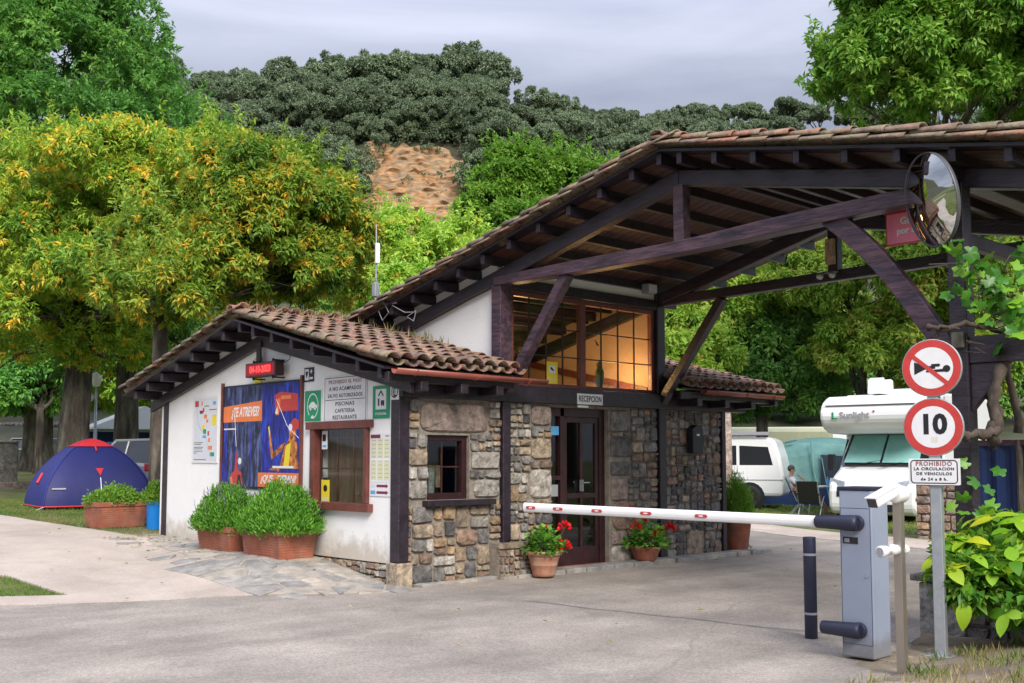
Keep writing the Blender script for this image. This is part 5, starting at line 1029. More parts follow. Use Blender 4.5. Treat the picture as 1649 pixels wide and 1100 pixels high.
mb.build('trunk', 'vinebark', T, smooth=True)
vs_ = [(1555, 425, 3), (1590, 430, 7), (1575, 455, 5), (1600, 460, 6), (1620, 470, 7), (1640, 500, 9), (1600, 490, 4), (1545, 460, 3), (1640, 470, 6), (1655, 540, 7), (1630, 520, 5), (1560, 480, 2), (1650, 430, 5), (1540, 410, 3), (1585, 765, 1.5), (1565, 830, 3), (1540, 810, 1.5), (1600, 820, 3), (1560, 745, 1), (1553, 800, 1)]
for x_, y_, k in vs_:
    for _ in range(int(k*1.7)):
        p = at(x_+rng.gauss(0, 15), y_+rng.gauss(0, 14), 8.95+rng.uniform(0, .45)); d = Vector((rng.uniform(-1, 1), rng.uniform(-1, 1), -rng.uniform(.1, 1.1))); nn = cm*1.0+Vector((rng.uniform(-.7, .7), rng.uniform(-.7, .7), rng.uniform(0, 1)))
        place_leaf(rng.choice(VL), 'leaf', p-vb, d, nn, rng.uniform(.08, .15), T)
mb = MB()
for _ in range(26):
    a = at(rng.uniform(1530, 1650), rng.uniform(420, 560), 9.1+rng.uniform(0, .4)); mb.tube([tuple(a-vb), tuple(a-vb+Vector((rng.uniform(-.2, .2), rng.uniform(-.2, .2), rng.uniform(-.15, .15)))), tuple(a-vb+Vector((rng.uniform(-.3, .3), rng.uniform(-.3, .3), rng.uniform(-.3, .1))))], .005, 4)
mb.build('twigs', 'vinebark', T)
# ------------------------------------------------------------------ campsite behind: vehicles
def wheel(T, x, y, r, w, parent=None):
    Wt = link('wheel', None, T, (x, y, r)); mb = MB(); mb.lathe([(r*.62, -w/2), (r*.94, -w/2), (r, -w*.35), (r, w*.35), (r*.94, w/2), (r*.62, w/2)], n=22, axis='y'); mb.build('tyre', 'tyre', Wt, smooth=True)
    mb = MB(); s = 1 if y > 0 else -1; mb.lathe([(0, s*w*.42), (r*.2, s*w*.45), (r*.25, s*w*.3), (r*.55, s*w*.34), (r*.62, s*w*.45), (r*.64, s*w*.3)], n=22, axis='y')
    for k in range(6): a = k*math.pi/3; mb.beam((0, s*w*.38, 0), (r*.58*math.cos(a), s*w*.40, r*.58*math.sin(a)), r*.16, .02, up=(0, 1, 0))
    mb.build('rim', 'rim', Wt)
def toworld(px, py, rz_from_cam):
    P = onground(px, py); d = CAMP-P; return P, math.atan2(d.y, d.x)+R(rz_from_cam)
mt['vwhite'] = M('white_vehicle_paint', (.78, .79, .80), .22, var=.02, spec=.6); mt['teal'] = M('teal_sunscreen', (.28, .58, .54), .45, var=.12, vs=3)
# motorhome
P, hd = toworld(1428, 838, -19); P = onground(1428, 838, -.10)
T = thing('motorhome', 'white motorhome with a rounded sleeping nose over the cab and teal screens in the windscreen', 'motorhome', P, hd)
mb = MB(); mb.prism([(-.6, .35), (.86, .25), (.99, .42), (1.0, .78), (.93, .98), (.62, 1.16), (.32, 1.30), (-.42, 2.12), (-.6, 2.12)], 'y', -.99, .99); mb.build('cab', 'vwhite', T, bevel=.09)
mb = MB(); mb.prism([(-.9, 2.08), (.55, 2.10), (.86, 2.20), (1.02, 2.40), (1.03, 2.58), (.90, 2.80), (.60, 2.95), (-.9, 3.05)], 'y', -1.15, 1.15); mb.build('overcab', 'vwhite', T, bevel=.11); mb = MB(); mb.box(.93, 1.0, -1.02, 1.02, 2.735, 2.745); mb.box(-.88, .5, 1.148, 1.153, 2.16, 2.18); mb.build('seam_strip', 'greyprint', T)
mb = MB(); mb.box(-5.3, -.6, -1.15, 1.15, .42, 3.05); mb.build('living_body', 'vwhite', T, bevel=.06)
mb = MB(); mb.prism([(.345, 1.325), (-.36, 2.08), (-.37, 2.06), (.335, 1.31)], 'y', -.88, .88)
mb = MB(); o = Vector((.026, 0, .024)); a, b = Vector((.31, 0, 1.34)), Vector((-.37, 0, 2.09))
def ws(y0, y1, t0, t1, off, name, mat, yy=.94):
    p = a.lerp(b, t0)+o*off; q = a.lerp(b, t1)+o*off; mb = MB(); mb.quad((p.x, y0, p.z), (p.x, y1, p.z), (q.x, y1*yy, q.z), (q.x, y0*yy, q.z)); mb.quad((p.x-.02, y0, p.z), (p.x-.02, y1, p.z), (q.x-.02, y1*yy, q.z), (q.x-.02, y0*yy, q.z)); return mb.build(name, mat, T)
ws(-.93, .93, 0, 1, 1, 'windscreen', 'darkglass'); ws(-.86, -.03, .07, .93, 1.5, 'sun_screen', 'teal'); ws(.03, .86, .07, .93, 1.5, 'sun_screen', 'teal')
mb = MB(); mb.beam((.40, -.75, 1.34), (.22, .1, 1.50), .02, .02); mb.beam((.40, .0, 1.34), (.20, .8, 1.50), .02, .02); mb.build('wiper', 'black', T)
mb = MB(); mb.prism([(1.012, .66), (1.012, .76), (.975, .88), (.96, .88), (.98, .66)], 'y', -.78, .78); mb.box(.96, 1.02, -.6, .6, .34, .50); mb.build('grille', 'black', T)
mb = MB(); mb.sphere((.985, 0, .83), .05, sc=(.3, 1, 1)); mb.build('badge', 'rim', T)
mt['lamp'] = M('headlamp_glass', (.35, .38, .42), .08, metal=.3, var=.3, vs=14)
for s in (-1, 1):
    mb = MB(); v = [(.985, s*.60, .86), (.93, s*.60, 1.0), (.80, s*.985, 1.08), (.88, s*.985, .88)]; mb.add(v+[(x+.03, y*1.01, z) for x, y, z in v], [(0, 1, 2, 3), (4, 5, 6, 7), (0, 1, 5, 4), (1, 2, 6, 5), (2, 3, 7, 6), (3, 0, 4, 7)]); mb.build('headlight', 'lamp', T)
    mb = MB(); mb.box(.42, .56, s*1.08-.07, s*1.08+.07, 1.25, 1.62); mb.tube([(.45, s*.97, 1.3), (.5, s*1.1, 1.3)], .02); mb.build('wing_mirror', 'black', T, bevel=.03)
    mb = MB(); mb.prism([(-.5, 1.35), (.18, 1.32), (-.30, 1.98), (-.5, 1.98)], 'y', s*.97, s*1.0); mb.build('side_window', 'darkglass', T)
    mb = MB(); mb.lathe([(0, 0), (.46, 0), (.46, .04), (0, .04)], (0, s*.985-.02, .36), 22, axis='y'); mb.build('wheel_arch', 'black', T); wheel(T, 0, s*.93, .35, .24); wheel(T, -3.9, s*.98, .35, .24)
mb = MB(); mb.box(-.58, .30, 1.0, 1.003, .52, .60); mb.prism([(-.55, .62), (-.1, .80), (-.1, .86), (-.55, .68)], 'y', 1.0, 1.004); mb.box(.62, .98, .995, 1.005, .60, .68); mb.build('red_stripe', 'red', T)
mb = MB(); mb.box(-2.6, -1.7, 1.15, 1.165, 1.5, 2.1); mb.build('body_window', 'darkglass', T, bevel=.01)
text('Sunlight', .20, 'greyprint', T, 1.036, -.32, 2.50, bold=.005, rot=(R(90), 0, R(90)), sx=1.1); mb = MB(); mb.box(1.034, 1.038, -.84, -.80, 2.42, 2.58); mb.box(1.034, 1.038, -.84, -.70, 2.42, 2.45); mb.build('emblem', 'green', T); mb = MB(); mb.box(1.034, 1.038, .10, .15, 2.56, 2.60); mb.build('emblem', 'red', T)
mb = MB(); mb.prism([(.1, 3.02), (.05, 3.36), (-.12, 3.42), (-.22, 3.12), (-.5, 3.12), (-.58, 3.40), (-.72, 3.38), (-.75, 3.02)], 'y', -.35, .0); mb.build('roof_ladder_rack', 'vwhite', T, bevel=.03); mb = MB(); mb.box(-1.9, -1.2, -.4, .35, 3.05, 3.2); mb.build('roof_light', 'vwhite', T, bevel=.04)
# van
P = XY((1206-824.5)/1726*28.6, 28.6); P.z = gw(P); d = CAMP-P; hd = math.atan2(d.y, d.x)-R(90)-R(8)
T = thing('camper_van', 'white van with dark side windows parked behind the right end of the building', 'van', P, hd)   # x towards the front (left in the picture), origin under the rear wheel
for s in (-1,):
    mb = MB(); mb.prism([(-.85, .35), (-.9, .9), (-.82, 1.4), (-.68, 1.84), (-.5, 1.92), (2.6, 1.92), (3.3, 1.35), (4.0, 1.1), (4.15, .8), (4.1, .35)], 'y', -1.9, 0); mb.build('body', 'vwhite', T, bevel=.09)
    mb = MB(); mb.prism([(-.62, 1.18), (-.50, 1.66), (.25, 1.70), (.25, 1.18)], 'y', -.004, .004); mb.prism([(.33, 1.18), (.33, 1.70), (1.55, 1.70), (1.55, 1.18)], 'y', -.004, .004); mb.prism([(1.65, 1.18), (1.65, 1.7), (2.5, 1.68), (3.0, 1.2)], 'y', -.004, .004); mb.build('side_window', 'darkglass', T)
    mb = MB(); mb.tube([(-.5, -.15, 1.98), (2.3, -.15, 1.98)], .025, 6); mb.box(-.55, 1.9, -.05, .12, 1.98, 2.06); mb.build('roof_rail', 'greyprint', T)
    mb = MB(); mb.lathe([(0, 0), (.40, 0), (.40, .01), (0, .01)], (0, -.005, .33), 20, axis='y'); mb.build('wheel_arch', 'black', T); wheel(T, 0, -.10, .33, .22); wheel(T, 3.1, -.10, .33, .22); mb = MB(); mb.box(-.9, 4.1, -.0, .012, .78, .80); mb.build('crease', 'greyprint', T)
def hatch(name, label, loc, hd, col, cat='car', L_=4.1, tail='red'):
    "small car; x forward"
    T = thing(name, label, cat, loc, hd); m = M('paint_'+label[:12].replace(' ', '_'), col, .25, metal=.25, var=.03)
    mt[m.name] = m; w = .86; mb = MB(); mb.prism([(-L_/2+.02, .30), (-L_/2, .62), (-L_/2+.10, .92), (-.2, .96), (.95, .90), (L_/2-.35, .78), (L_/2-.02, .62), (L_/2, .35)], 'y', -w, w); mb.build('body', m.name, T, bevel=.09)
    mb = MB(); lo = [(-L_/2+.14, .90), (1.0, .90)]; hi = [(-L_/2+.50, 1.40), (.25, 1.42)]
    V_ = [(lo[0][0], -w*.95, .90), (lo[1][0], -w*.95, .90), (lo[1][0], w*.95, .90), (lo[0][0], w*.95, .90), (hi[0][0], -w*.74, 1.40), (hi[1][0], -w*.74, 1.42), (hi[1][0], w*.74, 1.42), (hi[0][0], w*.74, 1.40)]
    mb.add(V_, [(0, 1, 5, 4), (1, 2, 6, 5), (2, 3, 7, 6), (3, 0, 4, 7)]); mb.build('glass_house', 'darkglass', T, bevel=.03)
    mb = MB(); mb.box(hi[0][0]-.06, hi[1][0]+.03, -w*.76, w*.76, 1.40, 1.46)
    for s in (-1, 1):
        for (x0, x1) in ((-L_/2+.12, -L_/2+.46), (-.55, -.45), (1.0, .26)): mb.beam((x0, s*w*.945, .93), (x1, s*w*.75, 1.41), .07, .03, up=(0, 1, 0))
    mb.build('roof', m.name, T, bevel=.015)
    for s in (-1, 1):
        for x in (-L_/2+.72, L_/2-.78): wheel(T, x, s*(w-.10), .30, .2)
        mb = MB(); mb.box(-L_/2-.02, -L_/2+.28, s*w-.06*s-.08, s*w-.06*s+.08, .74, .90); mb.build('tail_light', tail, T, bevel=.02)
    mb = MB(); mb.box(-L_/2-.015, -L_/2+.02, -.26, .26, .5, .62); mb.build('number_plate', 'signwhite', T); return T
def camdir(p, off): d = CAMP-Vector(p); return math.atan2(d.y, d.x)+R(off)
p = onground(236, 800); p = XY((236-824.5)/1726*25.5, 25.5); p.z = gw(p); hatch('parked_car', 'silver hatchback standing close behind the blue tent', p, camdir(p, 205), (.45, .46, .48))
p = XY((206-824.5)/1726*36, 36); p.z = gw(p); hatch('parked_car', 'bright blue car behind the silver hatchback', p, camdir(p, 225), (.02, .22, .60))
def g0(p): return g(p.x, p.y)
p = XY((70-824.5)/1726*56, 56); p.z = g0(p); hatch('parked_car', 'small silver car far off by the old stone wall', p, camdir(p, 140), (.40, .41, .43))
# awning tent beside the van
mt['tealcloth'] = M('teal_tent_cloth', (.17, .36, .34), .75, var=.22, vs=2.2, bump=.5, bs=6); mt['navycloth'] = M('navy_tent_cloth', (.012, .035, .13), .7, var=.3, vs=3, bump=.4, bs=8); mt['netting'] = M('dark_tent_window', (.03, .045, .07), .5, var=.2)
c = XY((1325-824.5)/1726*32, 32); c.z = gw(c); T = thing('awning_tent', 'teal drive-away awning tent with a navy base strip beside the white van', 'tent', c, camdir(c, 75))
mb = MB(); nx, ny = 14, 8; w, dp, h = 1.65, 1.3, 1.98
def aw(i, j, zf):
    s = -1+2*i/nx; return s
rows = []
for j in range(ny+1):
    t = -1+2*j/ny
    for i in range(nx+1):
        a = math.pi*i/nx; x = -math.cos(a); z = math.sin(a)**.42; y = t*dp*(1-.12*(z**4)); sag = (.06*math.sin(3*t*math.pi)**2)*z; rows.append((math.copysign(abs(x)**.8, x)*w*(1+.04*math.sin(5*t)), y, max(0, z*h*(1-.10*t*t)-sag)))
mb.add(rows, [(j*(nx+1)+i, j*(nx+1)+i+1, (j+1)*(nx+1)+i+1, (j+1)*(nx+1)+i) for j in range(ny) for i in range(nx)])
for j in (0, ny): mb.add([rows[j*(nx+1)+i] for i in range(nx+1)], [tuple(range(nx+1))])
mb.build('canopy', 'tealcloth', T, smooth=False, bevel=.0)
mb = MB(); mb.box(-w-.03, w*.3, -dp-.03, dp+.03, 0, .50); mb.build('base_strip', 'navycloth', T)
mb = MB(); mb.prism([(.28, .55), (1.42, .55), (1.30, 1.40), (.30, 1.46)], 'y', -dp-.06, -dp-.03); mb.build('net_window', 'netting', T)
mb = MB(); mb.tube([(-.0+.02, -dp-.03, 1.86), (.10, -dp-.05, 1.0), (.30, -dp-.15, .0)], .025, 6); mb.tube([(.3, -dp-.03, 1.5), (.62, -dp-.3, 0)], .012, 5); mb.tube([(-1.5, -dp, 1.2), (-1.2, -dp+.02, 1.72), (-.4, -dp, 1.9)], .03, 6); mb.build('tent_pole', 'tealcloth', T)
# camping table, chairs, person
def chair(label, loc, hd, mat, group=None):
    T = thing('camping_chair', label, 'camping chair', loc, hd); T.scale = (.86, .86, .86); s = .27; mb = MB(); mb.box(-.24, .26, -s, s, .40, .43); mb.build('seat', mat, T, bevel=.01)
    mb = MB(); mb.beam((-.24, 0, .42), (-.48, 0, 1.02), 2*s, .03, up=(1, 0, 0)); mb.build('backrest', mat, T, bevel=.01)
    for y in (-s-.02, s+.02):
        mb = MB(); mb.tube([(-.48, y, 1.05), (-.22, y, .42), (.22, y, .02), (.30, y, .02)], .014, 6); mb.tube([(.28, y, .62), (.0, y, .42), (-.34, y, .02), (-.42, y, .02)], .014, 6); mb.build('leg', 'galv', T)
        mb = MB(); mb.tube([(-.34, y, .66), (.28, y, .64)], .022, 6); mb.build('armrest', 'black', T)
    mb = MB(); mb.tube([(.22, -s, .03), (.22, s, .03)], .012, 5); mb.tube([(-.34, -s, .03), (-.34, s, .03)], .012, 5); mb.build('cross_bar', 'galv', T); return T
mt['chairgrey'] = M('dark_grey_canvas', (.035, .04, .055), .8, var=.15)
ch0 = XY((1292-824.5)/1726*27, 27); ch0.z = gw(ch0); fw = math.atan2(RT.y, RT.x)   # facing right in the picture
chair('dark folding chair with pale legs in which the man sits', ch0, fw-R(12), 'chairgrey')
c1 = XY((1305-824.5)/1726*25.2, 25.2); c1.z = gw(c1); chair('empty black folding chair standing nearest the camera by the table', c1, fw+R(60), 'black')
tb = XY((1326-824.5)/1726*26.6, 26.6); tb.z = gw(tb); T = thing('camping_table', 'folding camping table crowded with things next to the motorhome', 'table', tb, fw); mb = MB(); mb.box(-.55, .55, -.35, .35, .69, .72); mb.build('table_top', 'signwhite', T, bevel=.008)
for x in (-.48, .48):
    for y in (-.28, .28): mb = MB(); mb.tube([(x, y, 0), (x*.8, y, .69)], .014, 6); mb.build('leg', 'galv', T)
for i, (x, y, r, h, m, lab) in enumerate([(-.35, -.1, .05, .12, 'red', 'small red jar on the camping table'), (-.15, .1, .06, .10, 'black', 'black bowl on the camping table'), (.05, -.15, .04, .22, 'skyblue', 'blue bottle on the camping table'), (.2, .1, .07, .12, 'redwood', 'brown bag on the camping table'), (.40, -.05, .05, .3, 'skyblue', 'tall light blue bottle at the right end of the camping table')]):
    q = tb+RT*x+FW*y; q.z += .72; o = MB(); o.lathe([(0, 0), (r, 0), (r, h*.6), (r*.5, h*.8), (r*.4, h), (0, h)], n=12); o = o.build('bottle' if h > .15 else 'jar', m, None, smooth=True); o.location = q; tag(o, lab, 'bottle' if h > .15 else 'jar')
mt['skin'] = M('skin', (.52, .27, .18), .55, var=.05); mt['shirt'] = M('white_shirt', (.72, .72, .76), .8, var=.08); mt['hair'] = M('short_grey_brown_hair', (.10, .075, .06), .8, var=.3, vs=20); mt['shorts'] = M('dark_shorts', (.05, .05, .07), .8, var=.1)
def skinned(name, pts, edges, mat, parent, root=0, sub=2):
    me = bpy.data.meshes.new(name); me.from_pydata([p[:3] for p in pts], edges, []); me.materials.append(mt[mat]); o = link(name, me, parent)
    md = o.modifiers.new('skin', 'SKIN'); md.use_smooth_shade = True; me.skin_vertices.new() if not me.skin_vertices else None
    for i, p in enumerate(pts): sv = me.skin_vertices[0].data[i]; sv.radius = (p[3], p[4] if len(p) > 4 else p[3]); sv.use_root = (i == root)
    s = o.modifiers.new('sub', 'SUBSURF'); s.levels = sub; s.render_levels = sub; return o
T = thing('person', 'man in a white shirt leaning back in a camping chair, hand at his mouth', 'person', ch0, fw-R(12)); T.scale = (.86, .86, .86)
pts = [(-.10, 0, .53, .13, .15), (-.20, 0, .75, .13, .16), (-.30, 0, .95, .13, .17), (-.34, 0, 1.06, .07), (-.33, 0, 1.13, .055), (-.31, 0, 1.20, .075), (-.30, 0, 1.29, .09), (-.30, 0, 1.36, .07),
       (-.31, -.18, 1.0, .06), (-.14, -.22, .80, .046), (.03, -.12, .98, .036), (-.15, -.04, 1.13, .034), (-.31, .18, 1.0, .06), (-.16, .23, .80, .046), (.08, .2, .68, .034), (.16, .18, .67, .035),
       (-.05, -.10, .52, .10), (.38, -.13, .60, .066), (.56, -.12, .24, .05), (.62, -.12, .07, .035), (.76, -.12, .05, .032), (-.05, .10, .52, .10), (.40, .12, .58, .066), (.62, .12, .24, .05), (.68, .12, .07, .035), (.82, .12, .05, .032)]
skinned('body', pts, [(0, 1), (1, 2), (2, 3), (3, 4), (4, 5), (5, 6), (6, 7), (2, 8), (8, 9), (9, 10), (10, 11), (2, 12), (12, 13), (13, 14), (14, 15), (0, 16), (16, 17), (17, 18), (18, 19), (19, 20), (0, 21), (21, 22), (22, 23), (23, 24), (24, 25)], 'skin', T)
skinned('shirt', [(-.11, 0, .57, .155, .18), (-.20, 0, .75, .15, .185), (-.30, 0, .95, .15, .19), (-.34, 0, 1.05, .085), (-.31, -.19, 1.0, .08), (-.19, -.23, .86, .07), (-.31, .19, 1.0, .08), (-.20, .24, .86, .07)], [(0, 1), (1, 2), (2, 3), (2, 4), (4, 5), (2, 6), (6, 7)], 'shirt', T)
skinned('shorts', [(-.08, 0, .53, .155, .17), (-.02, -.10, .53, .12), (.26, -.13, .59, .09), (-.02, .10, .53, .12), (.27, .12, .58, .09)], [(0, 1), (1, 2), (0, 3), (3, 4)], 'shorts', T)
mb = MB(); mb.sphere((-.325, 0, 1.315), .108, 12, 8, (1, .86, 1)); mb.build('hair', 'hair', T, smooth=True); mb = MB(); mb.tube([(-.215, 0, 1.27), (-.19, 0, 1.245), (-.215, 0, 1.235)], [.014, .018, .014], 6); mb.sphere((-.228, 0, 1.295), .03, 6, 5, (.6, 2.0, .5)); mb.build('nose', 'skin', T, smooth=True)
mb = MB(); [mb.sphere((-.31, s*.085, 1.255), .022, 6, 5, (1, .5, 1.4)) for s in (-1, 1)]; mb.build('ear', 'skin', T, smooth=True); mb = MB(); [mb.sphere((-.218, s*.03, 1.275), .009, 6, 5) for s in (-1, 1)]; mb.build('eye', 'black', T); mb = MB(); mb.sphere((-.217, 0, 1.205), .016, 6, 4, (.5, 1.4, .4)); mb.build('mouth', 'red', T)
for (hxx, hyy, hz, dx, dz_) in [(-.15, -.04, 1.13, -.5, .6), (.16, .18, .67, 1, -.1)]:
    H_ = link('hand', None, T); 
    for k in range(5):
        y = hyy+(-.03+.015*k); l = [.045, .06, .065, .06, .045][k]; mb = MB(); mb.tube([(hxx, y, hz), (hxx+dx*l*.6, y, hz+dz_*l*.6), (hxx+dx*l, y, hz+dz_*l-.012)], [.009, .008, .006], 5); mb.build('finger', 'skin', H_, smooth=True)
# screens, caravan
T = thing('privacy_screen', 'dark navy windscreen cloth stretched between posts at the right edge', 'screen', (0, 0, 0)); a = at(1572, 780, 13.4); b = at(1720, 780, 12.4)
for q, r_ in ((a, .05), (b, .05), (a.lerp(b, .5), .04)): mb = MB(); mb.tube([(q.x, q.y, -.1), (q.x, q.y, 1.76)], r_, 8); mb.build('post', 'bark', T)
n = 24; mb = MB(); d = (b-a).normalized(); nn = Vector((d.y, -d.x, 0))
for i in range(n):
    p = a.lerp(b, i/n)+nn*(.02*math.sin(i*1.3)); q = a.lerp(b, (i+1)/n)+nn*(.02*math.sin((i+1)*1.3)); mb.quad((p.x, p.y, .02), (q.x, q.y, .02), (q.x, q.y, 1.70), (p.x, p.y, 1.70))
mb.build('cloth', 'navycloth', T, smooth=True); mb = MB(); mb.beam((a.x, a.y, 1.73), (b.x, b.y, 1.73), .05, .07); mb.build('top_rail', 'woodw', T)
for (x_, Y_, w_, lab, col, hh) in [(1215, 44, 6.0, 'long cream caravan half hidden under the dark trees', 'cream', 2.55), (1330, 52, 5.0, 'white caravan roof showing far behind the awning tent', 'signwhite', 2.7)]:
    p = XY((x_-824.5)/1726*Y_, Y_); p.z = gw(p); T = thing('caravan', lab, 'caravan', p, camdir(p, 95)); mb = MB(); mb.box(-w_/2, w_/2, -1.1, 1.1, .45, hh); mb.build('body', col, T, bevel=.2)
    for k in range(3): mb = MB(); x = -w_/2+w_*(k+.75)/3.2; mb.box(x-.5, x+.3, -1.12, -1.10, 1.3, 1.9); mb.build('window', 'darkglass', T)
    mb = MB(); mb.box(-w_/2+.1, w_/2-.1, -1.108, -1.10, .8, .95); mb.build('stripe', 'greyprint', T); wheel(T, 0, -1.0, .33, .2)
T = thing('utility_pole', 'weathered wooden pole with white insulators just right of the building', 'pole', XY((1167-824.5)/1726*24, 24)); T.location.z = gw(T.location); mb = MB(); mb.tube([(0, 0, 0), (.02, 0, 1.6), (0, 0, 2.95)], [.17, .155, .145], 12); mb.build('shaft', 'st_pink', T, smooth=True)
mb = MB(); [mb.sphere((x, -.14, 2.45), .035, 8, 5) for x in (-.05, .04)]; mb.build('insulator', 'signwhite', T)
# blue dome tent
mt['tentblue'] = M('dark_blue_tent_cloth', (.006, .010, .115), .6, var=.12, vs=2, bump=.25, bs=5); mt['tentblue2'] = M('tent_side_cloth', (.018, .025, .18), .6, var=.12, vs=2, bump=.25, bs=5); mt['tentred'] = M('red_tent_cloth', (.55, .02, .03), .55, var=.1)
c = XY((146-824.5)/1726*23.3, 23.3); c.z = gw(c)-.01; T = thing('dome_tent', 'dark blue dome tent with a red top cap and red hem', 'tent', c, camdir(c, 90+13))
hs, ht = 1.17, 1.40; nA, nT = 48, 14
def rad(a): c_, s_ = abs(math.cos(a)), abs(math.sin(a)); return hs*(c_**14+s_**14)**(-1/14)
def tp(a, t, k=1.0, dz_=0): ph_ = t*math.pi/2; return (rad(a)*math.sin(ph_)**1.32*math.cos(a)*k, rad(a)*math.sin(ph_)**1.32*math.sin(a)*k*.9, ht*(math.cos(ph_)**1.12)*k+.05+dz_)
def tentpart(name, mat, t0, t1, k=1.0, sel=None):
    mb = MB(); vs = [tp(2*math.pi*i/nA, t0+(t1-t0)*j/nT, k) for j in range(nT+1) for i in range(nA)]
    fs = [(j*nA+i, j*nA+(i+1) % nA, (j+1)*nA+(i+1) % nA, (j+1)*nA+i) for j in range(nT) for i in range(nA) if sel is None or sel(2*math.pi*(i+.5)/nA)]; us = sorted({i for f in fs for i in f}); rn = {o: k for k, o in enumerate(us)}; mb.add([vs[i] for i in us], [tuple(rn[i] for i in f) for f in fs]); return mb.build(name, mat, T, smooth=True)
side = lambda a: 3*math.pi/4 < a < 5*math.pi/4
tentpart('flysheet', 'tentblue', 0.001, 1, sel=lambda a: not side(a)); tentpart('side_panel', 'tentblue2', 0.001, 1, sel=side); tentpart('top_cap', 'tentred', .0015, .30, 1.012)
for a in (math.pi/4, 3*math.pi/4, 5*math.pi/4, 7*math.pi/4): mb = MB(); mb.tube([tp(a, t/12, 1.004) for t in range(1, 13)], .014, 6); mb.build('pole_seam', 'tentblue2', T)
mb = MB(); mb.tube([tp(2*math.pi*i/48, 1, 1.005, .0) for i in range(49)], .016, 5); mb.build('hem_piping', 'tentred', T)
fa = 3*math.pi/2
def onf(x, t): a = fa+x; p = tp(a, t, 1.012); return (p[0], p[1]-.01, p[2])
mb = MB(); mb.add([onf(-.09, .60), onf(.09, .60), onf(0, .68)], [(0, 1, 2)]); mb.build('vent_flap', 'tentred', T); mb = MB(); mb.tube([onf(0, t/20) for t in (14, 15, 16, 17, 18, 19)], .01, 5); mb.build('zip', 'signwhite', T); mb = MB(); mb.tube([onf(0, .30), onf(0, .38)], .02, 5); mb.build('strap', 'tentred', T)
mb = MB(); mb.add([onf(-.62+x, t) for x, t in ((-.1, .8), (.06, .80), (.06, .815), (-.1, .815))], [(0, 1, 2, 3)]); mb.build('printed_name', 'greyprint', T); q = tp(math.pi+.05, .66, 1.012); mb = MB(); mb.tube([q, (q[0]-.12, q[1]-.1, q[2]-.2)], .035, 5); mb.build('side_vent', 'tentred', T)
for a in (math.pi*1.25, math.pi*1.75, math.pi*.75): p = tp(a, 1); mb = MB(); mb.tube([p, (p[0]*1.15, p[1]*1.15, 0)], .008, 4); mb.build('guy_line', 'signwhite', T)
# street lamp, block, far wall
p = XY((152-824.5)/1726*31, 31); p.z = gw(p); T = thing('lamp_post', 'thin grey lamp post with a white box lantern behind the tent', 'street lamp', p, camdir(p, 90)); mb = MB(); mb.tube([(0, 0, 0), (0, 0, 1.0), (0, 0, 3.1)], [.07, .05, .035], 8); mb.build('post', 'galv', T, smooth=True); mb = MB(); mb.lathe([(0, 3.05), (.10, 3.08), (.16, 3.38), (.16, 3.44), (0, 3.5)], n=12); mb.build('lantern', 'white', T, smooth=True); mb = MB(); mb.sphere((-.17, .1, 2.75), .13, 12, 8); mb.tube([(0, 0, 2.7), (-.12, .05, 2.72)], .02, 5); mb.build('globe', 'signwhite', T, smooth=True)
p = onground(8, 786); T = thing('stone_block', 'grey stone monument block on a low base at the left edge', 'monument', p, camdir(p, 90)); mb = MB(); mb.box(-.6, .33, -.5, .5, .0, 1.38); mb.build('block', 'st_grey', T, bevel=.04); mb = MB(); mb.box(-.7, .72, -.7, .6, -.1, .20); mb.build('base', 'st_pink', T, bevel=.04); mb = MB(); mb.box(-.68, .36, -.55, .55, 1.38, 1.46); mb.build('cap', 'st_grey', T, bevel=.03)
a = XY((-60-824.5)/1726*62, 62); b = XY((330-824.5)/1726*60, 60); zb = g0(a); T = thing('old_stone_wall', 'long old grey stone wall at the far left edge of the campsite', 'wall', (a.x, a.y, zb-.3), math.atan2(b.y-a.y, b.x-a.x)); ln = (b-a).length
mb = MB(); mb.box(0, ln, .03, .5, 0, 2.75); mb.build('core', 'mortar', T); out = []; split(0, 0, ln, 2.7, out, (.35, .6)); rest = []
for q in out[:]: s = rubble(*q, .08, n=8); rest.append((s.mesh('s', 'st_grey'), Matrix()))
joined('stone_field', rest, T, 'st_grey', label='coursed grey rubble')
p = XY((215-824.5)/1726*40, 40); p.z = gw(p); T = thing('white_marquee', 'low white marquee roof behind the parked cars', 'marquee', p, camdir(p, 100)); mb = MB(); mb.prism([(-1.7, 2.0), (0, 2.75), (1.7, 2.0), (1.7, 1.92), (-1.7, 1.92)], 'y', -2, 2); mb.build('roof', 'white', T)
for x in (-1.6, 1.6):
    for y in (-1.9, 1.9): mb = MB(); mb.tube([(x, y, 0), (x, y, 1.95)], .03, 6); mb.build('leg', 'galv', T)
mb = MB(); mb.box(-1.6, 1.6, 1.85, 1.9, 0, 1.9); mb.build('back_curtain', 'navycloth', T)
p = XY((38-824.5)/1726*50, 50); p.z = g0(p); T = thing('wooden_post', 'thin pale wooden post on the far grass at the left', 'post', p); mb = MB(); mb.tube([(0, 0, 0), (0, 0, 1.6)], .09, 8); mb.build('shaft', 'st_pink', T)

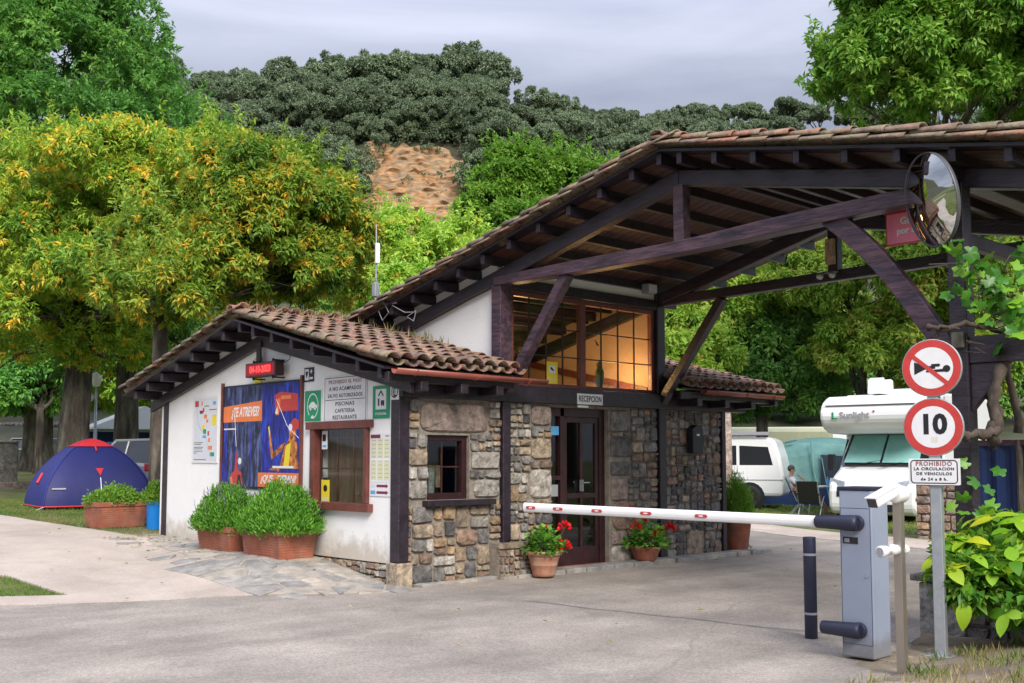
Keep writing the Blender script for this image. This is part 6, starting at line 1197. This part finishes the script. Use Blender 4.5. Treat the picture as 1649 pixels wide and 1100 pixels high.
# ------------------------------------------------------------------ hill
def interp(x, xs, ys): return float(np.interp(x, xs, ys))
def hill(X, Y):
    z = interp(Y, [36, 44, 60, 80, 100, 116, 136, 150, 156, 166, 240], [-1.2, .2, 3, 8, 15, 21, 40.5, 50, 51.5, 50, 20]); cf = interp(X, [-160, -70, -30, -2, 3, 45, 90, 170], [.98, 1.0, 1.0, 1.0, .945, .93, .84, .6])
    if Y > 50: z = z*(1-(1-cf)*ss((Y-50)/80)); z += noise.noise(Vector((X*.06, Y*.06, 3)))*2.0*ss((Y-60)/40)+noise.noise(Vector((X*.3, Y*.3, 7)))*.5*ss((Y-60)/40)
    return z
mt['hill'] = M('dark_scrub_soil', (.035, .045, .018), 1, var=.5, vs=.4, col2=(.06, .055, .03)); mt['cliff'] = M('ochre_cliff_rock', (.36, .195, .085), .95, var=.6, vs=.8, col2=(.27, .20, .12), bump=1, bs=2.5, stretch=(1, 1, 3.5), det=14)
Xs = [-230, -170, -130, -100]+[x*2.0 for x in range(-42, 62)]+[140, 170, 220, 300]; Ys = [36, 44, 52, 60, 70, 80, 90, 98, 104, 108]+[110+1.0*i for i in range(0, 52)]+[165, 172, 185, 210, 240]
vs = []
for Y in Ys:
    for X in Xs: p = XY(X, Y); vs.append((p.x, p.y, hill(X, Y)))
n = len(Xs); mb = MB()
for j in range(len(Ys)-1):
    for i in range(n-1): mb.f.append((j*n+i, j*n+i+1, (j+1)*n+i+1, (j+1)*n+i)); mb.m.append(0)
mb.v = vs; mb.build('hillside', 'hill', None, smooth=True, kind='structure')
# bare cliff face: a rough rock sheet standing proud of the slope, layered strata
mb = MB(); nx, ny = 150, 90; vs = []; X0, X1, Y0, Y1 = -27, -1.5, 108, 140
def cl(X, Y):
    e = max(((X+13.5)/12.0)**2, 0)+((Y-125)/13.5)**2; e = e+noise.noise(Vector((X*.25, Y*.25, 1)))*.5; inb = ss((1.15-e)*3)
    s = Y*1.0-X*.75; st = (abs((s*.9+noise.noise(Vector((X*.15, Y*.15, 5)))*4) % 2-1))*.30; r = noise.ridged_multi_fractal(Vector((X*.16+Y*.12, Y*.55-X*.35, 2)), .75, 2.2, 6, .9, 1.6)*.26-.3
    return hill(X, Y)-2.5+inb*(3.1+st+r*.8)
for j in range(ny+1):
    for i in range(nx+1): X = X0+(X1-X0)*i/nx; Y = Y0+(Y1-Y0)*j/ny; z = cl(X, Y); p = XY(X+noise.noise(Vector((X, Y, 9)))*.3, Y-noise.noise(Vector((X*.8, Y*1.5, 4)))*1.0); vs.append((p.x, p.y, z))
mb.v = vs; mb.f = [(j*(nx+1)+i, j*(nx+1)+i+1, (j+1)*(nx+1)+i+1, (j+1)*(nx+1)+i) for j in range(ny) for i in range(nx)]; mb.m = [0]*len(mb.f); mb.build('cliff_rock', 'cliff', None, kind='structure')
# pylon on the skyline
p = XY((1279-824.5)/1726*180, 180); T = thing('power_pylon', 'small steel lattice pylon on the skyline', 'pylon', (p.x, p.y, 52)); mb = MB()
for x in (-.5, .5): mb.tube([(x, 0, -8), (x*.6, 0, 8)], .05, 4)
for z in range(-4, 8): mb.tube([(-.5, 0, z), (.5, 0, z+1)], .03, 3)
mb.tube([(-1.2, 0, 8), (1.2, 0, 8)], .07, 4); mb.tube([(-1.0, 0, 6.2), (1.0, 0, 6.2)], .06, 4); mb.build('lattice', 'greyprint', T)
T2 = thing('power_line', 'thin power line running left from the pylon over the ridge', 'cable', p); mb = MB(); q = XY((860-824.5)/1726*180, 180); w = [Vector((p.x, p.y, 60)).lerp(Vector((q.x, q.y, 64)), i/12)-Vector((p.x, p.y, 0))+Vector((0, 0, -1.5*math.sin(math.pi*i/12))) for i in range(13)]; mb.tube(w, .02, 3); o = mb.build('wire', 'greyprint', T2); T2.location.z = 0
# ------------------------------------------------------------------ trees
def blob(px, py, Y, rx, rz, ry=None): p = at(px, py, Y); s = Y/1726; return (p.x, p.y, p.z, rx*s, (ry or rx)*s, rz*s)
def basept(px, Y): p = XY((px-824.5)/1726*Y, Y); p.z = g0(p); return p
def tint_chest(bias):
    def f(P, c, tw, t):
        y = (tw < bias*(.6+1.0*c*c)); v = .12+.36*c+.28*np.random.RandomState(3).uniform(0, 1, len(P))
        return np.where(y, .70+.3*np.random.RandomState(4).uniform(0, 1, len(P)), np.clip(v, 0, .62))
    return f
tree('chestnut_tree', 'broad chestnut turning yellow, its thick forked trunk behind the blue tent', basept(112, 28),
     [blob(60, 400, 28, 150, 120), blob(190, 320, 27, 170, 105), blob(330, 310, 26.5, 140, 90), blob(70, 300, 29, 120, 80), blob(240, 440, 26, 170, 90), blob(100, 500, 26.5, 160, 62), blob(-60, 430, 28, 120, 130), blob(20, 575, 27, 110, 45), blob(130, 565, 29, 90, 34), blob(170, 575, 28, 90, 34)],
     185000, .155, .052, 'lf_chest', .40, 4.3, droop=.42, tint=tint_chest(.19), per=8, lean=(.3, .2), nsub=46, nshoots=330, shl=.95, spread=.85, sub=(.15, .30), shell=.22)
tree('chestnut_tree', 'yellow leaved chestnut whose straight trunk stands against the left end of the wall', basept(256, 20.3),
     [blob(420, 330, 21.5, 130, 90), blob(500, 400, 22, 95, 90), blob(400, 430, 21, 140, 80), blob(520, 460, 22.5, 60, 65), blob(330, 480, 21, 100, 60), blob(480, 330, 22, 75, 55), blob(280, 400, 22, 100, 70), blob(540, 380, 23, 45, 50), blob(240, 480, 19.4, 95, 55), blob(300, 500, 20, 60, 30)],
     140000, .14, .047, 'lf_chest', .17, 4.2, droop=.42, tint=tint_chest(.24), per=8, lean=(.1, .3), nsub=46, nshoots=300, shl=.85, spread=.85, sub=(.15, .30), shell=.22)
tree('shade_tree', 'dark double trunked tree between the two yellow chestnuts', basept(202, 33), [blob(200, 600, 33, 90, 42), blob(200, 520, 33, 110, 60), blob(120, 470, 34, 110, 70), blob(260, 470, 33, 90, 80), blob(310, 560, 34, 70, 40)], 24000, .26, .11, 'lf_dark', .38, 4.6, droop=.3, lean=(0, 0))
tree('ash_tree', 'huge green ash filling the upper left corner', basept(60, 44),
     [blob(30, 130, 44, 190, 150), blob(150, 90, 44, 130, 120), blob(230, 190, 43, 90, 70), blob(280, 240, 43, 60, 55), blob(0, -20, 45, 200, 120), blob(100, 240, 43, 180, 80), blob(-120, 120, 45, 160, 200), blob(330, 270, 42, 50, 45), blob(170, 10, 45, 75, 60)],
     150000, .24, .095, 'lf_ash', .55, 8, droop=.2, per=8, nsub=60, nshoots=300, shl=1.3, sub=(.13, .26), spread=.7, shell=.2)
tree('walnut_tree', 'large leafy tree overhanging the porch roof in the upper right corner', basept(1560, 26),
     [blob(1480, 90, 24, 120, 90), blob(1400, 110, 24, 80, 80), blob(1590, 60, 24, 140, 110), blob(1480, -20, 24, 130, 80), blob(1640, 150, 25, 110, 60), blob(1420, 20, 24.5, 60, 50), blob(1360, 150, 24, 48, 40), blob(1700, 30, 25, 140, 140), blob(1450, 165, 24, 90, 35), blob(1550, 160, 23.5, 90, 38)],
     125000, .19, .075, 'lf_walnut', .17, 8.2, droop=.45, per=8, nsub=60, nshoots=260, shl=.9, spread=.8, sub=(.16, .30), shell=.22)
for i, (px, Y, bl, mat_, lab, dr) in enumerate([
    (830, 60, [blob(830, 310, 60, 62, 62), blob(880, 290, 60, 50, 48), blob(790, 350, 59, 48, 60), blob(850, 380, 59, 90, 50), blob(920, 310, 60, 50, 45), blob(815, 265, 60, 34, 28), blob(955, 290, 61, 34, 36)], 'lf_bright', 'vivid light green ash standing out under the cliff', .1),
    (650, 48, [blob(640, 400, 48, 60, 60), blob(700, 440, 47, 70, 60), blob(600, 450, 48, 60, 60), blob(660, 480, 46, 90, 45), blob(745, 400, 50, 40, 50)], 'lf_lime', 'pale yellow green chestnut sapling behind the antenna mast', .4),
    (1130, 33, [blob(1120, 590, 33, 70, 60), blob(1100, 520, 35, 80, 60), blob(1180, 500, 36, 80, 70), blob(1090, 450, 38, 60, 60)], 'lf_lime', 'pale green tree with rusty leaves behind the right corner post', .4),
    (1228, 36, [blob(1230, 590, 36, 110, 60), blob(1190, 620, 35, 70, 50), blob(1290, 560, 36, 80, 70), blob(1300, 640, 36, 80, 40), blob(1160, 660, 36, 40, 45)], 'lf_dark', 'dark leafy tree shading the awning tent', .3),
    (1390, 34, [blob(1380, 470, 34, 110, 80), blob(1290, 450, 35, 90, 70), blob(1450, 560, 33, 80, 70), blob(1390, 570, 34, 100, 60), blob(1330, 390, 36, 70, 50)], 'lf_lime', 'bright leafy tree framed by the porch opening', .4),
    (1560, 32, [blob(1530, 460, 32, 90, 80), blob(1620, 480, 32, 110, 90), blob(1600, 600, 31, 90, 70), blob(1500, 380, 33, 80, 50), blob(1640, 380, 33, 90, 60), blob(1490, 620, 33, 60, 50)], 'lf_lime', 'bright leafy tree behind the heavy post with the vine', .4),
    (1010, 50, [blob(1010, 370, 50, 80, 60), blob(1100, 420, 48, 90, 70), blob(980, 450, 48, 90, 70)], 'lf_ash', 'green tree hidden mostly by the big roof', .2)]):
    tree('leafy_tree', lab, basept(px, Y), bl, 56000 if i != 6 else 9000, .0042*Y+.05, .0017*Y+.02, mat_, .22, 3.4, droop=dr, per=8, nsub=40, nshoots=160, shl=.02*Y, spread=.8, sub=(.16, .32), shell=.2)
tree('garden_tree', 'low spreading tree before the far stone wall at the left edge', basept(62, 42), [blob(20, 630, 42, 80, 48), blob(80, 610, 43, 60, 40), blob(-30, 620, 42, 60, 50), blob(60, 560, 44, 90, 40), blob(150, 590, 45, 60, 40)], 26000, .26, .12, 'lf_ash', .16, 2.6, droop=.3)
tree('garden_tree', 'small bushy tree behind the lamp post with a patch of lime leaves', basept(300, 45), [blob(200, 610, 45, 50, 45), blob(250, 640, 44, 60, 35), blob(185, 570, 46, 28, 24), blob(150, 640, 47, 50, 40)], 12000, .26, .12, 'lf_lime', .15, 2.6, droop=.3)
tree('garden_tree', 'dense green tree behind the left yellow chestnut, closing the gap to the hill', basept(400, 52), [blob(380, 420, 52, 130, 110), blob(250, 480, 50, 140, 100), blob(500, 440, 54, 90, 90), blob(330, 580, 50, 150, 70)], 26000, .36, .16, 'lf_ash', .25, 4, droop=.3)
# shrubs that cover the lower slope
def stuff_shrubs(name, label, blobs, n, ln, wd, mat):
    P, A, cid, D, tw = crown_points(blobs, n, per=8, sub=(.25, .45), nsub=14, low=-.2); leaves(name, P, A, D+np.array([0, 0, .8])+sph(len(P))*.4, ln, wd, .15+.5*nr.uniform(0, 1, cid.max()+1)[cid]+nr.uniform(-.1, .3, len(P)), mat, label=label, cat='undergrowth', kind='stuff')
bl = []
for _ in range(80):
    Y = rng.uniform(62, 112); px = rng.uniform(500, 1420); X = (px-824.5)/1726*Y; z = hill(X, Y); 
    if 560 < px < 760 and Y > 95: continue
    p = XY(X, Y); r = rng.uniform(2, 4); bl.append((p.x, p.y, z+r*.3, r, r, r*.8))
stuff_shrubs('slope_scrub', 'mixed light green scrub covering the lower slope of the hill', bl, 110000, .42, .2, 'lf_lime')
bl = [blob(px, 640+rng.uniform(-25, 20), 68, 60, 40) for px in range(-120, 340, 38)]+[blob(px, 650+rng.uniform(-25, 15), 62, 60, 42) for px in range(1080, 1680, 40)]
stuff_shrubs('hedge_foliage', 'dark hedge closing the campsite behind the caravans and the old wall', bl, 60000, .42, .2, 'lf_dark')
# holm oaks on the hill: a few crowns built once and copied
protos = []
for k in range(5):
    T = thing('holm_oak', 'dark grey green holm oak in the dense wood on the hill', 'tree', (0, 0, 0), 0, 'holm oaks massed on the hillside'); q = random.Random(k); hgt = 4.4
    bl = [(q.uniform(-1.7, 1.7), q.uniform(-1.5, 1.5), hgt+q.uniform(-.7, 1.2), q.uniform(1.2, 1.9), q.uniform(1.2, 1.9), q.uniform(.9, 1.4)) for _ in range(6)]+([(q.uniform(-1.6, 1.6), q.uniform(-1.6, 1.6), q.uniform(1.4, 2.6), q.uniform(1.2, 1.7), q.uniform(1.2, 1.7), q.uniform(1, 1.5)) for _ in range(4)] if k > 1 else [])
    mb = MB(); mb.tube([(0, 0, -1), (0, 0, .7)], [.3, .22], 7)
    for b in bl: limb(mb, (0, 0, .5), b[:3], .13, .05, 5, seg=5, wob=.05)
    mb.build('trunk', 'bark', T); crown('crown', bl, 22000, .26, .13, 'lf_oak', T, .1, per=7, nsub=16, sub=(.22, .42), spread=.8, shell=.18); protos.append(T)
def place_oak(X, Y, s, sky):
    T = copy_tree(rng.choice(protos if sky else protos[2:])); p = XY(X, Y); T.location = (p.x, p.y, hill(X, Y)-.2*s); T.rotation_euler = (0, 0, rng.uniform(0, 6.28)); T.scale = (s, s, s*rng.uniform(.9, 1.15))
    if sky: T['label'] = 'holm oak on the skyline of the hill with pale sky between its limbs'; T['group'] = 'holm oaks along the skyline'
def skyrow(px0, px1, Y, step, s0, s1, sky=True):
    px = px0
    while px < px1: place_oak((px-824.5)/1726*Y, Y+rng.uniform(-2, 2), rng.uniform(s0, s1), sky); px += step*rng.uniform(.8, 1.2)
skyrow(290, 480, 154, 46, 1.0, 1.25); skyrow(470, 805, 155, 32, 1.3, 1.7); skyrow(865, 980, 152, 36, .8, 1.1); skyrow(980, 1270, 152, 36, .55, .9)
skyrow(290, 800, 147, 38, .8, 1.15, False); skyrow(280, 810, 141, 38, .8, 1.1, False); skyrow(300, 560, 135, 38, .85, 1.15, False); skyrow(300, 560, 129, 40, .9, 1.15, False); skyrow(300, 540, 122, 42, .9, 1.1, False)
skyrow(560, 830, 143.5, 27, .8, 1.05, False); skyrow(545, 700, 138.5, 34, .6, .8, False); skyrow(740, 850, 139, 30, .7, .95, False); skyrow(560, 780, 147.5, 30, .8, 1.1, False); skyrow(860, 1300, 144, 38, .75, 1.0, False); skyrow(800, 1300, 136, 42, .8, 1.0, False); skyrow(770, 1200, 127, 42, .8, 1.1, False); skyrow(1280, 1700, 150, 50, .8, 1.2); skyrow(-150, 290, 150, 60, 1.0, 1.3, False)
# bushes rooted in the cliff
bl = []
for _ in range(60):
    Y = rng.uniform(112, 138); X = rng.uniform(-26, -2); p = XY(X, Y); r = rng.uniform(.5, 1.3)
    if (X+13.5)**2/90+(Y-126)**2/100 < .6 and rng.random() < .5: continue
    bl.append((p.x, p.y, hill(X, Y)+.5, r, r, r*.8))
for _ in range(46):
    Y = rng.uniform(135, 145); X = rng.uniform(-28, 4); p = XY(X, Y); r = rng.uniform(.8, 1.6); bl.append((p.x, p.y, hill(X, Y)+.5, r, r, r*.8))
for _ in range(30):
    Y = rng.uniform(116, 138); X = rng.uniform(-3.5, 3); p = XY(X, Y); r = rng.uniform(.9, 1.8); bl.append((p.x, p.y, hill(X, Y)+.5, r, r, r*.8))
stuff_shrubs('cliff_scrub', 'small bushes rooted in and around the ochre cliff', bl, 60000, .28, .13, 'lf_oak')
# wooded side across the road, seen only in the convex mirror and the panes
def far_side(x, y, s, k):
    T = copy_tree(SRC); T.location = (x, y, 0); T.scale = (s, s, s); T.rotation_euler = (0, 0, k*1.7); T['label'] = 'leafy tree across the road, seen only as a reflection'; T['group'] = 'trees across the road'
SRC = next(o for o in C.objects if o.get('label') == 'dark leafy tree shading the awning tent')
for k, (x, y) in enumerate([(-28, -6), (-24, -22), (-12, -30), (2, -34), (15, -30), (-33, 10), (-30, 26), (26, -22)]): far_side(x, y, 1.5+.2*(k % 3), k)
for T in protos:
    for c in list(T.children): bpy.data.objects.remove(c)
    bpy.data.objects.remove(T)
# ------------------------------------------------------------------ grass, fallen leaves
def lawn(name, label, pts, n, h, w, mat, test=None, cat='grass'):
    P = np.array([[rng.uniform(pts[0], pts[1]), rng.uniform(pts[2], pts[3]), 0] for _ in range(n)])
    if test: P = np.array([p for p in P if test(p[0], p[1])])
    P[:, 2] = [g(p[0], p[1])+.004 for p in P]; A = np.column_stack([nr.normal(0, .45, len(P)), nr.normal(0, .45, len(P)), np.ones(len(P))])
    c = np.array([noise.noise(Vector((p[0]*.8, p[1]*.8, 0))) for p in P]); leaves(name, P, A, sph(len(P)), nr.uniform(.4, 1.2, len(P))*h, w, np.clip(.45+c*.6+nr.uniform(-.25, .25, len(P)), 0, 1), mat, label=label, kind='stuff', cat=cat)
def inpoly(poly): return lambda x, y: inside(Vector((x, y)), poly)
lawn('lawn_grass', 'fresh green corner of lawn at the left between road and path', (-7.5, -3.2, 1.6, 8), 26000, .05, .008, 'blades', inpoly([(-3.25, 1.75), (-3.35, 3.3), (-3.95, 4.65), (-5.6, 8.2), (-9, 8), (-9, 4.4), (-4.5, 2.25)]))
lawn('tent_grass', 'worn yellowish grass around the tent and the long trough', (-2.5, 3.5, 6.4, 17), 36000, .05, .011, 'blades', inpoly([(-.40, 6.6), (1.5, 6.6), (3.5, 9), (3.6, 17), (-2.4, 17), (-2.1, 15), (-.88, 11.2), (-.43, 8.3)]))
lawn('camp_grass_blades', 'sunlit grass between the lane and the motorhome', (10.5, 19, -3, 8), 30000, .06, .016, 'blades', lambda x, y: x > 12.7 or (y < 1 and x > 11.9))
lawn('bank_grass', 'sparse dry grass and weeds on the dirt bank at the lower right', (-2.2, 1.3, -9, -6.5), 5200, .09, .006, 'drygrass', lambda x, y: noise.noise(Vector((x*2.2, y*2.2, 0))) > .05 and not (x < -1.35 and y > -7.45))
lawn('bank_weeds', 'green weed tufts at the foot of the steel post and on the bank', (-2.0, 1.2, -8.6, -6.45), 3800, .10, .008, 'blades', lambda x, y: noise.noise(Vector((x*3+9, y*3, 4))) > .22 and x > -1.0)
P = []
for _ in range(150):
    x, y = rng.choice([(rng.uniform(-1.3, -.05), rng.uniform(3.2, 6.2)), (rng.uniform(-4, -.2), rng.uniform(.5, 10)), (rng.uniform(-2.5, 8), rng.uniform(-5, -.2))]) if rng.random() < .75 else (rng.uniform(-1, -.05), rng.uniform(4.3, 6.1))
    P.append((x, y, g(x, y)+.045))
P = np.array(P); leaves('fallen_leaves', P, np.column_stack([nr.normal(0, 1, (len(P), 2)), np.zeros(len(P))]), np.array([[0, 0, 1.]])+sph(len(P))*.2, nr.uniform(.03, .09, len(P)), .03, nr.uniform(0, 1, len(P)), 'drygrass', label='scattered dry fallen leaves on path and flagstones', kind='stuff', cat='leaves')

# thin tar seam across the road
a = onground(845, 970); b = onground(1500, 1042); mb = MB(); n = 60; d = (b-a).normalized(); nn = Vector((-d.y, d.x, 0)); pr = None
for i in range(n+1):
    c = a.lerp(b, i/n)+nn*(noise.noise(Vector((i*.12, 0, 0)))*.06); c.z = g(c.x, c.y)+.017; w = .008+.006*abs(noise.noise(Vector((i*.5, 3, 0)))); cur = (c+nn*w, c-nn*w)
    if pr: mb.quad(pr[0], pr[1], cur[1], cur[0])
    pr = cur
mt['tar'] = M('dark_tar', (.10, .09, .08), .9, var=.3); mb.build('road_seam', 'tar', None, kind='structure')
